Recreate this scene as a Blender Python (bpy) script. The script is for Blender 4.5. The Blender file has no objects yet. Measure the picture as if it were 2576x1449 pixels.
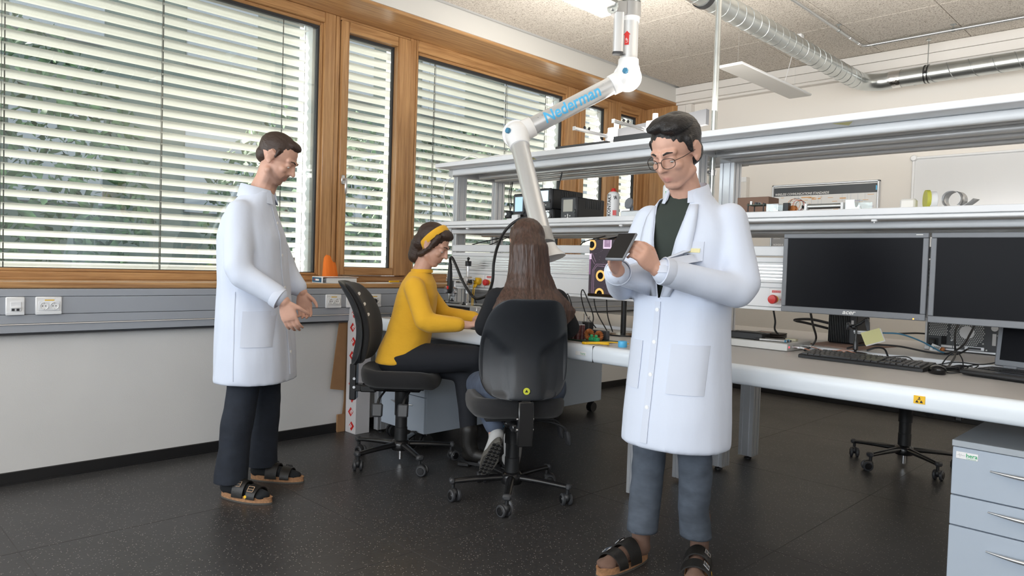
import bpy, bmesh, math, random
from math import sin, cos, pi, radians, sqrt
from mathutils import Vector, Matrix, Quaternion, noise
from mathutils.bvhtree import BVHTree
random.seed(7)
SC = bpy.context.scene
COL = SC.collection

# ------------------------------------------------------------------ camera
cam_d = bpy.data.cameras.new('camera'); cam = bpy.data.objects.new('camera', cam_d); COL.objects.link(cam)
cam_d.sensor_width = 36.0; cam_d.lens = 36.0 * 1804.694 / 2576.0
cam_d.clip_start = 0.05; cam_d.clip_end = 200
_y, _p, _r = 0.782638834, -0.0325070386, 0.0317344911
_fw = Vector((-sin(_y) * cos(_p), cos(_y) * cos(_p), sin(_p)))
_rt = Vector((cos(_y), sin(_y), 0)); _up = _rt.cross(_fw)
_r2 = cos(_r) * _rt + sin(_r) * _up; _u2 = -sin(_r) * _rt + cos(_r) * _up
cam.matrix_world = Matrix(((_r2.x, _u2.x, -_fw.x, 4.237), (_r2.y, _u2.y, -_fw.y, 0.0), (_r2.z, _u2.z, -_fw.z, 1.17), (0, 0, 0, 1)))
SC.camera = cam

# ------------------------------------------------------------------ light
SC.view_settings.view_transform = 'Standard'; SC.view_settings.look = 'None'
SC.view_settings.gamma = 1.0; SC.view_settings.use_curve_mapping = False
SC.view_settings.exposure = 0.36
W = bpy.data.worlds.new('sky'); SC.world = W; W.use_nodes = True
_bg = W.node_tree.nodes['Background']; _bg.inputs[0].default_value = (0.82, 0.91, 1.0, 1); _bg.inputs[1].default_value = 2.0
def lamp(name, kind, energy, color, loc, direction, **kw):
    d = bpy.data.lights.new(name, kind); d.energy = energy; d.color = color
    for k, v in kw.items(): setattr(d, k, v)
    o = bpy.data.objects.new(name, d); COL.objects.link(o); o.location = loc
    o.rotation_euler = Vector(direction).to_track_quat('-Z', 'Y').to_euler()
    return o
lamp('sun', 'SUN', 26.0, (1.0, 0.95, 0.87), (-8, -6, 9), (0.55, 0.40, -0.74), angle=0.02)
# area lamps standing for daylight inside the unshaded windows of the front wall (behind the camera) and inside the blind of the window wall beside it
for _i, _x in enumerate((1.5, 4.2, 6.9)):
    lamp('daylight_front', 'AREA', 52, (0.93, 0.965, 1.0), (_x, -3.42, 1.98), (0, 1, 0.55), shape='RECTANGLE', size=2.2, size_y=1.7)
lamp('daylight_side', 'AREA', 80, (0.86, 0.93, 1.0), (-0.28, -1.65, 1.98), (1, 0.25, 0.45), shape='RECTANGLE', size=2.9, size_y=1.75)

# added upward fill lamps without fixtures, above shelf and out of view, brightening the ceiling
lamp('ceiling_fill_shelf', 'AREA', 56, (1.0, 0.95, 0.88), (2.4, 3.72, 2.02), (0.0, 0.35, 1), shape='RECTANGLE', size=3.4, size_y=.5)
lamp('ceiling_fill_room', 'AREA', 72, (1.0, 0.95, 0.88), (4.5, 0.2, 1.95), (0, 0.15, 1), shape='RECTANGLE', size=6.0, size_y=.8)
lamp('ceiling_fill_corner', 'AREA', 70, (1.0, 0.95, 0.88), (6.6, 5.2, 2.1), (0, 0, 1), shape='SQUARE', size=2.4)
# ------------------------------------------------------------------ materials
def _new(name):
    m = bpy.data.materials.new(name); m.use_nodes = True
    nt = m.node_tree; return m, nt, nt.nodes['Principled BSDF']
def mat(name, col, rough=0.5, metal=0.0, bump=0.0, bscale=60.0, var=0.0, vscale=6.0, stretch=None, emit=None, spec=None, coat=0.0, aniso=0.0, alpha=1.0, sheen=0.0):
    m, nt, b = _new(name); N = nt.nodes; L = nt.links
    b.inputs['Base Color'].default_value = (*col, 1); b.inputs['Roughness'].default_value = rough; b.inputs['Metallic'].default_value = metal
    if spec is not None: b.inputs['Specular IOR Level'].default_value = spec
    if coat: b.inputs['Coat Weight'].default_value = coat
    if sheen: b.inputs['Sheen Weight'].default_value = sheen
    if aniso: b.inputs['Anisotropic'].default_value = aniso
    if alpha < 1: b.inputs['Alpha'].default_value = alpha
    if emit: b.inputs['Emission Color'].default_value = (*emit[0], 1); b.inputs['Emission Strength'].default_value = emit[1]
    tc = N.new('ShaderNodeTexCoord'); mp = N.new('ShaderNodeMapping'); L.new(tc.outputs['Object'], mp.inputs[0])
    if stretch: mp.inputs['Scale'].default_value = stretch
    if bump:
        n = N.new('ShaderNodeTexNoise'); n.inputs['Scale'].default_value = bscale; n.inputs['Detail'].default_value = 4
        bp = N.new('ShaderNodeBump'); bp.inputs['Strength'].default_value = bump; bp.inputs['Distance'].default_value = 0.004
        L.new(mp.outputs[0], n.inputs['Vector']); L.new(n.outputs[0], bp.inputs['Height']); L.new(bp.outputs[0], b.inputs['Normal'])
    if var:
        n2 = N.new('ShaderNodeTexNoise'); n2.inputs['Scale'].default_value = vscale; n2.inputs['Detail'].default_value = 5
        cr = N.new('ShaderNodeValToRGB')
        cr.color_ramp.elements[0].position = 0.3; cr.color_ramp.elements[1].position = 0.7
        cr.color_ramp.elements[0].color = (*[c * (1 - var) for c in col], 1); cr.color_ramp.elements[1].color = (*[min(1, c * (1 + var)) for c in col], 1)
        L.new(mp.outputs[0], n2.inputs['Vector']); L.new(n2.outputs[0], cr.inputs[0]); L.new(cr.outputs[0], b.inputs['Base Color'])
    return m
def wood(name, axis, dark, light):
    m, nt, b = _new(name); N = nt.nodes; L = nt.links
    tc = N.new('ShaderNodeTexCoord'); mp = N.new('ShaderNodeMapping'); L.new(tc.outputs['Object'], mp.inputs[0])
    s = [26, 26, 26]; s[axis] = 1.1; mp.inputs['Scale'].default_value = s
    n = N.new('ShaderNodeTexNoise'); n.inputs['Scale'].default_value = 1.6; n.inputs['Detail'].default_value = 9; n.inputs['Distortion'].default_value = 0.7
    w = N.new('ShaderNodeTexNoise'); w.inputs['Scale'].default_value = 9; w.inputs['Detail'].default_value = 3
    mx = N.new('ShaderNodeMath'); mx.operation = 'MULTIPLY_ADD'; mx.inputs[1].default_value = 0.35
    L.new(mp.outputs[0], n.inputs['Vector']); L.new(mp.outputs[0], w.inputs['Vector'])
    L.new(w.outputs[0], mx.inputs[0]); L.new(n.outputs[0], mx.inputs[2])
    cr = N.new('ShaderNodeValToRGB'); e = cr.color_ramp.elements
    e[0].position = 0.42; e[0].color = (*dark, 1); e[1].position = 0.85; e[1].color = (*light, 1)
    L.new(mx.outputs[0], cr.inputs[0]); L.new(cr.outputs[0], b.inputs['Base Color'])
    b.inputs['Roughness'].default_value = 0.36; b.inputs['Coat Weight'].default_value = 0.15; b.inputs['Coat Roughness'].default_value = 0.25
    bp = N.new('ShaderNodeBump'); bp.inputs['Strength'].default_value = 0.08; bp.inputs['Distance'].default_value = 0.002
    L.new(mx.outputs[0], bp.inputs['Height']); L.new(bp.outputs[0], b.inputs['Normal'])
    return m
OD, OL = (0.30, 0.140, 0.050), (0.58, 0.335, 0.145)
M = {}
M['oak_x'] = wood('oak_x', 0, OD, OL); M['oak_y'] = wood('oak_y', 1, OD, OL); M['oak_z'] = wood('oak_z', 2, OD, OL)
M['plaster'] = mat('plaster', (0.69, 0.69, 0.685), 0.8, bump=0.12, bscale=140, var=0.02, vscale=3)
M['backwall'] = mat('backwall_paint', (0.84, 0.80, 0.745), 0.75, bump=0.05, bscale=160)
M['beam'] = mat('beam_paint', (0.72, 0.71, 0.68), 0.6)
M['trunk'] = mat('trunking_grey', (0.37, 0.395, 0.44), 0.42)
M['duct_white'] = mat('cable_duct_white', (0.80, 0.77, 0.73), 0.5)
M['rubber_black'] = mat('rubber_black', (0.012, 0.012, 0.013), 0.42)
M['alu'] = mat('anodised_aluminium', (0.66, 0.68, 0.71), 0.42, 0.75, stretch=(1, 1, 1))
M['alu_rod'] = mat('steel_tube', (0.62, 0.63, 0.64), 0.3, 0.9)
M['alu_tube'] = mat('silver_lacquer', (0.70, 0.71, 0.72), 0.36, 0.65, bump=0.02, bscale=300)
M['chrome'] = mat('chrome', (0.8, 0.8, 0.82), 0.12, 1.0)
M['zinc'] = mat('galvanised_steel', (0.56, 0.59, 0.585), 0.27, 0.92, var=0.10, vscale=9, bump=0.03, bscale=30)
M['zinc_seam'] = mat('galvanised_seam', (0.40, 0.42, 0.42), 0.35, 0.9)
M['foil'] = mat('crumpled_foil', (0.8, 0.8, 0.8), 0.15, 1.0, bump=1.0, bscale=45)
M['white_plastic'] = mat('white_plastic', (0.86, 0.87, 0.88), 0.35)
M['white_gloss'] = mat('white_joint_plastic', (0.90, 0.90, 0.90), 0.28)
M['white_lam'] = mat('white_laminate', (0.82, 0.84, 0.87), 0.35)
M['lip'] = mat('desk_lip_white', (0.80, 0.86, 0.92), 0.33)
M['desk'] = mat('desk_laminate_grey', (0.52, 0.50, 0.485), 0.42, bump=0.02, bscale=300)
M['rail'] = mat('white_rail', (0.82, 0.84, 0.86), 0.3)
M['cabinet'] = mat('cabinet_grey', (0.43, 0.495, 0.58), 0.4)
M['cabinet_top'] = mat('cabinet_top', (0.40, 0.44, 0.48), 0.4)
M['black_plastic'] = mat('black_plastic', (0.016, 0.017, 0.019), 0.45, bump=0.05, bscale=500)
M['black_gloss'] = mat('black_gloss', (0.008, 0.008, 0.009), 0.18)
M['chair_shell'] = mat('chair_shell', (0.022, 0.025, 0.030), 0.40, bump=0.10, bscale=420)
M['chair_fabric'] = mat('chair_fabric', (0.014, 0.014, 0.016), 0.9, bump=0.35, bscale=700, sheen=0.2)
M['black_metal'] = mat('black_metal', (0.012, 0.012, 0.013), 0.25, spec=0.6)
M['dark_grey'] = mat('dark_grey_plastic', (0.045, 0.047, 0.052), 0.45)
M['mon_grey'] = mat('monitor_grey', (0.21, 0.225, 0.25), 0.42)
M['screen_off'] = mat('screen_off', (0.004, 0.0045, 0.007), 0.36, spec=0.12)
M['knob_blue'] = mat('knob_blue', (0.06, 0.24, 0.40), 0.4)
M['logo_blue'] = mat('logo_blue', (0.10, 0.50, 0.85), 0.4)
M['red'] = mat('signal_red', (0.62, 0.025, 0.02), 0.35)
M['yellow'] = mat('signal_yellow', (0.85, 0.50, 0.015), 0.4)
M['green'] = mat('terminal_green', (0.03, 0.40, 0.16), 0.4)
M['black_ink'] = mat('black_ink', (0.01, 0.01, 0.01), 0.6)
M['white_ink'] = mat('white_ink', (0.85, 0.85, 0.85), 0.6)
M['paper'] = mat('paper', (0.86, 0.86, 0.85), 0.8)
M['postit'] = mat('sticky_note_yellow', (0.80, 0.77, 0.38), 0.8)
M['copper'] = mat('copper_winding', (0.60, 0.22, 0.07), 0.35, 0.4)
M['cardboard'] = mat('cardboard', (0.34, 0.19, 0.09), 0.85, var=0.08, vscale=12)
M['pcb'] = mat('circuit_board_green', (0.03, 0.07, 0.045), 0.45, var=0.4, vscale=160)
M['capbrown'] = mat('capacitor_sleeve', (0.11, 0.035, 0.035), 0.35)
M['coax'] = mat('coax_copper', (0.55, 0.26, 0.17), 0.4)
M['led_orange'] = mat('led_orange', (1, 0.3, 0.05), 0.4, emit=((1, 0.25, 0.02), 4))
M['skin'] = mat('skin', (0.62, 0.36, 0.27), 0.5, var=0.07, vscale=22, bump=0.04, bscale=260)
def _skin_layers(m):
    nt = m.node_tree; N = nt.nodes; L = nt.links; b = N['Principled BSDF']; src = b.inputs['Base Color'].links[0].from_socket
    for nm, col in (('beard', (0.24, 0.145, 0.115, 1)), ('mouth', (0.52, 0.22, 0.19, 1))):
        a = N.new('ShaderNodeAttribute'); a.attribute_name = nm; mx = N.new('ShaderNodeMix'); mx.data_type = 'RGBA'
        L.new(a.outputs['Fac'], mx.inputs['Factor']); L.new(src, mx.inputs['A']); mx.inputs['B'].default_value = col; src = mx.outputs['Result']
    L.new(src, b.inputs['Base Color'])
_skin_layers(M['skin'])
M['hair_black'] = mat('hair_black', (0.013, 0.011, 0.011), 0.42, bump=0.7, bscale=14, stretch=(18, 3, 18))
M['hair_dark'] = mat('hair_dark_brown', (0.045, 0.026, 0.019), 0.5, bump=0.6, bscale=14, stretch=(16, 4, 16))
M['hair_brown'] = mat('hair_long_brown', (0.060, 0.030, 0.021), 0.40, bump=0.9, bscale=10, stretch=(16, 16, 1.2), var=0.45, vscale=7)
M['eye_white'] = mat('eye_white', (0.8, 0.78, 0.75), 0.2)
M['iris'] = mat('iris', (0.05, 0.03, 0.02), 0.15)
M['coat'] = mat('lab_coat_cotton', (0.65, 0.71, 0.835), 0.85, bump=0.75, bscale=15, stretch=(1, 1, .30), sheen=0.1)
M['coat_seam'] = mat('lab_coat_seam', (0.63, 0.68, 0.79), 0.85)
M['tee'] = mat('tshirt_dark_green', (0.030, 0.040, 0.034), 0.9)
M['mustard'] = mat('mustard_knit', (0.84, 0.46, 0.028), 0.9, bump=0.7, bscale=20, stretch=(1, 1, 1.7), sheen=0.15)
M['black_knit'] = mat('black_knit', (0.008, 0.009, 0.012), 0.9, bump=0.2, bscale=500)
M['denim_navy'] = mat('denim_navy', (0.012, 0.017, 0.028), 0.85, bump=0.7, bscale=20, stretch=(1, 1, 1.6), var=0.15, vscale=20)
M['denim_black'] = mat('denim_black', (0.012, 0.014, 0.020), 0.85, bump=0.5, bscale=20)
M['denim_grey'] = mat('denim_grey_blue', (0.075, 0.092, 0.120), 0.85, bump=0.8, bscale=18, stretch=(1, 1, 1.7), var=0.22, vscale=14)
M['denim_blue'] = mat('denim_blue', (0.070, 0.090, 0.135), 0.85, bump=0.6, bscale=20, var=0.2, vscale=14)
M['leather'] = mat('black_leather', (0.012, 0.011, 0.010), 0.45, bump=0.2, bscale=160)
M['cork'] = mat('cork', (0.38, 0.20, 0.10), 0.8, var=0.25, vscale=90)
M['sole'] = mat('sole_grey', (0.09, 0.085, 0.075), 0.8)
M['sock_black'] = mat('sock_black', (0.010, 0.012, 0.015), 0.95)
M['sock_tan'] = mat('sock_brown', (0.16, 0.095, 0.070), 0.95, bump=0.3, bscale=300)
M['suede'] = mat('sneaker_suede', (0.42, 0.42, 0.42), 0.9)
M['orange'] = mat('orange_cloth', (0.85, 0.20, 0.02), 0.8)
M['ceil_lamp'] = mat('lamp_diffuser', (0.74, 0.73, 0.70), 0.5)
M['slat'] = mat('blind_slat_lacquer', (0.55, 0.545, 0.525), 0.34, 0.15)
M['cord'] = mat('blind_cord', (0.05, 0.05, 0.05), 0.8)
M['gasket'] = mat('window_gasket', (0.030, 0.032, 0.036), 0.5)
M['brownbox'] = mat('brown_box', (0.22, 0.13, 0.09), 0.7)
def glass_mat(name, tint, boost):
    m = bpy.data.materials.new(name); m.use_nodes = True; nt = m.node_tree; N = nt.nodes; L = nt.links
    N.remove(N['Principled BSDF']); out = N['Material Output']
    t = N.new('ShaderNodeBsdfTransparent'); t.inputs[0].default_value = (*tint, 1)
    g = N.new('ShaderNodeBsdfGlossy'); g.inputs['Roughness'].default_value = 0.0; g.inputs[0].default_value = (0.95, 1.0, 0.97, 1)
    lw = N.new('ShaderNodeLayerWeight'); lw.inputs[0].default_value = 0.5
    pw = N.new('ShaderNodeMath'); pw.operation = 'POWER'; pw.inputs[1].default_value = 4.2; L.new(lw.outputs['Facing'], pw.inputs[0])
    f = N.new('ShaderNodeMath'); f.operation = 'MULTIPLY_ADD'; f.inputs[1].default_value = 0.90; f.inputs[2].default_value = 0.045; L.new(pw.outputs[0], f.inputs[0])
    k = N.new('ShaderNodeMath'); k.operation = 'MULTIPLY'; k.inputs[1].default_value = boost; k.use_clamp = True
    mx = N.new('ShaderNodeMixShader')
    L.new(f.outputs[0], k.inputs[0]); L.new(k.outputs[0], mx.inputs[0]); L.new(t.outputs[0], mx.inputs[1]); L.new(g.outputs[0], mx.inputs[2]); L.new(mx.outputs[0], out.inputs[0])
    return m
M['glass'] = glass_mat('window_glass', (0.95, 0.975, 0.955), 1.9)
M['clear'] = glass_mat('clear_plastic', (0.93, 0.95, 0.96), 1.3)
M['lens'] = glass_mat('spectacle_lens', (0.97, 0.97, 0.97), 0.8)
def floor_mat():
    m, nt, b = _new('rubber_floor'); N = nt.nodes; L = nt.links
    tc = N.new('ShaderNodeTexCoord'); geo = N.new('ShaderNodeNewGeometry'); tc = type('T', (), {'outputs': {'Object': geo.outputs['Position']}})
    v = N.new('ShaderNodeTexVoronoi'); v.inputs['Scale'].default_value = 105; L.new(tc.outputs['Object'], v.inputs['Vector'])
    lt = N.new('ShaderNodeMath'); lt.operation = 'LESS_THAN'; lt.inputs[1].default_value = 0.22; L.new(v.outputs['Distance'], lt.inputs[0])
    sx = N.new('ShaderNodeSeparateColor'); L.new(v.outputs['Color'], sx.inputs[0])
    gt = N.new('ShaderNodeMath'); gt.operation = 'GREATER_THAN'; gt.inputs[1].default_value = 0.62; L.new(sx.outputs[0], gt.inputs[0])
    mu = N.new('ShaderNodeMath'); mu.operation = 'MULTIPLY'; L.new(lt.outputs[0], mu.inputs[0]); L.new(gt.outputs[0], mu.inputs[1])
    mx = N.new('ShaderNodeMix'); mx.data_type = 'RGBA'; L.new(mu.outputs[0], mx.inputs['Factor'])
    mx.inputs['A'].default_value = (0.040, 0.039, 0.0395, 1); mx.inputs['B'].default_value = (0.34, 0.32, 0.29, 1)
    n = N.new('ShaderNodeTexNoise'); n.inputs['Scale'].default_value = 2.2; n.inputs['Detail'].default_value = 3; L.new(tc.outputs['Object'], n.inputs['Vector'])
    mr = N.new('ShaderNodeMapRange'); mr.inputs[3].default_value = 0.30; mr.inputs[4].default_value = 0.42; L.new(n.outputs[0], mr.inputs[0]); L.new(mr.outputs[0], b.inputs['Roughness'])
    L.new(mx.outputs['Result'], b.inputs['Base Color'])
    n3 = N.new('ShaderNodeTexNoise'); n3.inputs['Scale'].default_value = 60; L.new(tc.outputs['Object'], n3.inputs['Vector'])
    bp = N.new('ShaderNodeBump'); bp.inputs['Strength'].default_value = 0.10; bp.inputs['Distance'].default_value = 0.003
    L.new(n3.outputs[0], bp.inputs['Height']); L.new(bp.outputs[0], b.inputs['Normal'])
    return m
M['floor'] = floor_mat(); M['floor_seam'] = mat('floor_seam', (.085, .083, .08), .6)
def woodwool():
    m, nt, b = _new('wood_wool_panel'); N = nt.nodes; L = nt.links
    tc = N.new('ShaderNodeTexCoord'); geo = N.new('ShaderNodeNewGeometry')
    n0 = N.new('ShaderNodeTexNoise'); n0.inputs['Scale'].default_value = 26; n0.inputs['Detail'].default_value = 2; L.new(geo.outputs['Position'], n0.inputs['Vector'])
    ad = N.new('ShaderNodeVectorMath'); ad.operation = 'MULTIPLY_ADD'; ad.inputs[1].default_value = (0.05, 0.05, 0.05)
    L.new(n0.outputs['Color'], ad.inputs[0]); L.new(geo.outputs['Position'], ad.inputs[2])
    mp = N.new('ShaderNodeMapping'); mp.inputs['Scale'].default_value = (150, 70, 90); L.new(ad.outputs[0], mp.inputs[0])
    n = N.new('ShaderNodeTexNoise'); n.inputs['Scale'].default_value = 1.0; n.inputs['Detail'].default_value = 5; L.new(mp.outputs[0], n.inputs['Vector'])
    cr = N.new('ShaderNodeValToRGB'); e = cr.color_ramp.elements
    e[0].position = 0.30; e[0].color = (0.27, 0.225, 0.185, 1); e[1].position = 0.52; e[1].color = (0.70, 0.65, 0.585, 1)
    L.new(n.outputs[0], cr.inputs[0]); L.new(cr.outputs[0], b.inputs['Base Color']); b.inputs['Roughness'].default_value = 0.95
    bp = N.new('ShaderNodeBump'); bp.inputs['Strength'].default_value = 0.6; bp.inputs['Distance'].default_value = 0.006
    L.new(n.outputs[0], bp.inputs['Height']); L.new(bp.outputs[0], b.inputs['Normal'])
    return m
M['woodwool'] = woodwool()
def hedge_mat():
    m, nt, b = _new('leaf_green'); N = nt.nodes; L = nt.links
    geo = N.new('ShaderNodeNewGeometry'); n = N.new('ShaderNodeTexNoise'); n.inputs['Scale'].default_value = 7; n.inputs['Detail'].default_value = 4
    L.new(geo.outputs['Position'], n.inputs['Vector']); cr = N.new('ShaderNodeValToRGB'); e = cr.color_ramp.elements
    e[0].position = 0.35; e[0].color = (0.010, 0.022, 0.014, 1); e[1].position = 0.72; e[1].color = (0.09, 0.17, 0.075, 1)
    L.new(n.outputs[0], cr.inputs[0]); L.new(cr.outputs[0], b.inputs['Base Color']); b.inputs['Roughness'].default_value = 0.6
    return m
M['leaf'] = hedge_mat()

# ------------------------------------------------------------------ geometry helpers
class G:
    """verts + faces (+ material index per face)"""
    def __init__(s): s.v = []; s.f = []; s.m = []; s.mi = 0
    def add(s, vs, fs):
        o = len(s.v); s.v += [tuple(p) for p in vs]; s.f += [tuple(i + o for i in f) for f in fs]; s.m += [s.mi] * len(fs); return s
    def mat(s, i): s.mi = i; return s
    def box(s, a, b, c=0.0):
        x0, x1 = sorted((a[0], b[0])); y0, y1 = sorted((a[1], b[1])); z0, z1 = sorted((a[2], b[2]))
        c = min(c, (x1 - x0) * .45, (y1 - y0) * .45, (z1 - z0) * .45)
        if c <= 0:
            return s.add([(x0, y0, z0), (x1, y0, z0), (x1, y1, z0), (x0, y1, z0), (x0, y0, z1), (x1, y0, z1), (x1, y1, z1), (x0, y1, z1)],
                         [(0, 3, 2, 1), (4, 5, 6, 7), (0, 1, 5, 4), (1, 2, 6, 5), (2, 3, 7, 6), (3, 0, 4, 7)])
        V = []; idx = {}
        for i, (sx, X) in enumerate(((1, x0), (-1, x1))):
            for j, (sy, Y) in enumerate(((1, y0), (-1, y1))):
                for k, (sz, Z) in enumerate(((1, z0), (-1, z1))):
                    idx[i, j, k] = len(V)
                    V += [(X, Y + sy * c, Z + sz * c), (X + sx * c, Y, Z + sz * c), (X + sx * c, Y + sy * c, Z)]
        F = []
        def q(*l): F.append(l)
        I = idx
        q(I[0,0,0], I[0,0,1], I[0,1,1], I[0,1,0]); q(I[1,0,0], I[1,1,0], I[1,1,1], I[1,0,1])
        q(I[0,0,0]+1, I[1,0,0]+1, I[1,0,1]+1, I[0,0,1]+1); q(I[0,1,0]+1, I[0,1,1]+1, I[1,1,1]+1, I[1,1,0]+1)
        q(I[0,0,0]+2, I[0,1,0]+2, I[1,1,0]+2, I[1,0,0]+2); q(I[0,0,1]+2, I[1,0,1]+2, I[1,1,1]+2, I[0,1,1]+2)
        for k in (0, 1):
            a, b2, c2, d = I[0,0,k], I[1,0,k], I[1,1,k], I[0,1,k]
            q(a+1, b2+1, b2+2, a+2); q(b2, c2, c2+2, b2+2); q(c2+1, d+1, d+2, c2+2); q(d, a, a+2, d+2)
        for i in (0, 1):
            for j in (0, 1):
                a, b2 = I[i,j,0], I[i,j,1]; q(a, b2, b2+1, a+1)
        for t in I.values(): q(t, t+1, t+2)
        s.add(V, F); return s
    def loft(s, rings, caps=True, closed=True):
        n = len(rings[0]); V = [p for r in rings for p in r]; F = []
        for i in range(len(rings) - 1):
            for j in range(n if closed else n - 1):
                k = (j + 1) % n; F.append((i*n+j, i*n+k, (i+1)*n+k, (i+1)*n+j))
        if caps:
            F.append(tuple(range(n - 1, -1, -1))); F.append(tuple((len(rings)-1)*n + j for j in range(n)))
        return s.add(V, F)
    def cyl(s, p, q, r0, r1=None, n=16, caps=True):
        r1 = r0 if r1 is None else r1; p = Vector(p); q = Vector(q); a, b = frame(q - p)
        R = [[p + (a*cos(t) + b*sin(t))*r0 for t in ang(n)], [q + (a*cos(t) + b*sin(t))*r1 for t in ang(n)]]
        return s.loft(R, caps)
    def lathe(s, prof, o, ax=(0, 0, 1), n=20, caps=True):
        o = Vector(o); ax = Vector(ax).normalized(); a, b = frame(ax)
        return s.loft([[o + ax*h + (a*cos(t) + b*sin(t))*max(r, 1e-5) for t in ang(n)] for r, h in prof], caps)
    def tube(s, pts, r, n=8, caps=True):
        P = [Vector(p) for p in pts]; R = []; a = None
        for i, p in enumerate(P):
            d = (P[min(i+1, len(P)-1)] - P[max(i-1, 0)]).normalized()
            if a is None: a, b = frame(d)
            else:
                a = (a - d*a.dot(d)).normalized(); b = d.cross(a)
            rr = r[i] if isinstance(r, (list, tuple)) else r
            R.append([p + (a*cos(t) + b*sin(t))*rr for t in ang(n)])
        return s.loft(R, caps)
    def prism(s, poly, d, o=(0, 0, 0), u=(1, 0, 0), v=(0, 1, 0)):
        u = Vector(u); v = Vector(v); w = u.cross(v).normalized(); o = Vector(o)
        A = [o + u*x + v*y for x, y in poly]; return s.loft([A, [p + w*d for p in A]])
    def ell(s, c, r, q=None, nu=16, nv=10):
        c = Vector(c); V = []; F = []
        def P(t, f):
            w = Vector((r[0]*cos(t)*sin(f), r[1]*sin(t)*sin(f), r[2]*cos(f)))
            return c + (q @ w if q else w)
        R = [[P(t, pi*(i+.02)/(nv+.04)) for t in ang(nu)] for i in range(nv + 1)]
        R.reverse()
        return s.loft(R)
    def cap(s, p, q, r0, r1, n=12):
        p = Vector(p); q = Vector(q); d = q - p; L = d.length
        if L < 1e-6: return s.ell(p, (r0, r0, r0), None, n, 8)
        d /= L; prof = []
        for k in range(5): t = -pi/2 + pi/2*k/5*1.0 + .05; prof.append((r0*cos(t), r0*sin(t)))
        prof.append((r0, 0)); prof.append((r1, L))
        for k in range(1, 6): t = pi/2*k/5 - .05; prof.append((r1*cos(t), L + r1*sin(t)))
        return s.lathe(prof, p, d, n)
    def xf(s, m, start=0):
        s.v = s.v[:start] + [tuple(m @ Vector(p)) for p in s.v[start:]]; return s
def ang(n): return [2*pi*i/n for i in range(n)]
def frame(d):
    d = Vector(d).normalized(); h = Vector((0, 0, 1)) if abs(d.z) < .9 else Vector((1, 0, 0))
    a = d.cross(h).normalized(); b = d.cross(a); return b, (d.cross(b))
def sring(c, rx, ry, n=24, e=2.0, rot=0.0, z=None):
    """super-ellipse ring in the XY plane"""
    R = []
    for t in ang(n):
        x = math.copysign(abs(cos(t))**(2/e), cos(t))*rx; y = math.copysign(abs(sin(t))**(2/e), sin(t))*ry
        R.append(Vector((c[0] + x*cos(rot) - y*sin(rot), c[1] + x*sin(rot) + y*cos(rot), c[2])))
    return R
def catmull(pts, k=8):
    P = [Vector(p) for p in pts]; P = [P[0]*2 - P[1]] + P + [P[-1]*2 - P[-2]]; out = []
    for i in range(1, len(P) - 2):
        for j in range(k):
            t = j/k; a, b, c, d = P[i-1:i+3]
            out.append(.5*((2*b) + (c-a)*t + (2*a-5*b+4*c-d)*t*t + (-a+3*b-3*c+d)*t**3))
    out.append(P[-2]); return out
def mesh_of(g, name, smooth=None):
    me = bpy.data.meshes.new(name); me.from_pydata(g.v, [], g.f); me.validate()
    if any(g.m) and len(me.polygons) == len(g.m): me.polygons.foreach_set('material_index', g.m)
    bm = bmesh.new(); bm.from_mesh(me); bmesh.ops.recalc_face_normals(bm, faces=bm.faces); bm.to_mesh(me); bm.free()
    if smooth is not None:
        me.polygons.foreach_set('use_smooth', [True]*len(me.polygons))
        if smooth < 179: me.set_sharp_from_angle(angle=radians(smooth))
    me.update(); return me
def link(name, me, mats, parent=None, world=True):
    o = bpy.data.objects.new(name, me); COL.objects.link(o)
    if not isinstance(mats, (list, tuple)): mats = [mats]
    if len(me.materials) == 0:
        for m in mats: me.materials.append(M[m] if isinstance(m, str) else m)
    if parent: o.parent = parent
    return o
def wloc(p):
    v = Vector((0, 0, 0))
    while p is not None: v += p.location; p = p.parent
    return v
def part(name, g, mats, parent=None, smooth=40, local=False, label=None):
    """one mesh object; vertices in world coordinates unless local=True"""
    if parent is not None and not local:
        off = wloc(parent); g.v = [(p[0]-off.x, p[1]-off.y, p[2]-off.z) for p in g.v]
    o = link(name, mesh_of(g, name, smooth), mats, parent)
    if label: o['label'] = label
    return o
def copy_part(o, parent, loc=None, rz=None):
    c = o.copy(); COL.objects.link(c); c.parent = parent
    if loc is not None: c.location = loc
    if rz is not None: c.rotation_euler = (0, 0, rz)
    return c
def tag(o, label, cat, group=None, kind=None):
    o['label'] = label; o['category'] = cat
    if group: o['group'] = group
    if kind: o['kind'] = kind
    return o
def thing(name, label, cat, loc=(0, 0, 0), rz=0.0, group=None):
    o = bpy.data.objects.new(name, None); COL.objects.link(o); o.empty_display_size = .05
    o.location = loc; o.rotation_euler = (0, 0, rz); return tag(o, label, cat, group)
def solo(name, g, mats, label, cat, smooth=40, group=None):
    """a thing that is one mesh; its origin goes to the middle of its base"""
    xs, ys, zs = zip(*g.v); o = Vector(((min(xs)+max(xs))/2, (min(ys)+max(ys))/2, min(zs)))
    g.v = [(p[0]-o.x, p[1]-o.y, p[2]-o.z) for p in g.v]
    ob = link(name, mesh_of(g, name, smooth), mats); ob.location = o; return tag(ob, label, cat, group)
def struct(name, g, mats, parent=None, smooth=None, local=False):
    o = part(name, g, mats, parent, smooth, local)
    if parent is None: o['kind'] = 'structure'
    return o
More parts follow.
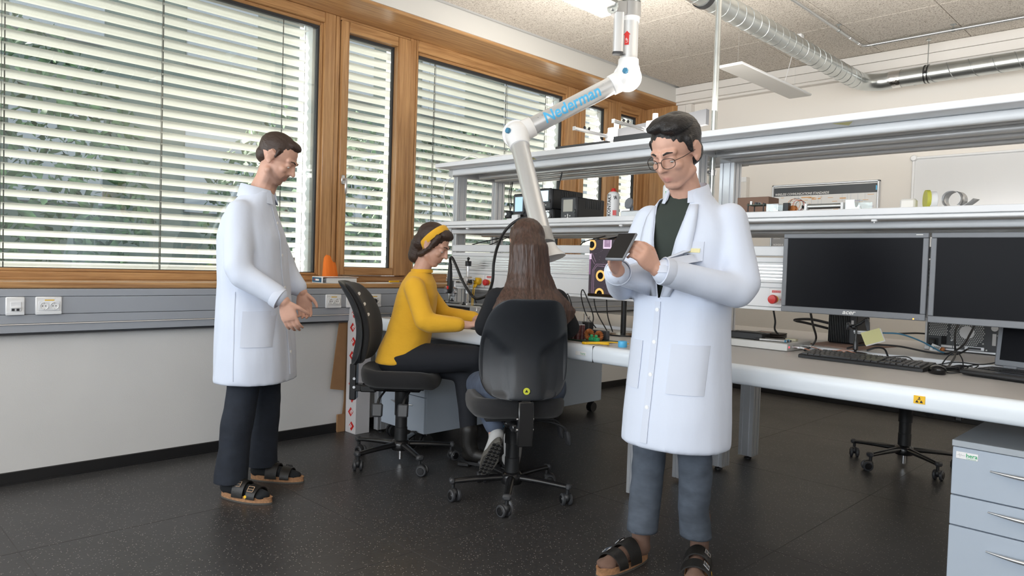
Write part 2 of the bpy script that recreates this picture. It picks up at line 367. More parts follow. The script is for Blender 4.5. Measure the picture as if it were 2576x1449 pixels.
def txt(body, size, o, u, v, m, parent, name='lettering', depth=0.0006, align='LEFT', shear=0.0, bold=0.0, sx=1.0, wrap=None):
    """flat lettering as a mesh: origin o, reading direction u, up v (world)"""
    cu = bpy.data.curves.new('t', 'FONT'); cu.body = body; cu.size = size; cu.extrude = 0; cu.align_x = align; cu.shear = shear; cu.offset = bold; cu.resolution_u = 3
    ob = bpy.data.objects.new('t', cu); COL.objects.link(ob)
    dg = bpy.context.evaluated_depsgraph_get(); dg.update()
    me = bpy.data.meshes.new_from_object(ob.evaluated_get(dg)); bpy.data.objects.remove(ob); bpy.data.curves.remove(cu)
    u = Vector(u).normalized(); v = Vector(v); v = (v - u*v.dot(u)).normalized(); w = u.cross(v); o = Vector(o)
    off = wloc(parent) if parent else Vector()
    if wrap:
        R, cen = wrap     # wrap around a tube of radius R whose axis runs along u below the text centre line
        bm = bmesh.new(); bm.from_mesh(me)
        for k in range(-8, 9):
            geom = bm.verts[:] + bm.edges[:] + bm.faces[:]
            bmesh.ops.bisect_plane(bm, geom=geom, plane_co=(0, size*.35 + k*size*.08, 0), plane_no=(0, 1, 0))
        bm.to_mesh(me); bm.free()
        for p in me.vertices:
            a = (p.co.y - size*.35)/R
            p.co = o + u*p.co.x*sx + v*(sin(a)*R) + w*(cos(a)*R - R + depth) - off
    else:
        for p in me.vertices: p.co = o + u*p.co.x*sx + v*p.co.y + w*depth - off
    me.materials.append(M[m]); t = bpy.data.objects.new(name, me); COL.objects.link(t)
    if parent: t.parent = parent
    return t
# ================================================================== ROOM SHELL
YB, YF, XR, ZC = 6.72, -3.5, 9.0, 3.10
floor = struct('floor', G().box((-0.02, YF, -0.1), (XR, YB, -.0015)), 'floor_seam')
fm = {}
for i in range(10):
    for j in range(10):
        x0, x1 = max(0.0, .98*i), min(XR, .98*(i + 1)); y0, y1 = max(YF, 1.77 + 1.15*(j - 5)), min(YB, 1.77 + 1.15*(j - 4))
        if x1 - x0 < .03 or y1 - y0 < .03: continue
        key = (round(x1 - x0, 3), round(y1 - y0, 3))
        if key not in fm:
            fm[key] = mesh_of(G().box((-(x1-x0)/2 + .0011, -(y1-y0)/2 + .0011, -.004), ((x1-x0)/2 - .0011, (y1-y0)/2 - .0011, 0), .0006), 'floor_tile'); fm[key].materials.append(M['floor'])
        o = link('floor_tile', fm[key], [], floor); o.location = ((x0+x1)/2, (y0+y1)/2, 0)
# ceiling slab with wood-wool panels, each a piece
ceil = struct('ceiling', G().box((-0.4, YF, ZC + .03), (XR, YB + .1, ZC + .15)), 'beam')
_px, _py = 0.665, 0.985; pm = {}
nx0 = 1.378 - 3*_px; ny0 = 5.715 - 10*_py
for i in range(15):
    for j in range(12):
        x0, x1 = max(0.0, nx0 + i*_px), min(XR, nx0 + (i+1)*_px); y0, y1 = max(YF, ny0 + j*_py), min(YB, ny0 + (j+1)*_py)
        if x1 - x0 < .05 or y1 - y0 < .02: continue
        key = (round(x1-x0, 3), round(y1-y0, 3))
        if key not in pm:
            gg = G().box((-(x1-x0)/2+.0018, -(y1-y0)/2+.0018, 0), ((x1-x0)/2-.0018, (y1-y0)/2-.0018, .028), .004)
            pm[key] = mesh_of(gg, 'ceiling_panel'); pm[key].materials.append(M['woodwool'])
        o = link('ceiling_panel', pm[key], [], ceil); o.location = ((x0+x1)/2, (y0+y1)/2, ZC)
# back wall, right wall, front wall with three window openings
struct('wall_back', G().box((-0.5, YB, 0), (XR + .1, YB + .15, ZC + .15)), 'backwall')
struct('wall_right', G().box((XR, YF - .1, 0), (XR + .12, YB, ZC + .15)), 'plaster')
g = G().box((-.4, YF - .12, 0), (XR + .1, YF, .98)).box((-.4, YF - .12, 2.93), (XR + .1, YF, ZC + .15))
for a, b in ((-.4, .35), (2.65, 3.05), (5.35, 5.75), (8.05, XR + .1)): g.box((a, YF - .12, .98), (b, YF, 2.93))
struct('wall_front', g, 'plaster')
# window wall: parapet below, lintel above
g = G().box((-.42, YF, -.1), (0, YB, .955)).box((-.42, YF, 2.945), (-.0, YB, ZC + .03)); struct('wall_left', g, 'plaster')
struct('trim_1', G().box((-.05, YF, 2.945), (.012, YB, ZC + .0), .002), 'beam')          # pale lintel band above the windows
struct('trim_2', G().box((-.42, YF, 2.922), (.004, 6.665, 2.945), .002), 'oak_y')        # oak soffit board
struct('trim_3', G().box((-.42, 6.66, 1.0), (.010, 6.70, 2.945), .002), 'oak_z')         # oak reveal at the far end
g = G().box((-.40, YF, .977), (.03, 6.66, 1.007), .005); struct('trim_4', g, 'oak_y')    # oak window sill
struct('baseboard_left', G().box((0, YF, 0), (.012, 6.70, .062), .003).box((0, YF, 0), (.02, 6.70, .008)), 'rubber_black')
struct('baseboard_back', G().box((0, YB - .012, 0), (XR, YB, .062), .003), 'rubber_black')
# grey cable trunking below the sill
t = thing('cable_trunking', 'long grey cable trunking on the wall under the oak window sill', 'cable trunking', (0, 1.6, .75))
part('cover', G().box((0, YF, .937), (.050, 6.66, .974), .002), 'trunk', t)
part('cover', G().box((0, YF, .849), (.052, 6.66, .935), .002), 'trunk', t)
part('cover', G().box((0, YF, .803), (.050, 6.66, .847), .002), 'trunk', t)
part('edge_strip', G().box((0, YF, .797), (.052, 6.66, .8015)), 'duct_white', t, label='pale metal edge strip')
part('cover', G().box((0, YF, .757), (.046, 6.66, .796), .002), 'trunk', t)
part('backing', G().box((0, YF, .745), (.036, 6.66, .960)), 'dark_grey', t)
# white two-step cable duct along the top of the back wall and its vertical drop
t = thing('cable_duct', 'white stepped cable duct running along the top of the back wall', 'cable duct', (3, 6.70, 2.94))
part('cover', G().box((0, 6.615, 3.022), (XR, YB, 3.097), .003), 'duct_white', t)
part('cover', G().box((0, 6.622, 2.944), (XR, YB, 3.020), .003), 'duct_white', t)
part('base', G().box((0, 6.645, 2.918), (XR, YB, 2.944), .002), 'duct_white', t)
t = thing('vertical_cable_duct', 'slim white cable duct dropping down the corner of the back wall', 'cable duct', (.12, 6.70, 1.0))
part('cover', G().box((.015, 6.655, 1.0), (.115, YB, 2.916), .003), 'duct_white', t)
part('side_cover', G().box((.119, 6.648, 1.0), (.185, YB, 2.916), .003), 'duct_white', t)

# ------------------------------------------------------------------ windows
FX = -.38
def frame_bars(y0, y1, z0, z1, a, b, c, d, x0, x1, ch=.004):
    """outer y0..y1,z0..z1; bars: left a, right b, bottom c, top d -> (stiles, rails)"""
    st = [G().box((x0, y0, z0), (x1, y0 + a, z1), ch), G().box((x0, y1 - b, z0), (x1, y1, z1), ch)]
    rl = [G().box((x0, y0 + a, z0), (x1, y1 - b, z0 + c), ch), G().box((x0, y0 + a, z1 - d), (x1, y1 - b, z1), ch)]
    return st, rl
def window(n, y0, y1, gl, gr, gb, gt, sash=None, step=True):
    """fixed oak frame y0..y1 with the glass opening gl..gr x gb..gt; sash = (y0,y1,z0,z1) of an opening sash"""
    Z0, Z1 = 1.007, 2.922
    root = struct('window_%d' % n, G().box((FX - .085, y0, Z0), (FX - .08, y0 + .003, Z1)), 'gasket')
    if sash is None:
        st, rl = frame_bars(y0, y1, Z0, Z1, gl - .022 - y0, y1 - gr - .022, gb - .018 - Z0, Z1 - gt - .022, FX - .08, FX)
        for q in st: part('stile', q, 'oak_z', root)
        for q in rl: part('rail', q, 'oak_y', root)
        st, rl = frame_bars(gl - .022, gr + .022, gb - .018, gt + .022, .022, .022, .018, .022, FX - .075, FX - .022)
        for q in st: part('glazing_bead', q, 'oak_z', root)
        for q in rl: part('glazing_bead', q, 'oak_y', root)
    else:
        a, b, c, d = sash
        st, rl = frame_bars(y0, y1, Z0, Z1, a - y0, y1 - b, c - Z0, Z1 - d, FX - .08, FX - .004)
        for q in st: part('stile', q, 'oak_z', root)
        for q in rl: part('rail', q, 'oak_y', root)
        s = part('sash', G().box((FX - .070, a + .006, c + .006), (FX - .066, a + .009, c + .009)), 'gasket', root)
        st, rl = frame_bars(a + .005, b - .005, c + .005, d - .005, gl - a - .005, b - gr - .005, gb - c - .005, d - gt - .005, FX - .07, FX + .018)
        for q in st: part('stile', q, 'oak_z', s)
        for q in rl: part('rail', q, 'oak_y', s)
        if n in (2,):
            h = part('handle', G().box((FX + .018, gl - .046, 1.715), (FX + .028, gl - .016, 1.785), .008).cyl((FX + .028, gl - .031, 1.752), (FX + .066, gl - .031, 1.752), .009)
                     .box((FX + .056, gl - .041, 1.640), (FX + .070, gl - .021, 1.762), .006), 'alu_rod', s, label='satin metal window handle')
    # dark gasket and glass
    st, rl = frame_bars(gl - .004, gr + .004, gb - .004, gt + .004, .013, .017, .008, .024, FX - .064, FX - .036, .001)
    gk = G()
    for q in st + rl: gk.add(q.v, q.f)
    part('gasket', gk, 'gasket', root)
    part('pane', G().box((FX - .060, gl, gb), (FX - .056, gr, gt)), 'glass', root)
    return root
window(1, .20, 2.766, .30, 2.656, 1.068, 2.826)
window(2, 2.768, 3.492 - .0, 2.870, 3.304, 1.112, 2.823, sash=(2.806, 3.432, 1.050, 2.902))
window(3, 3.494, 5.480, 3.500 + .03, 5.290, 1.072, 2.815)
window(4, 5.482, 6.126, 5.591, 5.951, 1.112, 2.812, sash=(5.515, 6.050, 1.050, 2.895))
window(5, 6.128, 6.658, 6.224, 6.512, 1.072, 2.812)
window(6, -3.45, .198, -3.3, .10, 1.068, 2.826)

# ------------------------------------------------------------------ venetian blinds outside the glass
def slat_mesh(length, w=.080, tilt=radians(25), camber=.013, n=8):
    g2 = G(); top = []; bot = []
    for k in range(n + 1):
        s = -w/2 + w*k/n; h = camber*(1 - (2*s/w)**2)
        x = s*cos(tilt) - h*sin(tilt); z = s*sin(tilt) + h*cos(tilt)
        top.append((x, z)); bot.append((x + .0009*sin(tilt), z - .0009*cos(tilt)))
    ring = top + bot[::-1]
    g2.loft([[(x, -length/2, z) for x, z in ring], [(x, length/2, z) for x, z in ring]])
    me = mesh_of(g2, 'slat', 60); me.materials.append(M['slat']); return me
BX = -.535
def blind(y0, y1, cords, label, z0=1.035, z1=2.90, pitch=.0722):
    t = thing('venetian_blind', label, 'blind', (BX, (y0+y1)/2, z0), 0, 'outdoor venetian blinds')
    me = slat_mesh(y1 - y0); k = 0; z = z0 + .05
    while z < z1 - .03:
        o = link('slat', me, [], t); o.location = (0, 0, z - z0); z += pitch
        if k < 2: z -= pitch*(.35 - .15*k)
        k += 1
    part('bottom_rail', G().box((BX - .035, y0, z0), (BX + .035, y1, z0 + .016), .004), 'slat', t)
    part('head_rail', G().box((BX - .05, y0, z1 - .02), (BX + .05, y1, z1 + .06), .003), 'slat', t)
    for c in cords:
        part('ladder_cord', G().cyl((BX + .041, c, z0), (BX + .041, c, z1), .0016, n=6).cyl((BX - .041, c, z0), (BX - .041, c, z1), .0016, n=6), 'cord', t)
        part('lift_tape', G().box((BX - .002, c + .018, z0), (BX + .002, c + .024, z1)), 'cord', t)
    for c in (y0 + .004, y1 - .004):
        part('guide_wire', G().cyl((BX, c, z0 - .05), (BX, c, z1), .002, n=6), 'cord', t)
blind(.10, 2.615, (.80, 1.62, 2.42), 'wide silver venetian blind behind the large window beside the standing man')
blind(-3.45, .06, (-2.6, -1.6, -.6), 'added silver venetian blind behind the unseen window left of the picture edge')  # unseen blind added to keep a sun patch off the floor
blind(2.835, 3.385, (2.93,), 'narrow silver venetian blind behind the window sash with the handle')
blind(3.50, 5.30, (3.78, 4.62, 5.16), 'silver venetian blind behind the window at the shelves and extraction arm')
blind(5.56, 6.00, (5.66,), 'narrow silver venetian blind behind the second opening sash, far corner')
blind(6.19, 6.60, (6.32,), 'last narrow silver venetian blind beside the oak end reveal')
# outer reveals and facade
g = G()
for a, b in ((2.635, 2.825), (3.40, 3.485), (5.32, 5.55), (6.02, 6.175), (6.62, 7.5)): g.box((-.66, a, .6), (-.475, b, 3.3))
g.box((-.66, -3.5, .6), (-.475, 7.5, 1.01)).box((-.72, -3.5, 2.98), (-.475, 7.5, 3.6))
struct('trim_5', g, 'white_lam')
# trees and a neighbouring building seen in slivers between the slats
struct('ground_outside', G().box((-40, -30, -3.3), (-.7, 40, -3.2)), mat('asphalt', (.10, .105, .10), .9, var=.2, vscale=2))
def tree(x, y, h, r, label, seed):
    rnd = random.Random(seed); t = thing('tree', label, 'tree', (x, y, -3.2), 0, 'trees outside the windows')
    part('trunk', G().cyl((x, y, -3.2), (x, y, h*.5), .18, .10, 10), 'cardboard', t)
    g = G()
    for k in range(2600):
        u = Vector((rnd.gauss(0, 1), rnd.gauss(0, 1), rnd.gauss(0, 1))).normalized()*r*(.55 + .5*rnd.random()**.5)
        c = Vector((x + u.x, y + u.y, h*.45 + u.z*1.25)); s = r*.030*(1 + rnd.random()); q = Quaternion((rnd.random()-.5, rnd.random()-.5, rnd.random()-.5, rnd.random()-.5)).normalized()
        a, b = q @ Vector((s, 0, 0)), q @ Vector((0, s*.6, 0)); d = q @ Vector((0, 0, s*.12))
        g.add([c - a, c - b*1 + d, c + a, c + b + d, c - d], [(0, 1, 4), (1, 2, 4), (2, 3, 4), (3, 0, 4), (0, 3, 2, 1)])
    o = part('foliage', g, 'leaf', t); o['kind'] = 'stuff'
tree(-6.6, 6.2, 3.4, 1.7, 'broad green tree outside the large window, behind the blind', 1)
tree(-9.5, 2.2, 4.6, 2.2, 'taller dark tree outside the large window, further along', 2)
tree(-8.6, 11.0, 4.0, 1.9, 'green tree outside the window at the shelves', 3)
t = thing('street_building', 'tall dark neighbouring building glimpsed between the blind slats', 'building', (-16, 14, -3.2))
g = G().box((-20, -6, -3.2), (-14, 30, 12)); part('facade', g, mat('facade_slate', (.085, .105, .095), .7), t)  # facade made tall and dark so no sky shows between the slats
for j in range(9):
    for k in range(3):
        part('window', G().box((-14.0, -4 + j*3.6, -1.4 + k*3.6), (-13.94, -2.2 + j*3.6, .7 + k*3.6), .02), 'mon_grey', t)

# ------------------------------------------------------------------ sockets on the grey trunking
def socket(y, w, kind, label, grp=None):
    t = thing({'data': 'data_outlet'}.get(kind, 'power_socket'), label, 'socket', (.052, y + w/2, .845), 0, grp)
    part('plate', G().box((.050, y, .846), (.063, y + w, .936), .004), 'white_plastic', t)
    part('lower_lip', G().box((.063, y + .002, .848), (.0655, y + w - .002, .862), .001), 'white_lam', t)
    if kind == 'data':
        part('insert', G().box((.063, y + w*.24, .866), (.067, y + w*.80, .912), .001), 'white_lam', t)
        for k in (0, 1):
            part('port', G().box((.066, y + w*(.30 + .25*k), .868), (.070, y + w*(.45 + .25*k), .879), .001), 'dark_grey', t)
        part('port_flap', G().box((.067, y + w*.27, .881), (.074, y + w*.78, .888), .001), 'white_plastic', t)
    else:
        part('insert', G().box((.063, y + w*.11, .866), (.0665, y + w*.91, .914), .001), 'white_lam', t)
        for k in (0, 1):
            cy = y + w*(.31 + .39*k); r = .0185
            o = part('outlet', G().lathe([(r, .0), (r, .0035), (r*.92, .0035), (r*.86, .0008), (.001, .0008)], (.0665, cy, .890), (1, 0, 0), 24), 'white_plastic', t)
            part('pin_hole', G().cyl((.0668, cy - .0065, .890), (.0680, cy - .0065, .890), .0026, n=8), 'black_plastic', o)
            part('pin_hole', G().cyl((.0668, cy + .0065, .890), (.0680, cy + .0065, .890), .0026, n=8), 'black_plastic', o)
            part('earth_clip', G().box((.0668, cy - .002, .8725), (.0690, cy + .002, .8765)).box((.0668, cy - .002, .9035), (.0690, cy + .002, .9075)), 'chrome', o)
        part('label_strip', G().box((.063, y + w*.34, .9165), (.0637, y + w*.70, .9215)), 'yellow', t, label='yellow label strip')
    part('label_window', G().box((.063, y + w*.30, .9225), (.0636, y + w*.72, .9315)), 'paper', t)
    return t
socket(.731, .078, 'data', 'white twin data outlet at the left end of the grey trunking')
socket(.854, .114, 'power', 'white double power socket next to the data outlet')
socket(2.473, .116, 'power', 'empty white double power socket nearest the chair back, between man and chair')
socket(2.629, .110, 'data', 'white data outlet half hidden by the raised chair back')
s5 = socket(2.793, .114, 'power', 'white double power socket with a black plug in it')
pl = solo('power_plug', G().lathe([(.001, .052), (.012, .050), (.018, .040), (.0185, .012), (.019, 0), (.001, 0)], (.067, 2.828, .890), (1, 0, 0), 18).cap((.11, 2.828, .886), (.118, 2.828, .85), .006, .004), 'black_plastic', 'black plug pushed into the double socket behind the chair back', 'plug')
# ================================================================== WORKBENCH
def alu_post(x0, y0, x1, y1, z0, z1, slots=2):
    """extruded aluminium profile with grooves on all four sides"""
    d, hw = .006, .004; P = []
    def side(ax, ay, bx, by, n):
        ux, uy = bx - ax, by - ay; L = sqrt(ux*ux + uy*uy); ux /= L; uy /= L; nx, ny = -uy, ux   # inward normal (ccw polygon)
        P.append((ax, ay))
        for k in range(n):
            s = L*(k + .5)/n
            for t, dd in ((-hw, 0), (-hw, d), (hw, d), (hw, 0)): P.append((ax + ux*(s + t) + nx*dd, ay + uy*(s + t) + ny*dd))
    w, h = x1 - x0, y1 - y0
    nx = max(1, round(w/.045)); ny = max(1, round(h/.045))
    side(x0, y0, x1, y0, nx); side(x1, y0, x1, y1, ny); side(x1, y1, x0, y1, nx); side(x0, y1, x0, y0, ny)
    return G().prism(P, z1 - z0, (0, 0, z0))
bench = thing('workbench', 'long double-sided white laboratory workbench with aluminium posts and overhead shelves', 'workbench', (2.15, 3.6, 0))
ZD = .785
frames = ((.165, .212, 1), (2.105, 2.195, 2), (4.16, 4.21, 1))
for x0, x1, n in frames:
    for y0, y1 in (((2.80, 2.89) if n == 1 else (3.02, 3.11)), (4.21, 4.30)):
        part('leg', alu_post(x0, y0, x1, y1, .022, .70), 'alu', bench, 30)
        part('levelling_foot', G().lathe([(.022, .0), (.022, .006), (.008, .010), (.008, .024)], ((x0+x1)/2, (y0+y1)/2, 0), n=16), 'black_plastic', bench)
    for y0, y1 in ((3.45, 3.54), (3.84, 3.93)):
        part('upright', alu_post(x0, y0, x1, y1, .022, 1.80), 'alu', bench, 30)
        part('levelling_foot', G().lathe([(.022, .0), (.022, .006), (.008, .010), (.008, .024)], ((x0+x1)/2, (y0+y1)/2, 0), n=16), 'black_plastic', bench)
    part('cross_beam', G().box((x0 + .004, 3.12, .655), (x1 - .004, 4.21, .70), .003), 'alu', bench)
def desk_top(x0, x1, y0, y1, zt, front, name='desk_top'):
    t = part(name, G().box((x0, y0 + .02, zt - .030), (x1, y1, zt), .002), 'desk', bench)
    # thick rounded lip along the sitting edge
    s = 1 if front else -1; ye = y0 if front else y1
    prof = [(.045, .0), (.018, .0), (.006, -.006), (.0005, -.018), (.0, -.035), (.001, -.060), (.006, -.074), (.014, -.080), (.045, -.080)]
    g = G(); ring = [(ye + s*a, zt + .0005 + b) for a, b in prof]
    if not front: ring = ring[::-1]
    g.loft([[(x0, y, z) for y, z in ring], [(x1, y, z) for y, z in ring]])
    part('lip', g, 'lip', t, 60); return t
desk_top(.150, 2.066, 2.75, 3.64, ZD, True); desk_top(2.069, 4.30, 2.75, 3.64, ZD, True)
for x0, x1 in ((.150, 2.148), (2.152, 4.30)):
    part('rear_desk_top', G().box((x0, 3.652, ZD - .012), (x1, 4.57, ZD + .020), .002), 'desk', bench)
    part('edge_strip', G().box((x0, 3.643, ZD - .010), (x1, 3.652, ZD + .019), .002), 'white_lam', bench)
    part('under_rail', G().box((x0 + .05, 3.30, .668), (x1 - .03, 3.34, .70), .003), 'alu', bench)
# shelves
for x0, x1 in ((.165, 2.148), (2.152, 4.30)):
    part('upper_shelf', G().box((x0, 3.27, 1.847), (x1, 4.09, 1.879), .003), 'white_lam', bench)
    part('lower_shelf', G().box((x0, 3.27, 1.432), (x1, 4.09, 1.461), .003), 'white_lam', bench)
    l = part('light_strip', G().box((x0 + .14, 3.275, 1.414), (x1 - .10, 3.335, 1.431), .004), 'rail', bench, label='slim white light strip under the lower shelf')
    for k in range(3):
        xx = x0 + .35 + k*.65
        part('clip', G().box((xx - .012, 3.28, 1.404), (xx + .012, 3.30, 1.414), .003).box((xx - .002, 3.286, 1.398), (xx + .002, 3.294, 1.405)), 'white_plastic', l)
def rail(x0, x1, y, z0, z1, m='rail', w=.045):
    zc = (z0 + z1)/2; h = (z1 - z0)/2; ring = []
    for t in ang(20):
        c, s = cos(t), sin(t); ring.append((y + w/2*math.copysign(abs(c)**.6, c), zc + h*math.copysign(abs(s)**.6, s)))
    g = G().loft([[(x0, a, b) for a, b in ring], [(x1, a, b) for a, b in ring]])
    o = part('rail', g, m, bench, 50)
    part('end_cap', G().box((x0 - .010, y - w/2 + .002, z0 + .001), (x0, y + w/2 - .002, z1 - .001), .004), 'white_plastic', o)
    return o
for x0, x1 in ((.222, 2.135), (2.165, 4.25)):
    rail(x0, x1, 3.415, 1.803, 1.847)
    for y in (3.66, 3.82, 3.985): rail(x0 + .02, x1, y, 1.800, 1.832, 'alu_tube', .05)
    rail(x0 + .01, x1, 3.415, 1.380, 1.414)
    for y in (3.70, 3.98): rail(x0 + .02, x1, y, 1.372, 1.400, 'alu_tube', .05)
for x0, x1, n in frames:
    part('shelf_arm', G().box((x0, 3.40, 1.800), (x1, 4.02, 1.846), .002), 'alu', bench)
    part('shelf_arm', G().box((x0, 3.40, 1.386), (x1, 4.02, 1.431), .002), 'alu', bench)
def warn(px, y0, y1, z, s):
    """yellow triangular sticker under the upper shelf"""
    part('warning_sticker', G().prism([(0, 0), (s, 0), (s/2, s*.87)], .0008, (px, y0, z), (1, 0, 0), (0, 1, 0)), 'postit', bench, label='yellow triangular sticker')
warn(1.03, 3.295, 3.37, 1.846, .085); warn(2.955, 3.295, 3.37, 1.846, .085)
# instrument rail and energy duct between the uprights
for x0, x1 in ((.222, 2.10), (2.20, 4.16)):
    part('instrument_rail', G().box((x0, 3.41, 1.253), (x1, 3.45, 1.302), .004), 'white_lam', bench, label='white instrument rail')
    d = part('energy_duct', G().box((x0 + .005, 3.412, .985), (x1, 3.45, 1.246), .002), 'white_lam', bench)
    part('duct_cover', G().box((x0 + .005, 3.404, 1.222), (x1, 3.414, 1.246), .002), 'white_lam', d)
    part('duct_cover', G().box((x0 + .005, 3.400, 1.122), (x1, 3.414, 1.2205), .003), 'rail', d)
    part('duct_cover', G().box((x0 + .005, 3.404, 1.098), (x1, 3.414, 1.1205), .002), 'white_lam', d)
    part('duct_cover', G().box((x0 + .005, 3.398, 1.003), (x1, 3.414, 1.096), .002), 'white_lam', d)
    part('duct_cover', G().box((x0 + .005, 3.402, .985), (x1, 3.414, 1.0015), .002), 'rail', d)
    for k in range(5):
        zz = 1.135 + k*.0165
        part('rib', G().box((x0 + .005, 3.3985, zz), (x1, 3.4005, zz + .009), .0008), 'alu_rod', d)
def estop(x, z):
    t = thing('emergency_stop', 'red mushroom emergency stop button on a white plate, %s' % ('behind the women' if x < 2 else 'left of the grey monitors'), 'emergency stop', (x, 3.396, z - .04), 0, 'emergency stops on the energy ducts')
    part('plate', G().box((x - .038, 3.390, z - .044), (x + .038, 3.398, z + .046), .003), 'white_plastic', t)
    part('button', G().lathe([(.014, .0), (.014, .014), (.021, .016), (.0225, .030), (.020, .037), (.001, .039)], (x - .006, 3.390, z - .006), (0, -1, 0), 24), 'red', t)
    part('collar', G().lathe([(.018, 0), (.018, .004), (.014, .004)], (x - .006, 3.390, z - .006), (0, -1, 0), 20), 'yellow', t)
    part('key_switch', G().cyl((x + .024, 3.390, z - .006), (x + .024, 3.384, z - .006), .004, n=10), 'chrome', t)
    lp = part('label_plate', G().box((x - .022, 3.3885, z + .026), (x + .022, 3.391, z + .037)), 'red', t, label='small red label plate')
    txt('NOTSCHALTER', .0062, (x - .019, 3.3884, z + .029), (1, 0, 0), (0, 0, 1), 'white_ink', lp)
estop(.64, 1.048); estop(2.685, 1.048)
t = thing('power_outlet', 'white double socket plate on the energy duct beside the yellow earthing plug', 'socket', (.545, 3.396, 1.0))
part('plate', G().box((.500, 3.390, 1.003), (.592, 3.398, 1.094), .003), 'white_plastic', t)
part('outlet', G().lathe([(.019, 0), (.019, .003), (.015, .003), (.014, -.003), (.001, -.003)], (.530, 3.390, 1.040), (0, -1, 0), 20), 'white_plastic', t)
part('label_window', G().box((.525, 3.3892, 1.080), (.572, 3.391, 1.088)), 'paper', t)
t = thing('earthing_plug', 'yellow grounding plug with two thin yellow cords hanging down', 'plug', (.548, 3.37, .80))
part('body', G().box((.524, 3.345, 1.022), (.574, 3.392, 1.072), .012), 'yellow', t)
part('socket_stud', G().cyl((.540, 3.352, 1.024), (.540, 3.340, 1.004), .009, .007, 12).cyl((.556, 3.350, 1.026), (.556, 3.338, 1.006), .009, .007, 12), 'yellow', t)
g = G().tube(catmull([(.540, 3.340, 1.006), (.545, 3.325, .95), (.566, 3.30, .86), (.580, 3.27, .800)]), .0022, 6).tube(catmull([(.556, 3.338, 1.006), (.562, 3.32, .93), (.590, 3.29, .85), (.615, 3.24, .790)]), .0022, 6)
part('cord', g, 'yellow', t)
solo('black_plug', G().box((.505, 3.362, 1.020), (.522, 3.392, 1.062), .008).tube(catmull([(.512, 3.37, 1.02), (.512, 3.36, .97), (.514, 3.38, .92), (.53, 3.42, .80)]), .004, 6), 'black_plastic', 'black plug with hanging cable just left of the yellow earthing plug', 'plug')
# bench lettering, stickers
hs = part('maker_plate', G().box((1.963, 2.7475, .733), (2.028, 2.7505, .752), .001), 'white_ink', bench, label='small white maker plate on the desk lip')
txt('hera', .016, (1.996, 2.7474, .7385), (1, 0, 0), (0, 0, 1), 'green', hs)
hp = part('seam', G().box((2.0662, 2.752, .706), (2.0688, 2.80, .786)), 'dark_grey', bench)
es = part('warning_label', G().box((3.486, 2.7478, .734), (3.522, 2.7505, .762), .0005), 'yellow', bench, label='yellow electrostatic warning label on the desk lip')
def esd_mark(cx, cy, cz, s, u, v, parent):
    u = Vector(u); v = Vector(v); c = Vector((cx, cy, cz)); w = u.cross(v)
    def tri(pts): return [c + u*(x*s) + v*(y*s) + w*.0004 for x, y in pts]
    g = G(); a = tri([(-.5, -.42), (-.05, -.42), (-.28, -.02), (-.36, -.16)]); g.add(a, [(0, 1, 2, 3)])
    a = tri([(.08, -.42), (.52, -.42), (.28, -.02), (.16, -.22)]); g.add(a, [(0, 1, 2, 3)])
    a = tri([(-.14, .18), (.16, .20), (.0, .46)]); g.add(a, [(0, 1, 2)])
    a = tri([(-.24, .0), (.20, .04), (.14, .12), (-.18, .12)]); g.add(a, [(0, 1, 2, 3)])
    return part('symbol', g, 'black_ink', parent, None)
esd_mark(3.504, 2.7474, .748, .024, (1, 0, 0), (0, 0, 1), es)
# steel pole from the ceiling to the bench
t = thing('steel_pole', 'thin galvanised steel pole from the ceiling down to the workbench shelf', 'pole', (2.18, 3.62, ZD + .02))
part('tube', G().cyl((2.18, 3.62, ZD + .02), (2.18, 3.62, 3.10), .0165, n=16), 'zinc', t)
part('flange', G().lathe([(.04, 0), (.04, .006), (.02, .010), (.0166, .03)], (2.18, 3.62, ZD + .02), n=18), 'zinc', t)
part('clamp', G().lathe([(.024, 0), (.024, .03), (.017, .03)], (2.18, 3.62, 1.70), n=18).cyl((2.18, 3.60, 1.715), (2.18, 3.575, 1.715), .008, n=10), 'chrome', t)
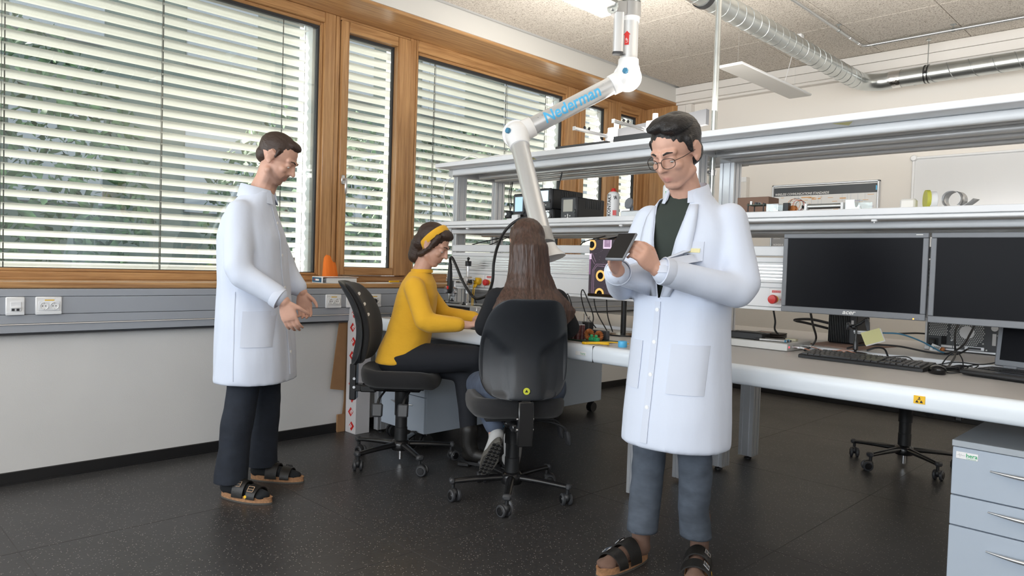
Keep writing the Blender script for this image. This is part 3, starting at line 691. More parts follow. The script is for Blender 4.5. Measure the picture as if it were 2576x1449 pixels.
# ------------------------------------------------------------------ drawer pedestals
def handle_g(x0, x1, y, z):
    pts = [(x0 + (x1-x0)*k/10, y - .004 - .022*sin(pi*k/10), z) for k in range(11)]
    return G().tube(pts, [.003 + .0045*sin(pi*k/10) for k in range(11)], 8)
def caster_small(x, y, h, parent):
    g = G()
    for s in (-1, 1): g.cyl((x + s*.006, y, h*.42), (x + s*.024, y, h*.42), h*.42, h*.40, 14)
    g.box((x - .02, y - .012, h*.5), (x + .02, y + .012, h), .004)
    part('caster', g, 'black_plastic', parent)
def pedestal(x0, x1, y0, y1, z0, z1, front, label, sticker=False):
    t = thing('drawer_pedestal', label, 'drawer unit', ((x0+x1)/2, (y0+y1)/2, 0), 0, 'drawer pedestals under the bench')
    s = -1 if front == '-y' else 1; yf = y0 if s < 0 else y1
    part('carcass', G().box((x0, y0 + (.018 if s < 0 else 0), z0), (x1, y1 - (.018 if s > 0 else 0), z1 - .022), .002), 'cabinet', t)
    part('top', G().box((x0 - .002, y0 - .002, z1 - .022), (x1 + .002, y1 + .002, z1), .002), 'cabinet_top', t)
    H = z1 - .022 - z0; zs = [z0 + .0, z0 + H*.455, z0 + H*.665, z0 + H]
    for k in range(3):
        a, b = zs[k] + .002, zs[k+1] - .002
        d = part('drawer', G().box((x0 + .001, yf, a), (x1 - .001, yf - s*.0185, b), .002), 'cabinet', t)
        hx = (x0 + x1)/2; hz = b - (.062 if k == 2 else .032 if k == 1 else .060)
        hg = handle_g(hx - .115, hx + .115, 0, hz)
        hg.v = [(p[0], yf + s*abs(p[1]), p[2]) for p in hg.v]
        part('handle', hg, 'alu_rod', d, 60, label='curved brushed metal handle')
    for cx in (x0 + .05, x1 - .05):
        for cy in (y0 + .06, y1 - .06): caster_small(cx, cy, z0, t)
    if sticker:
        p = part('maker_plate', G().box((x0 + .012, yf - .002, z1 - .062), (x0 + .078, yf, z1 - .038), .0008), 'white_ink', t, label='white maker plate with green lettering')
        txt('hera', .019, (x0 + .042, yf - .0021, z1 - .054), (1, 0, 0), (0, 0, 1), 'green', p, bold=.0003)
        txt('www.hera.de', .0055, (x0 + .043, yf - .0021, z1 - .060), (1, 0, 0), (0, 0, 1), 'green', p)
        g = G().tube([(x0 + .015, yf - .0022, z1 - .050), (x0 + .020, yf - .0022, z1 - .050), (x0 + .022, yf - .0022, z1 - .045), (x0 + .0245, yf - .0022, z1 - .056), (x0 + .027, yf - .0022, z1 - .046), (x0 + .029, yf - .0022, z1 - .050), (x0 + .039, yf - .0022, z1 - .050)], .0004, 4)
        part('pulse_line', g, 'mon_grey', p)
    return t
pedestal(.288, .746, 2.772, 3.31, .095, .622, '-y', 'grey drawer pedestal under the left end of the bench beside the cardboard box')
pedestal(.224, .684, 4.08, 4.64, .095, .640, '+y', 'grey drawer pedestal under the rear bench, seen past the dark-haired woman')
pedestal(3.588, 4.048, 2.85, 3.38, .085, .612, '-y', 'grey drawer pedestal with curved handles in the right foreground', True)
# ================================================================== OFFICE CHAIRS
def caster(parent, x, y, a):
    """twin-wheel swivel caster, local coordinates"""
    r = .030; c, s = cos(a), sin(a)
    def P(u, v, z): return (x + u*c - v*s, y + u*s + v*c, z)
    off = .018
    h = part('caster', G().cyl(P(0, 0, .05), P(0, 0, .082), .009, n=10).ell(P(off*.6, 0, .042), (.028, .020, .024), Quaternion((0, 0, 1), a), 14, 8), 'black_plastic', parent, 40, True)
    for k in (-1, 1):
        part('wheel', G().lathe([(.001, 0), (.018, 0), (.026, .003), (r, .006), (r, .016), (.026, .020), (.001, .021)][::1], P(off, k*.006, r), (-s*k, c*k, 0), 18), 'dark_grey', h, 40, True)
        part('hub_cap', G().lathe([(.020, 0), (.018, .0025), (.001, .003)], P(off, k*.0265, r), (-s*k, c*k, 0), 16), 'black_gloss', h, 40, True)
    return h
def office_chair(label, loc, rz, base_a, seat_z=.46, cast=(0, 0, 0, 0, 0), sticker=False, dots=False):
    t = thing('office_chair', label, 'chair', loc, rz, 'black swivel chairs at the bench')
    # five-armed base
    hub = part('base_hub', G().lathe([(.050, .075), (.056, .085), (.056, .115), (.045, .130), (.034, .134)], (0, 0, 0), n=24), 'black_metal', t, 40, True)
    for k in range(5):
        a = base_a + 2*pi*k/5; c, s = cos(a), sin(a); R = []
        for q in range(7):
            f = q/6; d = .040 + f*.265; w = .022 - .006*f; h = .019 - .006*f; z = .105 - .012*f*f
            R.append([(d*c - w*cos(b)*s, d*s + w*cos(b)*c, z + h*sin(b)*(1 if sin(b) > 0 else .8)) for b in ang(12)])
        arm = part('base_arm', G().loft(R), 'black_metal', t, 50, True)
        ca, sa = .300*c, .300*s
        part('end_cap', G().box((-.012, -.021, .083), (.016, .021, .112), .008).xf(Matrix.Translation((ca, sa, 0)) @ Matrix.Rotation(a, 4, 'Z')), 'dark_grey', arm, 40, True)
        caster(t, .296*c, .296*s, a + cast[k])
    part('gas_column', G().lathe([(.037, .130), (.037, .205), (.0345, .207), (.0345, .275), (.0395, .277), (.0395, .350), (.041, .352), (.041, seat_z - .075)], (0, 0, 0), n=24), 'black_plastic', t, 40, True)
    part('piston', G().cyl((0, 0, .018), (0, 0, .078), .014, n=14), 'chrome', t, 40, True, label='bright steel piston under the base')
    # mechanism
    z = seat_z
    part('mechanism', G().box((-.075, -.16, z - .075), (.075, .12, z - .040), .012).box((-.05, -.235, z - .085), (.05, -.14, z - .045), .006), 'black_metal', t, 40, True)
    for yy in (.06, -.08):
        l = part('lever', G().tube(catmull([(.06, yy, z - .06), (.15, yy, z - .065), (.225, yy - .01, z - .085), (.255, yy - .015, z - .115)]), [.006]*17 + [.008]*8, 8), 'black_plastic', t, 40, True)
        part('paddle', G().box((-.012, -.030, -.045), (.008, .030, .030), .008).xf(Matrix.Translation((.258, yy - .015, z - .135)) @ Matrix.Rotation(radians(-12), 4, 'Y')), 'dark_grey', l, 40, True)
    # upholstered seat: rounded pad, rear rim raised, front waterfall
    R = []; n = 40
    def seat_ring(f, zz):
        out = []
        for a in ang(n):
            x = math.copysign(abs(cos(a))**.62, cos(a))*.238*f; y = math.copysign(abs(sin(a))**.62, sin(a))*.225*f
            lift = max(0, (-y/.225 - .45))**1.5*.075 + max(0, abs(x)/.238 - .6)*.045 - max(0, y/.225 - .55)**1.4*.045
            out.append((x, y, zz + lift*(1 if zz > z - .01 else .75)))
        return out
    for f, dz in ((.55, -.040), (.90, -.040), (.975, -.025), (1.0, .0), (1.0, .025), (.965, .046), (.86, .054), (.60, .040), (.30, .030), (.05, .028)): R.append(seat_ring(f, z + dz))
    part('seat', G().loft(R), 'chair_fabric', t, 80, True)
    part('seat_pan', G().box((-.17, -.16, z - .046), (.17, .15, z - .030), .01), 'black_plastic', t, 40, True)
    # back support: vertical black bar on an L bracket
    part('bracket', G().box((-.036, -.300, z - .135), (.036, -.262, z + .075), .005).box((-.034, -.29, z - .085), (.034, -.20, z - .045), .004), 'black_metal', t, 40, True)
    for zz in (z - .06, z - .01): part('bolt', G().cyl((.034, -.272, zz), (.041, -.272, zz), .008, n=10).cyl((-.041, -.272, zz), (-.034, -.272, zz), .008, n=10), 'chrome', t, 40, True)
    part('back_bar', G().box((-.022, -.288, z + .06), (.022, -.272, z + .13), .003), 'black_metal', t, 40, True)
    # backrest: plastic shell behind, upholstered cushion in front, gently S-curved
    def back_pt(u, v, d):
        # u in -1..1 across, v 0..1 up, d = offset forwards
        zz = z + .078 + v*.475
        w = .213*(.93 + .10*sin(pi*min(1, v*1.05))**1.0 - .13*v*v)
        yy = -.262 + .050*sin(pi*(v - .02)*.95)*1.0 - .105*v**2.2 + .055*(u*u) - .012
        return (u*w, yy + d, zz)
    def panel(d0, d1, f, nu=18, nv=22, groove=False):
        Fv, Bv = [], []
        pts = [[None]*(nu + 1) for _ in range(nv + 1)]
        def lim(v):   # rounded-rectangle outline: half width at height v
            k = 5.0; q = abs(2*v - 1); return max(0.02, (1 - q**k))**(1/k)
        g = G(); V = []; F = []
        for j in range(nv + 1):
            v = j/nv; vv = .5 + (v - .5)*f
            vr = 3*v*v - 2*v**3; vv = .5 + (vr - .5)*f
            for i in range(nu + 1):
                u = -1 + 2*i/nu; uu = sin(u*pi/2)*lim(vr)*f
                e = 1 - max(abs(sin(u*pi/2))**6, abs(2*vr - 1)**8)
                p1 = back_pt(uu, vv, d0 + (d1 - d0)*.5 + (d1 - d0)*.5*e**.5); V.append(p1)
        n1 = len(V)
        for j in range(nv + 1):
            vr = 3*(j/nv)**2 - 2*(j/nv)**3; vv = .5 + (vr - .5)*f
            for i in range(nu + 1):
                u = -1 + 2*i/nu; uu = sin(u*pi/2)*lim(vr)*f
                e = 1 - max(abs(sin(u*pi/2))**6, abs(2*vr - 1)**8)
                gx = 0
                if groove:
                    # Y-shaped recess: two ribs rising from the bottom and spreading out to the shoulders
                    x = abs(uu); yv = vv
                    edge = .36 if yv < .46 else .36 + (yv - .46)*2.6
                    if yv < .74:
                        k = max(0.0, min(1.0, (x - edge)/.07)); fade = max(0.0, min(1.0, (.74 - yv)/.16)); rim = max(0.0, min(1.0, (1.0 - x)/.12))*min(1.0, yv/.10 + .2)
                        gx = .026*k*fade*rim
                p2 = back_pt(uu, vv, d0 + (d1 - d0)*.5 - (d1 - d0)*.5*e**.5 + gx); V.append(p2)
        W1 = nu + 1
        for j in range(nv):
            for i in range(nu):
                a = j*W1 + i; F.append((a, a + 1, a + W1 + 1, a + W1)); b = n1 + a; F.append((b, b + W1, b + W1 + 1, b + 1))
        for i in range(nu):
            F.append((i, n1 + i, n1 + i + 1, i + 1)); a = nv*W1 + i; F.append((a, a + 1, n1 + a + 1, n1 + a))
        for j in range(nv):
            a = j*W1; F.append((a, a + W1, n1 + a + W1, n1 + a)); a = j*W1 + nu; F.append((a, n1 + a, n1 + a + W1, a + W1))
        return g.add(V, F)
    sh = part('back_shell', panel(-.024, .006, 1.0, groove=True, nu=30, nv=36), 'chair_shell', t, 60, True)
    part('back_cushion', panel(.004, .052, .965), 'chair_fabric', t, 80, True)
    if sticker:
        p = Vector(back_pt(0, .095, -.0245)); s = part('sticker', G().lathe([(.016, 0), (.016, .001), (.001, .0012)], p, (0, -1, .05), 24), mat('sticker_lime', (.62, .66, .05), .5), sh, 40, True, label='round yellow-green sticker')
        part('symbol', G().prism([(-.008, -.005), (.008, -.005), (.0, .008)], .0004, p + Vector((0, -.0012, 0)), (1, 0, 0), (0, .05, 1)), 'black_ink', s, 40, True)
    if dots:
        for v in (.62, .74, .86):
            p = Vector(back_pt(.80, v, .052)); part('reflector', G().lathe([(.010, 0), (.009, .0015), (.001, .002)], p, (.6, .8, 0), 16), 'paper', t, 40, True)
    return t
office_chair('black swivel chair the dark-haired woman sits on, shell back to the viewer', (1.735, 2.555, 0), radians(55.8), radians(-32.8), .465, (2.2, -.9, 2.6, 1.9, -2.3), sticker=True)
office_chair('black swivel chair seen from the side with the woman in mustard on it', (.867, 2.508, 0), radians(-45), radians(101), .495, (.5, 2.4, 2.9, -2.2, .8), dots=True)
office_chair('empty black swivel chair on the far side of the bench, only its base showing', (2.87, 4.86, 0), radians(97), radians(34 - 97), .465, (1.2, .3, 2.0, -.6, 2.2))
# ================================================================== CEILING SERVICES
def helix(c0, c1, r, pitch, tr, n=14):
    c0, c1 = Vector(c0), Vector(c1); d = c1 - c0; L = d.length; d /= L; a, b = frame(d); N = int(L/pitch*n); P = []
    for k in range(N + 1):
        t = 2*pi*k/n; P.append(c0 + d*(L*k/N) + (a*cos(t) + b*sin(t))*r)
    return G().tube(P, tr, 5)
t = thing('ventilation_duct', 'round galvanised spiral ventilation duct under the ceiling, turning along the back wall', 'duct', (1.965, 4.2, 2.72))
A, B, C_ = Vector((1.965, 1.2, 2.80)), Vector((1.965, 6.30, 2.805)), Vector((2.20, 6.49, 2.815))
D_ = Vector((7.5, 6.49, 2.835)); R_ = .070
p = part('duct_pipe', G().cyl(A, B, R_, n=32, caps=False), 'zinc', t, 60)
part('spiral_seam', helix(A, B, R_, .105, .0036), 'zinc_seam', p)
el = [B + Vector((0, -.01, 0))]
for k in range(9):
    a = pi/2*k/8; el.append(Vector((1.965 + .17*(1 - cos(a)), 6.30 + .19*sin(a), 2.808)))
el.append(C_)
part('elbow', G().tube(el, R_*1.01, 28, False), 'zinc', t, 60)
p = part('duct_pipe', G().cyl(C_ + Vector((.02, 0, 0)), D_, R_, n=32, caps=False), 'zinc', t, 60)
part('spiral_seam', helix(C_ + Vector((.15, 0, 0)), D_, R_, .15, .0034), 'zinc_seam', p)
part('tape_band', G().cyl((2.165, 6.49, 2.815), (2.255, 6.49, 2.815), R_*1.03, n=28, caps=False), 'foil', t, 60, label='crumpled foil tape at the duct elbow')
def hanger(x):
    h = part('pipe_clamp', G().cyl((x - .016, 6.49, 2.818), (x - .008, 6.49, 2.818), R_*1.07, n=28).cyl((x + .008, 6.49, 2.818), (x + .016, 6.49, 2.818), R_*1.07, n=28).box((x - .012, 6.49 - R_*1.25, 2.808), (x + .012, 6.49 - R_*1.0, 2.828)), 'black_metal', t, 50, label='black pipe clamp')
    part('threaded_rod', G().cyl((x, 6.49, 2.818 + R_), (x, 6.49, 3.095), .004, n=8).cyl((x, 6.49, 3.088), (x, 6.49, 3.10), .018, n=12), 'zinc', h)
hanger(2.445); hanger(3.9)
part('gasket', G().cyl((1.965, 3.80, 2.80), (1.965, 3.835, 2.80), R_*1.09, n=28), 'rubber_black', t, 50)
t = thing('conduit_pipe', 'thin steel conduit pipe clipped to the ceiling with a right-angle bend', 'conduit', (2.03, 4.0, 3.05))
cb = [Vector((2.03, 1.0, 3.058)), Vector((2.03, 6.17, 3.058))] + [Vector((2.03 + .05*(1 - cos(a)), 6.17 + .06*sin(a), 3.058)) for a in (pi/8, pi/4, 3*pi/8, pi/2)] + [Vector((8.8, 6.23, 3.058))]
part('tube', G().tube(cb, .0115, 10), 'alu_rod', t, 60)
for x, y, ax in ((2.03, 5.70, 'y'), (2.03, 3.6, 'y'), (2.68, 6.23, 'x'), (4.2, 6.23, 'x')):
    d = Vector((0, 1, 0)) if ax == 'y' else Vector((1, 0, 0)); p0 = Vector((x, y, 3.058))
    part('clip', G().cyl(p0 - d*.010, p0 + d*.010, .0150, n=14).cyl((x, y, 3.07), (x, y, 3.10), .004, n=8).box((x - .018, y - .018, 3.096), (x + .018, y + .018, 3.10)), 'zinc_seam', t)
for q in ((2.03, 5.95), (2.03, 6.14)): part('sleeve', G().cyl((q[0], q[1] - .025, 3.058), (q[0], q[1] + .025, 3.058), .0135, n=14), 'chrome', t)
part('sleeve', G().cyl((2.09, 6.23, 3.058), (2.14, 6.23, 3.058), .0135, n=14), 'chrome', t)
def pendant(y0, y1, cy, label):
    t = thing('pendant_lamp', label, 'lamp', (1.59, (y0 + y1)/2, 2.675), 0, 'slim suspended panel lamps')
    part('housing', G().box((1.490, y0, 2.677), (1.686, y1, 2.694), .004), 'white_plastic', t)
    part('diffuser', G().box((1.496, y0 + .006, 2.674), (1.680, y1 - .006, 2.678)), 'ceil_lamp', t)
    part('canopy', G().box((1.615, cy - .03, 3.066), (1.735, cy + .03, 3.10), .006), 'white_plastic', t)
    part('cable', G().tube(catmull([(1.675, cy, 3.07), (1.66, cy - .01, 2.95), (1.64, cy - .04, 2.80), (1.62, cy - .06, 2.694)]), .0028, 6), 'white_plastic', t)
    for yy in (y0 + .12, y1 - .12): part('suspension_wire', G().cyl((1.588, yy, 2.694), (1.588, yy, 3.10), .0008, n=5), 'alu_rod', t)
pendant(4.85, 6.08, 5.74, 'slim white pendant panel lamp in front of the back wall')
pendant(2.22, 3.455, 2.95, 'slim white pendant panel lamp cut by the top edge, beside the extraction arm')
# ------------------------------------------------------------------ extraction arm
t = thing('extraction_arm', 'white and silver jointed fume extraction arm hanging from the ceiling', 'extraction arm', (1.698, 3.46, 3.10))
cx, cy = 1.698, 3.46; E1 = Vector((1.712, 3.440, 2.285)); E2 = Vector((1.292, 2.960, 1.925)); LE = Vector((1.683, 2.790, 1.300))
U = (E1 - E2).normalized(); hz = Vector((U.y, -U.x, 0)).normalized()    # hinge axis, towards the camera
part('ceiling_tube', G().cyl((cx, cy, 2.70), (cx, cy, 3.10), .054, n=28).cyl((cx, cy, 2.722), (cx, cy, 2.735), .060, n=28), 'zinc', t, 50)
left = Vector((-.71, -.705, 0)); fwd = Vector((.705, -.71, 0))
pl = Vector((cx, cy, 0)) + left*.072 + fwd*.055
br = part('bracket', G().cyl((cx, cy, 2.632), (cx, cy, 2.712), .0615, n=28).loft([[Vector((cx, cy, z)) + left*a + fwd*b for a, b in ((0, -.058), (.03, .062), (.10, .075), (.118, .045), (.105, .0), (.06, -.05))] for z in (2.634, 2.668, 2.706)]), mat('cast_aluminium', (.42, .41, .40), .5, .6), t, 50)
c0 = Vector((cx, cy, 2.675)) + left*.108 + fwd*.058
nrm = (left*.75 + fwd*.66).normalized()
part('end_plate', G().lathe([(.041, 0), (.041, .006), (.001, .0065)], c0 + nrm*.0, nrm, 28), 'zinc', br, 40)
for dz in (-.020, .018): part('bolt', G().cyl(c0 + nrm*.006 + Vector((0, 0, dz)), c0 + nrm*.016 + Vector((0, 0, dz)), .007, n=6), 'chrome', br, 30)
part('collar', G().cyl((cx, cy, 2.608), (cx, cy, 2.634), .0555, n=28), 'white_gloss', t, 50)
col = part('column_tube', G().cyl((cx, cy, 2.395), (cx, cy, 2.612), .0515, n=28), 'alu_tube', t, 50)
def up_label():
    w = (fwd*.92 + left*.38).normalized(); u = Vector((0, 0, 1)).cross(w)
    # u x up = w ; label lies just above the tube surface
    o = Vector((cx, cy, 2.50)) + w*.0535; a = Vector((0, 0, 1)).cross(w).normalized()
    P = [(-.014, -.038), (.012, -.038), (.012, .020), (.020, .020), (-.001, .042), (-.022, .020), (-.014, .020)]
    s = part('direction_label', G().prism(P, .0012, o, a, (0, 0, 1)), 'red', col, 30, label='red arrow label')
    txt('UP', .022, o + w*.0013 + a*.007 + Vector((0, 0, -.026)), (0, 0, 1), -a, 'white_ink', s)
up_label()
pz = part('gas_spring_cover', G().loft([[pl + a2*.030*math.copysign(abs(cos(q))**.6, cos(q)) + b2*.022*math.copysign(abs(sin(q))**.6, sin(q)) + Vector((0, 0, z)) for q in ang(24)] for z in (2.415, 2.640) for a2, b2 in ((left, fwd),)]), 'alu_tube', t, 50)
part('end_cap', G().loft([[pl + left*.031*math.copysign(abs(cos(q))**.6, cos(q)) + fwd*.023*math.copysign(abs(sin(q))**.6, sin(q)) + Vector((0, 0, z)) for q in ang(24)] for z in (2.402, 2.416)]), 'dark_grey', pz, 50)
def joint(c, dir_a, dir_b, ra, knob_at):
    """two half elbows meeting on a flanged disc: dir_a = unit vector to the first tube, dir_b to the second"""
    g = G().ell(c + hz*.008, (.071, .071, .071), None, 28, 18)
    g.lathe([(.071, .0), (.068, .045), (.0595, .068), (.0585, .098), (.056, .100)], c + hz*.004, dir_a, 28)
    j = part('elbow', g, 'white_gloss', t, 70)
    part('flange', G().lathe([(.072, -.011), (.0835, -.009), (.0835, .009), (.072, .011)], c - hz*.012, hz, 36), 'white_gloss', j, 40)
    g = G().ell(c - hz*.022, (.064, .064, .064), None, 28, 18)
    g.lathe([(.062, .0), (.0605, .050), (.0585, .105), (.056, .107)], c - hz*.014, dir_b, 28)
    part('elbow_half', g, 'white_gloss', t, 70)
    K = []
    for q in ang(48): K.append(.0155 + .0012*(1 if sin(8*q) > 0 else -1))
    kd = (hz*.9 + knob_at).normalized(); kp = c + hz*.008 + kd*.062; a2, b2 = frame(kd)
    part('knob', G().loft([[kp + kd*h + (a2*cos(q) + b2*sin(q))*K[i]*f for i, q in enumerate(ang(48))] for h, f in ((0, .95), (.004, 1), (.020, 1), (.024, .9))]), 'knob_blue', j, 50, label='blue friction knob')
dl = (LE - E2).normalized()
joint(E1, Vector((0, 0, 1)), -U, .05, Vector((-.30, -.30, .18)))
joint(E2, dl, U, .05, Vector((-.62, -.55, .10)))
up = part('upper_tube', G().cyl(E2 - hz*.014 + U*.095, E1 - hz*.014 - U*.095, .0515, n=36), 'alu_tube', t, 50)
for s in (.150, .176, .58, .63):
    q = E2 - hz*.014 + U*s; w = (Vector((4.237, 0, 1.17)) - q).normalized(); w = (w - U*w.dot(U)).normalized(); v = w.cross(U)
    part('rivet', G().lathe([(.0035, 0), (.003, .001), (.001, .0014)], q + (w*.8 + v*.6)*.0515, w*.8 + v*.6, 10), 'chrome', up)
q = E2 - hz*.014 + U*.175; w = (Vector((4.237, 0, 1.17)) - (E1 + E2)/2).normalized(); w = (w - U*w.dot(U)).normalized()
v = w.cross(U); w2 = (w*.97 + v*.24).normalized(); v2 = w2.cross(U)
txt('Nederman', .098, q + w2*.0515, U, v2, 'logo_blue', up, bold=.0022, shear=.12, sx=.86, wrap=(.0515, None), depth=.0008)
part('lower_tube', G().cyl(E2 + hz*.004 + dl*.090, LE, .0515, n=36), 'alu_tube', t, 50)
part('hood_spigot', G().lathe([(.054, -.06), (.057, -.055), (.057, .01), (.060, .03)], LE, dl, 32), mat('grey_plastic', (.45, .45, .45), .45), t, 50)
hd = Vector((.25, .20, -.95)).normalized()
part('hood', G().lathe([(.058, .0), (.064, .03), (.080, .055), (.092, .070), (.094, .078), (.088, .076), (.07, .05), (.055, .02)], LE + dl*.03, (dl*.35 + hd*.8).normalized(), 36, False), 'white_gloss', t, 60)
wv = -(Vector((-.7, .7, 0))); rt = Vector((.71, .705, 0))
hp = LE - dl*.05 + (wv*.92 + rt*.10)*.053
part('hook', G().tube(catmull([hp + rt*.012 + Vector((0, 0, -.02)), hp + rt*.012 + Vector((0, 0, .012)), hp + Vector((0, 0, .026)), hp - rt*.012 + Vector((0, 0, .012)), hp - rt*.012 + Vector((0, 0, -.005))]), .0035, 8), 'chrome', t)
# ================================================================== BACK WALL
t = thing('framed_poster', 'aluminium framed wireless standards poster on the back wall above the shelf', 'poster', (1.575, 6.70, 1.40))
part('sheet', G().box((1.105, 6.694, 1.415), (2.045, 6.70, 2.0)), 'paper', t)
part('header_print', G().box((1.108, 6.692, 1.905), (2.04, 6.6945, 1.985)), mat('poster_header', (.045, .05, .058), .35), t, label='dark header band')
part('footer_print', G().box((1.108, 6.692, 1.42), (2.04, 6.6945, 1.56)), mat('poster_footer', (.36, .36, .37), .5), t, label='grey footer band')
part('corner_mark', G().box((2.028, 6.691, 1.925), (2.038, 6.6935, 1.965)), 'logo_blue', t)
txt('WIRELESS COMMUNICATIONS STANDARDS', .030, (1.118, 6.6915, 1.912), (1, 0, 0), (0, 0, 1), 'white_ink', t, bold=.0006, shear=.15, sx=.86)
txt('Test and measurement\nsolutions', .018, (1.122, 6.6915, 1.515), (1, 0, 0), (0, 0, 1), 'white_ink', t)
txt('ROHDE & SCHWARZ', .022, (1.122, 6.6915, 1.435), (1, 0, 0), (0, 0, 1), 'white_ink', t, bold=.0008)
rnd = random.Random(4); go, gp, gl = G(), G(), G()
for k in range(70):
    x = 1.125 + rnd.random()*.86; z = 1.60 + rnd.random()*.29; w = .015 + rnd.random()*.10*(1 if rnd.random() < .5 else .4); w = min(w, 2.035 - x); h = .004 if rnd.random() < .75 else .010
    (go if x < 1.62 or rnd.random() < .35 else gp).box((x, 6.6925, z), (x + w, 6.6942, z + h))
for x in (1.31, 1.345, 1.47, 1.53, 1.56, 1.745, 1.79, 1.82, 1.88, 1.94): gl.box((x, 6.6932, 1.57), (x + .0014, 6.6942, 1.90))
for q, m in ((go, mat('print_orange', (.80, .46, .20), .6)), (gp, mat('print_purple', (.36, .30, .52), .6)), (gl, mat('print_grey', (.45, .5, .6), .6))): part('chart_print', q, m, t)['kind'] = 'stuff'
for a, b in (((1.088, 1.40), (1.108, 2.014)), ((2.040, 1.40), (2.060, 2.014))): part('frame_bar', G().box((a[0], 6.682, a[1]), (b[0], YB, b[1]), .006), 'alu', t)
for a, b in (((1.088, 1.40), (2.060, 1.420)), ((1.088, 1.994), (2.060, 2.014))): part('frame_bar', G().box((a[0], 6.682, a[1]), (b[0], YB, b[1]), .006), 'alu', t)
t = thing('whiteboard', 'large glossy whiteboard with white tubular frame on the back wall', 'whiteboard', (3.8, 6.70, 1.0))
part('board', G().box((2.33, 6.694, 1.01), (5.3, 6.704, 2.165)), mat('whiteboard_enamel', (.74, .745, .75), .16), t)
for p0, p1 in (((2.32, 1.0), (2.32, 2.175)), ((5.31, 1.0), (5.31, 2.175)), ((2.32, 1.0), (5.31, 1.0)), ((2.32, 2.175), (5.31, 2.175))):
    part('frame_tube', G().cyl((p0[0], 6.695, p0[1]), (p1[0], 6.695, p1[1]), .012, n=14), 'white_plastic', t)
for x in (2.32, 5.31):
    for z in (1.0, 2.175): part('corner_cap', G().lathe([(.027, .0), (.027, .020), (.020, .030), (.001, .033)], (x, 6.705, z), (0, -1, 0), 24), 'white_plastic', t)
t = thing('wall_box', 'slim white electrical box on the back wall left of the poster', 'wall box', (.79, 6.69, 1.5))
part('cover', G().box((.74, 6.655, 1.50), (.835, YB, 2.112), .006), 'duct_white', t); part('upper_cover', G().box((.742, 6.650, 2.06), (.833, 6.66, 2.11), .003), 'white_plastic', t)

# ================================================================== THINGS ON THE SHELVES
ZS = 1.4612; ZT = 1.8792
def radio(name, label, x, y, w, h, d, screen, z=ZS, knob=False):
    t = thing(name, label, 'instrument', (x + w/2, y + d/2, z), 0)
    part('housing', G().box((x + .004, y + .02, z + .004), (x + w - .002, y + d, z + h), .006), 'black_plastic', t)
    for k in range(9): part('cooling_rib', G().box((x + w - .0025, y + .10 + k*.018, z + h*.55), (x + w + .0008, y + .108 + k*.018, z + h*.92)), 'dark_grey', t)
    part('front_panel', G().box((x, y, z), (x + w, y + .024, z + h + .003), .010), 'dark_grey', t)
    s = part('screen', G().box((x + w*.20, y - .0015, z + h*(.38 if not knob else .30)), (x + w*.78, y + .002, z + h*.90), .001), screen, t)
    if not knob:
        for q, (a, b) in enumerate(((.36, .20), (.5, .26), (.64, .20), (.5, .13), (.5, .20))):
            part('button', G().cyl((x + w*a, y - .004, z + h*b), (x + w*a, y + .002, z + h*b), .0042, n=10), 'paper', t)
    part('side_switch', G().box((x + w*.86, y - .004, z + h*.30), (x + w*.95, y + .002, z + h*.48), .002), 'black_gloss', t)
    return t
scr = lambda n, c, e: mat(n, c, .2, emit=(c, e))
S1 = scr('screen_blue', (.36, .55, .70), .55); S2 = scr('screen_pale', (.55, .70, .80), .75); S3 = mat('screen_reflecting', (.42, .40, .34), .15)
t = radio('soldering_unit', 'black soldering station unit, left one, partly behind the extraction arm', .735, 3.50, .125, .19, .26, S1)
u = part('sponge_tray', G().box((.745, 3.455, ZS), (.85, 3.50, ZS + .055), .008), 'chrome', t); part('sponge', G().box((.752, 3.452, ZS + .02), (.80, 3.458, ZS + .05), .003), 'green', u)
t = radio('control_unit', 'lower black control unit with a round silver knob, bottom of the stack', .985, 3.50, .120, .079, .30, 'chrome', ZS, True)
part('dial', G().lathe([(.024, 0), (.024, .012), (.019, .018), (.018, .014), (.001, .014)], (1.075, 3.50, ZS + .040), (0, -1, 0), 28), 'alu_rod', t, label='round silver dial')
t = radio('display_unit', 'upper black unit with a pale blue screen, on top of the stack', .978, 3.49, .122, .135, .33, S2, ZS + .0795)
part('antenna', G().tube([(1.045, 3.62, ZS + .21), (1.056, 3.62, ZS + .27), (1.072, 3.62, ZS + .335)], [.003, .0035, .005], 8).cyl((1.061, 3.62, ZS + .292), (1.066, 3.62, ZS + .312), .0055, n=10), 'black_plastic', t)
radio('power_unit', 'black unit with a tilted greenish display right of the stack', 1.188, 3.48, .135, .148, .29, S3)
t = thing('small_camera', 'small black and white camera device on the lower shelf beside the uprights', 'camera', (.79, 3.44, ZS))
part('body', G().box((.735, 3.42, ZS + .022), (.795, 3.46, ZS + .072), .008).xf(Matrix.Identity(4)), 'black_plastic', t)
part('lens', G().lathe([(.013, 0), (.013, .004), (.009, .006), (.001, .005)], (.752, 3.42, ZS + .050), (0, -1, 0), 18), 'alu_rod', t)
part('stand', G().box((.80, 3.425, ZS), (.86, 3.46, ZS + .045), .006).box((.75, 3.43, ZS), (.83, 3.455, ZS + .022), .004), 'white_plastic', t)
part('tag', G().box((.745, 3.41, ZS), (.765, 3.43, ZS + .012), .002), 'yellow', t)
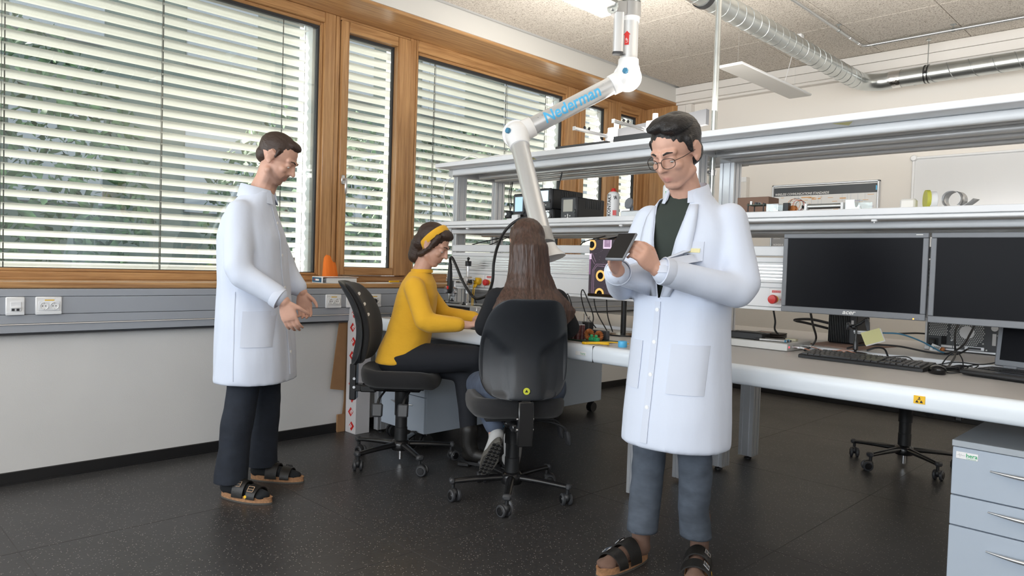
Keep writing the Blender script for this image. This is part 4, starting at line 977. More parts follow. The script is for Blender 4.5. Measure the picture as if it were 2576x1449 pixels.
def can(name, label, x, y, r, h, body, cap_m, kind):
    t = thing(name, label, 'spray can', (x, y, ZS))
    b = part('body', G().lathe([(.001, 0), (r*.96, 0), (r, .004), (r, h*.80), (r*.96, h*.84), (r*.62, h*.91), (r*.50, h*.92), (.001, h*.92)], (x, y, ZS), n=30), body, t, 40)
    part('cap', G().lathe([(r*.44, h*.915), (r*.44, h*.965), (r*.34, h*.99), (r*.30, h*1.03), (.001, h*1.03)], (x, y, ZS), n=20), cap_m, t, 40)
    fx = Vector((.45, -.89, 0)).normalized(); u = Vector((0, 0, 1)).cross(fx)*1.0; u = Vector((-fx.y, fx.x, 0))
    o = Vector((x, y, ZS)) + fx*(r + .0004)
    if kind == 'ipa':
        txt('KONTAKT', .028, o - u*.008 + Vector((0, 0, h*.10)), (0, 0, 1), -u, 'black_ink', b, bold=.0004)
        txt('IPA', .030, o - u*.006 + Vector((0, 0, h*.66)) - fx*.002, u, (0, 0, 1), 'black_ink', b, bold=.0008, sx=.8)
        part('print_block', G().box((-.011, -.001, 0), (.011, .0008, .030)).xf(Matrix.Translation(o + u*.016 + Vector((0, 0, h*.13)) - fx*.0015) @ Matrix.Rotation(math.atan2(u.y, u.x), 4, 'Z')), 'red', b, 40)
    else:
        txt('LR', .034, o - u*.020 + Vector((0, 0, h*.58)), u, (0, 0, 1), mat_green_ink, b, bold=.0005)
    return t
mat_green_ink = 'green'
can('spray_can', 'white isopropanol spray can with a red cap on the lower shelf', 1.594, 3.50, .037, .182, 'white_plastic', 'red', 'ipa')
can('spray_can', 'white spray can with a white cap just behind the man with glasses', 1.985, 3.50, .036, .215, 'white_plastic', 'white_plastic', 'lr')
t = thing('magnifier_head', 'small grey round mirror on a block, right of the spray can', 'instrument', (1.76, 3.46, ZS))
part('block', G().box((1.70, 3.43, ZS), (1.84, 3.50, ZS + .045), .006), 'alu', t)
part('head', G().lathe([(.032, 0), (.034, .01), (.030, .016), (.001, .015)], (1.76, 3.44, ZS + .085), (-.3, -.9, .2), 24).cyl((1.765, 3.46, ZS + .04), (1.765, 3.455, ZS + .075), .008, n=10), 'mon_grey', t)
# upper shelf: black and silver linear stage
t = thing('linear_stage', 'black and silver motorised linear stage lying on the upper shelf', 'instrument', (1.6, 3.7, ZT))
part('base_bar', G().box((1.20, 3.40, ZT + .014), (1.60, 3.445, ZT + .042), .003).box((1.22, 3.41, ZT), (1.25, 3.44, ZT + .014)).box((1.55, 3.41, ZT), (1.58, 3.44, ZT + .014)), 'dark_grey', t)
part('base_bar', G().box((1.50, 3.60, ZT + .0), (2.05, 3.66, ZT + .105), .003), 'dark_grey', t)
part('beam', G().prism([(1.25, ZT + .0), (1.27, ZT + .07), (1.285, ZT + .175), (1.31, ZT + .192), (2.02, ZT + .245), (2.02, ZT + .155), (1.42, ZT + .118), (1.37, ZT + .08), (1.36, ZT + .0)], .035, (0, 3.84, 0), (1, 0, 0), (0, 0, 1)), 'dark_grey', t)
for x, zz in ((1.352, .084), (1.650, .094)):
    b = part('slider_block', G().box((x - .026, 3.765, ZT + zz + .030), (x + .028, 3.81, ZT + zz + .120), .004).box((x - .030, 3.760, ZT + zz - .015), (x + .024, 3.80, ZT + zz + .028), .004).cyl((x + .020, 3.80, ZT + zz + .115), (x + .020, 3.80, ZT + zz + .165), .017, n=18), 'white_plastic', t, label='pale silver slider block')
    r = part('guide_rail', G().box((x - .010, 3.40, ZT + zz + .048), (x + .010, 3.77, ZT + zz + .066), .002), 'alu_rod', t)
    for yy in (3.50, 3.545): part('screw', G().cyl((x, yy, ZT + zz + .064), (x, yy, ZT + zz + .086), .006, n=8).cyl((x, yy, ZT + zz + .074), (x, yy, ZT + zz + .078), .010, n=8), 'black_metal', r)
    part('end_stop', G().box((x - .011, 3.395, ZT + zz + .045), (x + .011, 3.402, ZT + zz + .069), .001), 'white_plastic', r)
part('hand_wheel', G().lathe([(.030, 0), (.032, .004), (.032, .022), (.024, .028), (.012, .032), (.012, .06)], (1.195, 3.82, ZT + .125), (1, 0, 0), 24), 'white_plastic', t)
solo('white_cable', G().tube(catmull([(.30, 3.36, ZT + .004), (.36, 3.40, ZT + .045), (.43, 3.40, ZT + .050), (.55, 3.38, ZT + .006), (.62, 3.40, ZT + .03), (.78, 3.42, ZT + .030), (.95, 3.45, ZT + .006)]), .0035, 6)
     .tube(catmull([(.21, 3.40, 1.80), (.175, 3.37, 1.75), (.165, 3.36, 1.66), (.185, 3.38, 1.55), (.222, 3.40, 1.466)]), .0035, 6), 'white_plastic', 'white cable lying over the upper shelf and down its left upright', 'cable')
solo('black_cable', G().tube(catmull([(.40, 3.83, 1.79), (.405, 3.81, 1.70), (.42, 3.80, 1.60), (.40, 3.79, 1.52), (.38, 3.80, 1.462)]), .004, 6).tube(catmull([(.385, 3.83, 1.79), (.385, 3.81, 1.68), (.41, 3.80, 1.58), (.43, 3.81, 1.462)]), .0028, 6), 'black_plastic', 'two thin cables hanging beside the rear left upright', 'cable')
# right half of the lower shelf
t = thing('circuit_stack', 'stacked green circuit boards on spacers at the shelf edge behind the man', 'circuit board', (2.57, 3.42, ZS))
for z in (.006, .042): part('board', G().box((2.52, 3.37, ZS + z), (2.612, 3.45, ZS + z + .003)), 'pcb', t)
for x in (2.526, 2.606):
    for y in (3.376, 3.444): part('spacer', G().cyl((x, y, ZS), (x, y, ZS + .052), .0032, n=8), 'black_plastic', t)
for x, y, h in ((2.535, 3.39, .018), (2.555, 3.40, .013), (2.578, 3.385, .010), (2.595, 3.41, .008), (2.56, 3.43, .015)): part('component', G().cyl((x, y, ZS + .045), (x, y, ZS + .045 + h), .007, n=10), 'dark_grey' if h < .014 else 'alu_rod', t)
solo('brown_box', G().box((2.36, 3.58, ZS), (2.535, 3.70, ZS + .105), .002), 'brownbox', 'small brown cardboard box on the lower shelf behind the man', 'box')
def clear_box(x0, x1, y0, y1, h, label, fill):
    t = thing('clear_box', label, 'box', ((x0+x1)/2, (y0+y1)/2, ZS), 0, 'clear plastic boxes on the shelf')
    for q in (G().box((x0, y0, ZS), (x1, y0 + .0015, ZS + h)), G().box((x0, y1 - .0015, ZS), (x1, y1, ZS + h)), G().box((x0, y0, ZS), (x0 + .0015, y1, ZS + h)), G().box((x1 - .0015, y0, ZS), (x1, y1, ZS + h))): part('side', q, 'clear', t)
    part('bottom', G().box((x0, y0, ZS), (x1, y1, ZS + .002)), 'clear', t)
    r2 = random.Random(2); g = G()
    for k in range(9): p = (x0 + .012 + r2.random()*(x1 - x0 - .024), y0 + .012 + r2.random()*(y1 - y0 - .024), ZS + .003 + r2.random()*h*.3); g.box(p, (p[0] + .012, p[1] + .010, p[2] + .006), .001)
    part('contents', g, fill, t)
clear_box(2.624, 2.684, 3.37, 3.45, .045, 'clear plastic box with small parts, left of the wire bundle', 'white_ink')
clear_box(2.998, 3.060, 3.37, 3.53, .050, 'clear plastic box with crumpled film at the right end of the dark tray', 'foil')
t = thing('tray', 'dark flat tray holding the wire bundle and the silver roller', 'tray', (2.83, 3.45, ZS))
part('base', G().box((2.672, 3.39, ZS), (3.0, 3.52, ZS + .006), .002), mat('tray_brown', (.10, .07, .06), .5), t)
t = thing('wire_bundle', 'loop of thin coloured wires around a copper coil on the tray', 'wires', (2.735, 3.44, ZS + .006))
for k, (m, rr) in enumerate((('copper', .030), ('black_plastic', .034), ('red', .027), ('black_plastic', .024))):
    P = [(2.735 + .006*k + rr*cos(q)*1.0, 3.43 + .012*k + .006*sin(2*q), ZS + .040 + rr*sin(q)) for q in [i*.35 for i in range(19)]]
    part('wire', G().tube(P, .0012, 5), m, t)
part('coil', G().lathe([(.008, -.009), (.017, -.009), (.017, .009), (.008, .009)], (2.725, 3.45, ZS + .024), (.3, 1, 0), 20), 'copper', t)
part('connector', G().box((2.684, 3.42, ZS + .006), (2.712, 3.45, ZS + .052), .002), 'black_plastic', t)
t = thing('roller', 'ribbed silver roller between two white end blocks on the tray', 'roller', (2.88, 3.43, ZS + .006))
part('barrel', G().cyl((2.805, 3.43, ZS + .030), (2.962, 3.43, ZS + .030), .0125, n=20), 'zinc', t)
for x in (2.792, 2.960): part('end_block', G().box((x, 3.412, ZS + .006), (x + .013, 3.448, ZS + .045), .002), 'white_plastic', t)
part('wing_nut', G().cyl((2.780, 3.43, ZS + .030), (2.793, 3.43, ZS + .030), .004, n=8).box((2.776, 3.421, ZS + .022), (2.781, 3.439, ZS + .038), .002), 'black_metal', t)
solo('white_block', G().box((3.214, 3.40, ZS), (3.276, 3.445, ZS + .048), .008), mat('cream_plastic', (.84, .82, .78), .5), 'cream rounded plastic block on the lower shelf under the whiteboard corner', 'block')
t = thing('tape_roll', 'white tape dispenser disc with yellow-green tape, beside the cream block', 'tape roll', (3.325, 3.42, ZS))
part('case', G().lathe([(.030, -.016), (.038, -.013), (.038, .013), (.030, .016)], (3.335, 3.42, ZS + .038), (1, .55, 0), 28), 'white_plastic', t)
part('tape', G().lathe([(.036, -.0075), (.041, -.0075), (.041, .0075), (.036, .0075)], (3.318, 3.412, ZS + .0415), (1, .55, 0), 28), mat('tape_green', (.55, .55, .08), .3), t)
t = thing('metal_strip', 'rolled shiny metal strip with a curled end on the lower shelf', 'metal strip', (3.43, 3.42, ZS))
g = G(); rings = []
for k in range(30):
    a = radians(-70) - radians(335)*k/29; rr = .037 - .002*k/29
    rings.append([(3.413 + rr*cos(a) + e*.012, y, ZS + .0375 + rr*sin(a)) for e, y in ((0, 3.385), (1, 3.45))])
tail = []
for k in range(9):
    x = 3.425 + .0085*k; tail.append([(x, 3.39, ZS + .002 + .00055*k*k), (x + .010, 3.45, ZS + .002 + .00055*k*k)])
rings = tail[::-1] + rings
g.loft(rings, caps=False, closed=False); o = part('strip', g, 'alu_rod', t, 60); md = o.modifiers.new('thickness', 'SOLIDIFY'); md.thickness = .0016
# ================================================================== THINGS ON THE BENCH
ZR = ZD + .0202      # rear, slightly raised top
# grey monitors
def monitor(x0, x1, y, z0, z1, label, right):
    t = thing('monitor', label, 'monitor', ((x0+x1)/2, y + .05, ZR), 0, 'grey monitors on the bench')
    b = .021
    part('screen', G().box((x0 + b - .002, y + .004, z0 + .026), (x1 - b + .002, y + .012, z1 - .020)), 'screen_off', t)
    part('back', G().box((x0 + .004, y + .010, z0 + .004), (x1 - .004, y + .045, z1 - .004), .012), 'dark_grey', t)
    part('bezel', G().box((x0, y, z0), (x1, y + .014, z0 + .028), .003), 'mon_grey', t)
    part('bezel', G().box((x0, y, z1 - .022), (x1, y + .014, z1), .003), 'mon_grey', t)
    part('bezel', G().box((x0, y, z0 + .0285), (x0 + b, y + .014, z1 - .0225), .002), 'mon_grey', t)
    part('bezel', G().box((x1 - b, y, z0 + .0285), (x1, y + .014, z1 - .0225), .002), 'mon_grey', t)
    part('arm', G().box(((x0+x1)/2 - .05, y + .045, (z0+z1)/2 - .05), ((x0+x1)/2 + .05, y + .060, (z0+z1)/2 + .05), .004).cyl(((x0+x1)/2, y + .06, (z0+z1)/2), ((x0+x1)/2, 3.43, (z0+z1)/2 + .05), .018, n=12), 'black_metal', t)
    if not right:
        txt('acer', .027, ((x0+x1)/2 + .002, y - .0004, z0 + .0075), (1, 0, 0), (0, 0, 1), 'white_ink', t, bold=.0006, shear=.25, align='CENTER', sx=1.15)
        part('model_mark', G().box((x1 - .048, y - .0006, z1 - .010), (x1 - .022, y, z1 - .0065)), 'white_ink', t)
        for k in range(5): part('button', G().box((x1 - .140 + k*.024, y - .0012, z0 + .003), (x1 - .118 + k*.024, y + .001, z0 + .009), .0006), 'mon_grey', t)
        part('power_light', G().cyl((x1 - .043, y - .0016, z0 + .0062), (x1 - .043, y + .001, z0 + .0062), .003, n=10), 'led_orange', t, label='glowing orange power light')
    return t
monitor(2.735, 3.353, 3.335, .989, 1.358, 'grey widescreen monitor with a dark screen, left one of the two', False)
monitor(3.362, 3.980, 3.335, .985, 1.358, 'grey widescreen monitor with a dark screen, cut by the right edge', True)
# microscope monitor with the magnified circuit board on its screen
t = thing('monitor', 'black thin-edged monitor showing a magnified circuit board, beside the man with glasses', 'monitor', (1.85, 3.33, ZD))
x0, x1, y, z0, z1 = 1.572, 2.070, 3.315, 1.000, 1.334
part('housing', G().box((x0, y, z0), (x1, y + .035, z1), .004), 'black_plastic', t)
part('chin', G().box((x0, y - .003, z0), (x1, y + .002, z0 + .017), .002), 'black_gloss', t)
part('support_bar', G().box((x0 - .01, y + .002, z0 - .014), (x1, y + .03, z0 - .001), .002), 'white_lam', t)
part('stand', G().cyl((1.80, y + .05, ZD), (1.80, y + .05, 1.05), .016, n=14).lathe([(.09, 0), (.09, .008), (.02, .014)], (1.80, y + .05, ZD), n=28), 'black_metal', t)
def em(n, c, s=.85): return mat(n, tuple(q*.12 for q in c), .3, emit=(c, s), spec=.2)
D = part('display', G().box((x0 + .004, y - .001, z0 + .017), (x1 - .004, y + .001, z1 - .004)), em('screen_board', (.050, .040, .050)), t)
mp_, mg, mw, mk, mv = em('screen_trace', (.36, .22, .33)), em('screen_gold', (.95, .55, .16)), em('screen_solder', (.78, .62, .78)), em('screen_black', (.004, .003, .003), .2), em('screen_violet', (.20, .11, .20))
def P2(u, v): return Vector((x0 + .004 + u, y - .0016, z0 + .017 + v))       # u right, v up, metres on the screen
def ring(u, v, r0, r1, m, nm='ring_print'):
    g = G(); n = 32; V = []; F = []
    H = .3125
    for q in ang(n):
        for r in (r0, r1):
            p = P2(max(0, u + r*cos(q)), min(H, max(0, v + r*sin(q)))); V.append(p)
    for k in range(n):
        a = 2*k; b = (2*k + 2) % (2*n); F.append((a, a + 1, b + 1, b))
    part(nm, g.add(V, F), m, D, None)
for u, v in ((.014, .285), (.086, .105), (.082, .0)):
    ring(u, v, .020, .033, mg); ring(u, v, .0, .020, mk, 'hole_print')
def line(pts, w, m):
    g = G()
    for a, b in zip(pts, pts[1:]):
        a, b = Vector(a), Vector(b); d = (b - a).normalized(); n = Vector((-d.y, d.x))*w/2; a2, b2 = a - d*w/2, b + d*w/2
        g.add([P2(*(a2 - n)), P2(*(b2 - n)), P2(*(b2 + n)), P2(*(a2 + n))], [(0, 1, 2, 3)])
    part('trace_print', g, m, D, None)
for o in (0, .016):
    line([(.026 + o*.7, .002), (.026 + o*.7, .135 + o*.2), (.052 + o*.4, .172 - o*.6), (.145, .172 - o)], .0022, mp_)
line([(.010, .235), (.022, .232), (.048, .186)], .0022, mp_); line([(.004, .212), (.016, .208), (.040, .172)], .0022, mp_)
line([(.128, .285), (.150, .262), (.156, .232)], .0022, mp_)
g = G(); rnd = random.Random(3)
for k in range(150):
    u, v, s = rnd.random()*.485, rnd.random()*.31, .0006 + .0009*rnd.random(); g.add([P2(u, v), P2(u + s, v), P2(u + s, v + s), P2(u, v + s)], [(0, 1, 2, 3)])
part('speck_print', g, mw, D, None)
def blk(u0, v0, u1, v1, m): part('pad_print', G().add([P2(u0, v0), P2(u1, v0), P2(u1, v1), P2(u0, v1)], [(0, 1, 2, 3)]), m, D, None)
blk(.098, .262, .158, .3125, mw); blk(.106, .272, .150, .3125, mv); blk(.122, .292, .142, .310, mw)
blk(.0, .20, .016, .232, mw); blk(.0, .11, .012, .20, mv)
blk(.130, .105, .200, .118, mw); blk(.125, .080, .200, .103, mv); blk(.132, .086, .150, .102, mw); blk(.170, .078, .198, .094, mw)
blk(.155, .0, .30, .030, mv); blk(.165, .035, .185, .062, mw); blk(.205, .030, .226, .066, mw); blk(.21, .07, .235, .085, mw); blk(.24, .09, .30, .105, mw)
txt('2R0', .050, P2(.158, .192), (0, 0, -1), (1, 0, 0), mp_.name if mp_.name in M else 'white_ink', D)
# SDR box with the things lying on it
t = thing('signal_box', 'flat silver measurement box with two coaxial connectors left of the keyboard', 'instrument', (2.57, 3.56, ZD))
part('housing', G().box((2.42, 3.445, ZD + .002), (2.728, 3.72, ZD + .040), .003), mat('silver_box', (.60, .60, .585), .4, .3), t)
part('status_light', G().cyl((2.728, 3.462, ZD + .022), (2.7295, 3.462, ZD + .022), .004, n=10), mat('led_red', (1, .05, .08), .3, emit=((1, .03, .06), 2)), t, label='small red status light')
for yy in (3.505, 3.62): part('connector', G().cyl((2.728, yy, ZD + .022), (2.738, yy, ZD + .022), .0075, n=6).cyl((2.738, yy, ZD + .022), (2.762, yy, ZD + .022), .0055, n=12).cyl((2.752, yy, ZD + .022), (2.765, yy, ZD + .022), .0072, n=6), 'alu_rod', t)
ZB = ZD + .0402
t = thing('coax_cable', 'pair of copper coloured coaxial cables from the silver box past the keyboard', 'cable', (2.95, 3.55, ZD))
for k, (yy, pts) in enumerate(((3.505, [(2.79, 3.50, ZD + .020), (2.86, 3.475, ZD + .014), (2.96, 3.46, ZD + .030), (3.08, 3.475, ZD + .014), (3.16, 3.52, ZD + .006)]), (3.62, [(2.80, 3.605, ZD + .018), (2.88, 3.56, ZD + .010), (2.98, 3.50, ZD + .032), (3.10, 3.50, ZD + .008), (3.24, 3.57, ZD + .008)]))):
    part('cable', G().tube(catmull([(2.765, yy, ZD + .022)] + pts), .0024, 6), 'coax', t)
    part('sleeve', G().cyl((2.765, yy, ZD + .022), (2.788, yy - .003, ZD + .020), .0042, n=8), 'white_plastic', t)
    e = Vector(pts[-1]); part('plug', G().cyl(e, e + Vector((.028, .018, 0)), .0048, n=10), 'white_plastic', t); part('pin', G().cyl(e + Vector((.028, .018, 0)), e + Vector((.044, .028, 0)), .0052, n=8), 'alu_rod', t)
solo('power_supply', G().box((2.40, 3.47, ZB), (2.585, 3.56, ZB + .036), .005).box((2.43, 3.48, ZB + .036), (2.56, 3.55, ZB + .038), .0008), 'black_plastic', 'flat black power supply lying on the silver box', 'power supply')
t = thing('wallet', 'thick dark brown leather wallet on the silver box behind the pens', 'wallet', (2.54, 3.63, ZB))
lt = mat('wallet_leather', (.030, .021, .017), .5, bump=.2, bscale=120)
for z0, z1 in ((.0, .010), (.012, .021), (.0225, .032)): part('flap', G().box((2.47, 3.585, ZB + z0), (2.618, 3.69, ZB + z1), .004), lt, t)
part('badge', G().box((2.50, 3.62, ZB + .032), (2.555, 3.64, ZB + .0328), .0003), 'coax', t)
for k, (ya, yb) in enumerate(((3.462, 3.520), (3.500, 3.555))):
    a, b = Vector((2.575, ya, ZB + .0072)), Vector((2.705, yb - .03, ZB + .0072)); d = (b - a).normalized()
    t = thing('pen', 'silver grey pen with a blue end on the silver box, %s' % ('front one' if k == 0 else 'rear one'), 'pen', tuple(a), 0, 'silver pens')
    part('barrel', G().cyl(a, b, .0062, n=14), 'alu_rod', t); part('grip', G().cyl(a - d*.03, a, .0030, .0062, 14), 'black_gloss', t); part('blue_ring', G().cyl(b - d*.012, b - d*.003, .0066, n=14), 'knob_blue', t); part('end_cap', G().cyl(b, b + d*.006, .0058, .004, 14), 'dark_grey', t)
solo('eraser', G().box((2.645, 3.60, ZB), (2.700, 3.63, ZB + .012), .002), mat('eraser_beige', (.62, .58, .42), .7), 'small beige block at the rear corner of the silver box', 'eraser')
solo('orange_card', G().box((2.585, 3.545, ZB), (2.645, 3.582, ZB + .004), .001), 'coax', 'flat orange card tucked under the wallet', 'card')
# keyboard with separate keys
t = thing('keyboard', 'black full-size keyboard in front of the left grey monitor', 'keyboard', (3.118, 3.255, ZD), radians(-3.0))
part('case', G().loft([[Vector((x, yy, zz)) for yy, zz in ((0, .002), (0, .013), (.008, .0165), (.150, .030), (.158, .026), (.158, .006))] for x in (-.262, .262)]), 'black_plastic', t, 30, True)
km = {}
def key(x, yy, w):
    if w not in km:
        g = G().loft([[(-w/2 + a, -.0082 + a, h), (w/2 - a, -.0082 + a, h), (w/2 - a, .0082 - a, h), (-w/2 + a, .0082 - a, h)] for a, h in ((0, 0), (.0004, .004), (.0018, .0062))])
        km[w] = mesh_of(g, 'key', 30); km[w].materials.append(M['key'])
    o = link('key', km[w], [], t); o.location = (x, yy, .0165 + (yy - .008)*.095); o.rotation_euler = (radians(5.4), 0, 0)
M['key'] = mat('key_cap', (.020, .021, .024), .38)
P_ = .0222
for r in range(6):
    yy = .022 + r*.0218 + (.006 if r == 5 else 0)
    if r == 0: ws = [1.25]*3 + [6.0] + [1.25]*4
    elif r == 1: ws = [1.25] + [1]*11 + [2.75]
    elif r == 2: ws = [1.75] + [1]*11 + [2.25]
    elif r == 3: ws = [1.5] + [1]*12 + [1.5]
    elif r == 4: ws = [1]*13 + [2]
    else: ws = [1, .8, 1, 1, 1, 1, .4, 1, 1, 1, 1, .4, 1, 1, 1, 1]
    x = -.252; tot = 15.0; f = 15.0/sum(ws)
    for w in ws:
        w2 = w*f
        if not (r == 5 and w in (.4, .8)): key(x + w2*P_/2, yy, round(w2*P_ - .0030, 4))
        x += w2*P_
    x = -.252 + 15.25*P_
    for k in range(3):
        if r in (4, 3, 5) or r == 0 or (r == 1 and k == 1): key(x + (k + .5)*P_, yy, .0190)
    x += 3.25*P_
    for k in range(4):
        if r != 5: key(x + (k + .5)*P_, yy, .0190)
solo('keyboard_cable', G().tube(catmull([(3.30, 3.42, ZD + .022), (3.25, 3.50, ZD + .03), (3.20, 3.53, ZD + .025), (3.16, 3.50, ZD + .02)]), .0026, 6), 'black_plastic', 'thin black cable end curving behind the keyboard', 'cable')
t = thing('mouse', 'glossy black computer mouse at the right end of the keyboard', 'mouse', (3.425, 3.265, ZD), radians(28))
R = []
for z, f in ((0, .90), (.006, 1.0), (.014, 1.0), (.022, .93), (.029, .78), (.034, .52), (.0365, .22)):
    R.append([(cos(q)*.031*f*(1 - .12*sin(q)), sin(q)*.052*f - (.008 if z > .02 else 0), z) for q in ang(28)])
part('body', G().loft(R), 'black_gloss', t, 80, True)
part('wheel', G().cyl((-.003, .022, .029), (.003, .022, .029), .008, n=14), 'dark_grey', t, 40, True)
# laptop
t = thing('laptop', 'black laptop with a grey lid rim, open at the right edge of the bench', 'laptop', (3.497, 3.30, ZD), radians(-13))
part('base', G().loft([[Vector((x, yy, zz)) for x, yy in ((0 + i, 0 + i), (.37 - i, 0 + i), (.37 - i, .255), (0 + i, .255))] for i, zz in ((.010, .004), (.0, .012), (.0, .020), (.004, .024))]), 'black_plastic', t, 30, True)
part('palm_rest', G().box((.015, .012, .0235), (.355, .085, .0248), .0006), 'dark_grey', t, 40, True)
part('touchpad', G().box((.11, .018, .0245), (.22, .078, .0253), .0005), 'black_gloss', t, 40, True)
km['lapkey'] = mesh_of(G().box((0, 0, 0), (.0176, .0170, .004), .0012), 'key'); km['lapkey'].materials.append(M['key'])
for r in range(6):
    for k in range(16):
        if r == 0 and 4 <= k <= 8:
            if k == 4: part('key', G().box((.022 + 4*.0208, .095, .024), (.022 + 9*.0208 - .003, .112, .028), .0012), 'key', t, 40, True)
            continue
        o = link('key', km['lapkey'], [], t); o.location = (.022 + k*.0208, .095 + r*.0200, .024)
mt_ = Matrix.Translation((0, .262, .028)) @ Matrix.Rotation(radians(-8), 4, 'X')
sc_ = part('lid', G().box((.006, 0, 0), (.366, .011, .262), .005).xf(mt_), 'mon_grey', t, 40, True)
part('screen', G().box((.026, -.0015, .026), (.346, .0005, .240)).xf(mt_), 'screen_off', sc_, 40, True)
part('hinge', G().box((.045, .250, .018), (.095, .266, .034), .003), 'mon_grey', t, 40, True)
# mini computer on its board
t = thing('mini_computer', 'black finned mini computer standing behind the left grey monitor', 'computer', (2.815, 3.975, ZR + .006))
zz = ZR + .0063
part('body', G().box((2.744, 3.895, zz), (2.892, 4.085, zz + .215), .008), 'black_plastic', t)
for k in range(12): part('cooling_fin', G().box((2.750 + k*.0088, 3.887, zz + .006), (2.7545 + k*.0088, 3.897, zz + .20), .001), 'black_metal', t)
part('side_plate', G().box((2.862, 3.888, zz + .004), (2.888, 3.897, zz + .21), .001), 'dark_grey', t); part('label', G().box((2.866, 3.8865, zz + .105), (2.878, 3.888, zz + .125)), 'paper', t)
solo('hardboard_sheet', G().prism([(2.715, 3.75), (2.965, 3.66), (3.04, 4.08), (2.74, 4.15)], .0055, (0, 0, ZR)), mat('hardboard', (.30, .19, .15), .8), 'brown hardboard sheet under the mini computer', 'board')
# desktop computer lying on its side, rear panel towards the viewer
t = thing('desktop_computer', 'desktop computer seen from its rear panel below the right grey monitor', 'computer', (3.40, 4.3, ZR))
px0, px1, py, pz0, pz1 = 3.155, 3.60, 4.10, ZR + .006, ZR + .185
part('case', G().box((px0, py + .004, pz0), (px1, py + .40, pz1), .003), 'mon_grey', t)
bk = part('rear_panel', G().box((px0 + .008, py, pz0 + .010), (px1 - .004, py + .008, pz1 - .004), .001), mat('rear_panel_grey', (.075, .078, .082), .45, .4), t)
for q in (G().box((px0, py - .004, pz0), (px0 + .010, py + .01, pz1), .001), G().box((px0, py - .004, pz0 - .002), (px1, py + .01, pz0 + .008), .001)): part('edge_frame', q, 'alu_rod', t)
part('foot', G().box((px0, py - .006, pz0 - .006), (px0 + .025, py + .02, pz0 + .014), .002), 'alu_rod', t)
g = G()
def hole(x, z, r): g.lathe([(r, 0), (.0001, .0004)], (x, py - .0004, z), (0, -1, 0), 6, False)
for i in range(9):
    for j in range(9): hole(px0 + .020 + i*.0092 + (.0046 if j % 2 else 0), pz0 + .072 + j*.0084, .0034)
for i in range(-8, 9):
    for j in range(-9, 10):
        x, z = i*.0092 + (.0046 if j % 2 else 0), j*.0084
        if .030 < sqrt(x*x + z*z) < .074 and pz0 + .095 + z < pz1 - .008 and pz0 + .095 + z > pz0 + .02: hole(px0 + .185 + x, pz0 + .095 + z, .0034)
o = part('ventilation_holes', g, mat('mesh_bright', (.62, .63, .62), .4), bk, None); o['kind'] = 'stuff'
part('fan_ring', G().lathe([(.025, 0), (.032, 0), (.032, .002), (.025, .002)], (px0 + .185, py - .0002, pz0 + .095), (0, -1, 0), 28), 'white_plastic', bk)
part('fan_hub', G().box((px0 + .168, py - .002, pz0 + .078), (px0 + .202, py, pz0 + .112), .002), 'dark_grey', bk)
for x in (.300, .342): part('water_port', G().lathe([(.0115, 0), (.015, 0), (.015, .002), (.0115, .002)], (px0 + x, py, pz0 + .125), (0, -1, 0), 20), 'white_plastic', bk)
part('mains_inlet', G().box((px0 + .018, py - .004, pz0 + .020), (px0 + .062, py, pz0 + .055), .003), 'black_plastic', bk)
part('rocker_switch', G().box((px0 + .075, py - .004, pz0 + .028), (px0 + .098, py, pz0 + .070), .003), 'black_gloss', bk)
part('port_cover', G().box((px0 + .292, py - .002, pz0 + .040), (px0 + .308, py, pz0 + .098), .005), 'white_ink', bk)
for x, w in ((.075, .050), (.128, .036)): part('port', G().box((px0 + x, py - .002, pz0 + .012), (px0 + x + w, py, pz0 + .024), .002), 'white_ink', bk)
part('serial_port', G().box((px0 + .178, py - .003, pz0 + .010), (px0 + .262, py, pz0 + .028), .004), 'alu_rod', bk); part('port_insert', G().box((px0 + .192, py - .0036, pz0 + .013), (px0 + .248, py - .002, pz0 + .024), .003), 'dark_grey', bk)
for x, z in ((.255, .045), (.315, .09), (.315, .04), (.32, .018), (.27, .015), (.12, .05)): part('screw', G().lathe([(.005, 0), (.004, .002), (.001, .003)], (px0 + x, py, pz0 + z), (0, -1, 0), 10), 'alu_rod', bk)
t = thing('power_plug', 'black mains connector with barcode label in the desktop computer', 'plug', (px0 + .04, py - .03, ZR))
part('body', G().box((px0 + .026, py - .034, pz0 + .024), (px0 + .054, py - .004, pz0 + .050), .005), 'black_plastic', t)
part('label', G().prism([(0, 0), (.038, -.012), (.052, .020), (.012, .034)], .001, (px0 + .035, py - .05, ZR + .002), (1, 0, 0), (0, .15, 1)), 'paper', t)
g = G()
for k in range(7): a = .004 + k*.0042; g.prism([(a + .008, .002), (a + .010, .0014), (a + .016, .018), (a + .014, .0186)], .0004, (px0 + .038, py - .0512, ZR + .004), (1, 0, 0), (0, .15, 1))
part('barcode', g, 'black_ink', t)
solo('brown_plug', G().box((px0 + .072, py - .03, ZR), (px0 + .096, py - .008, ZR + .018), .004), 'copper', 'small brown connector beside the barcode label', 'plug')
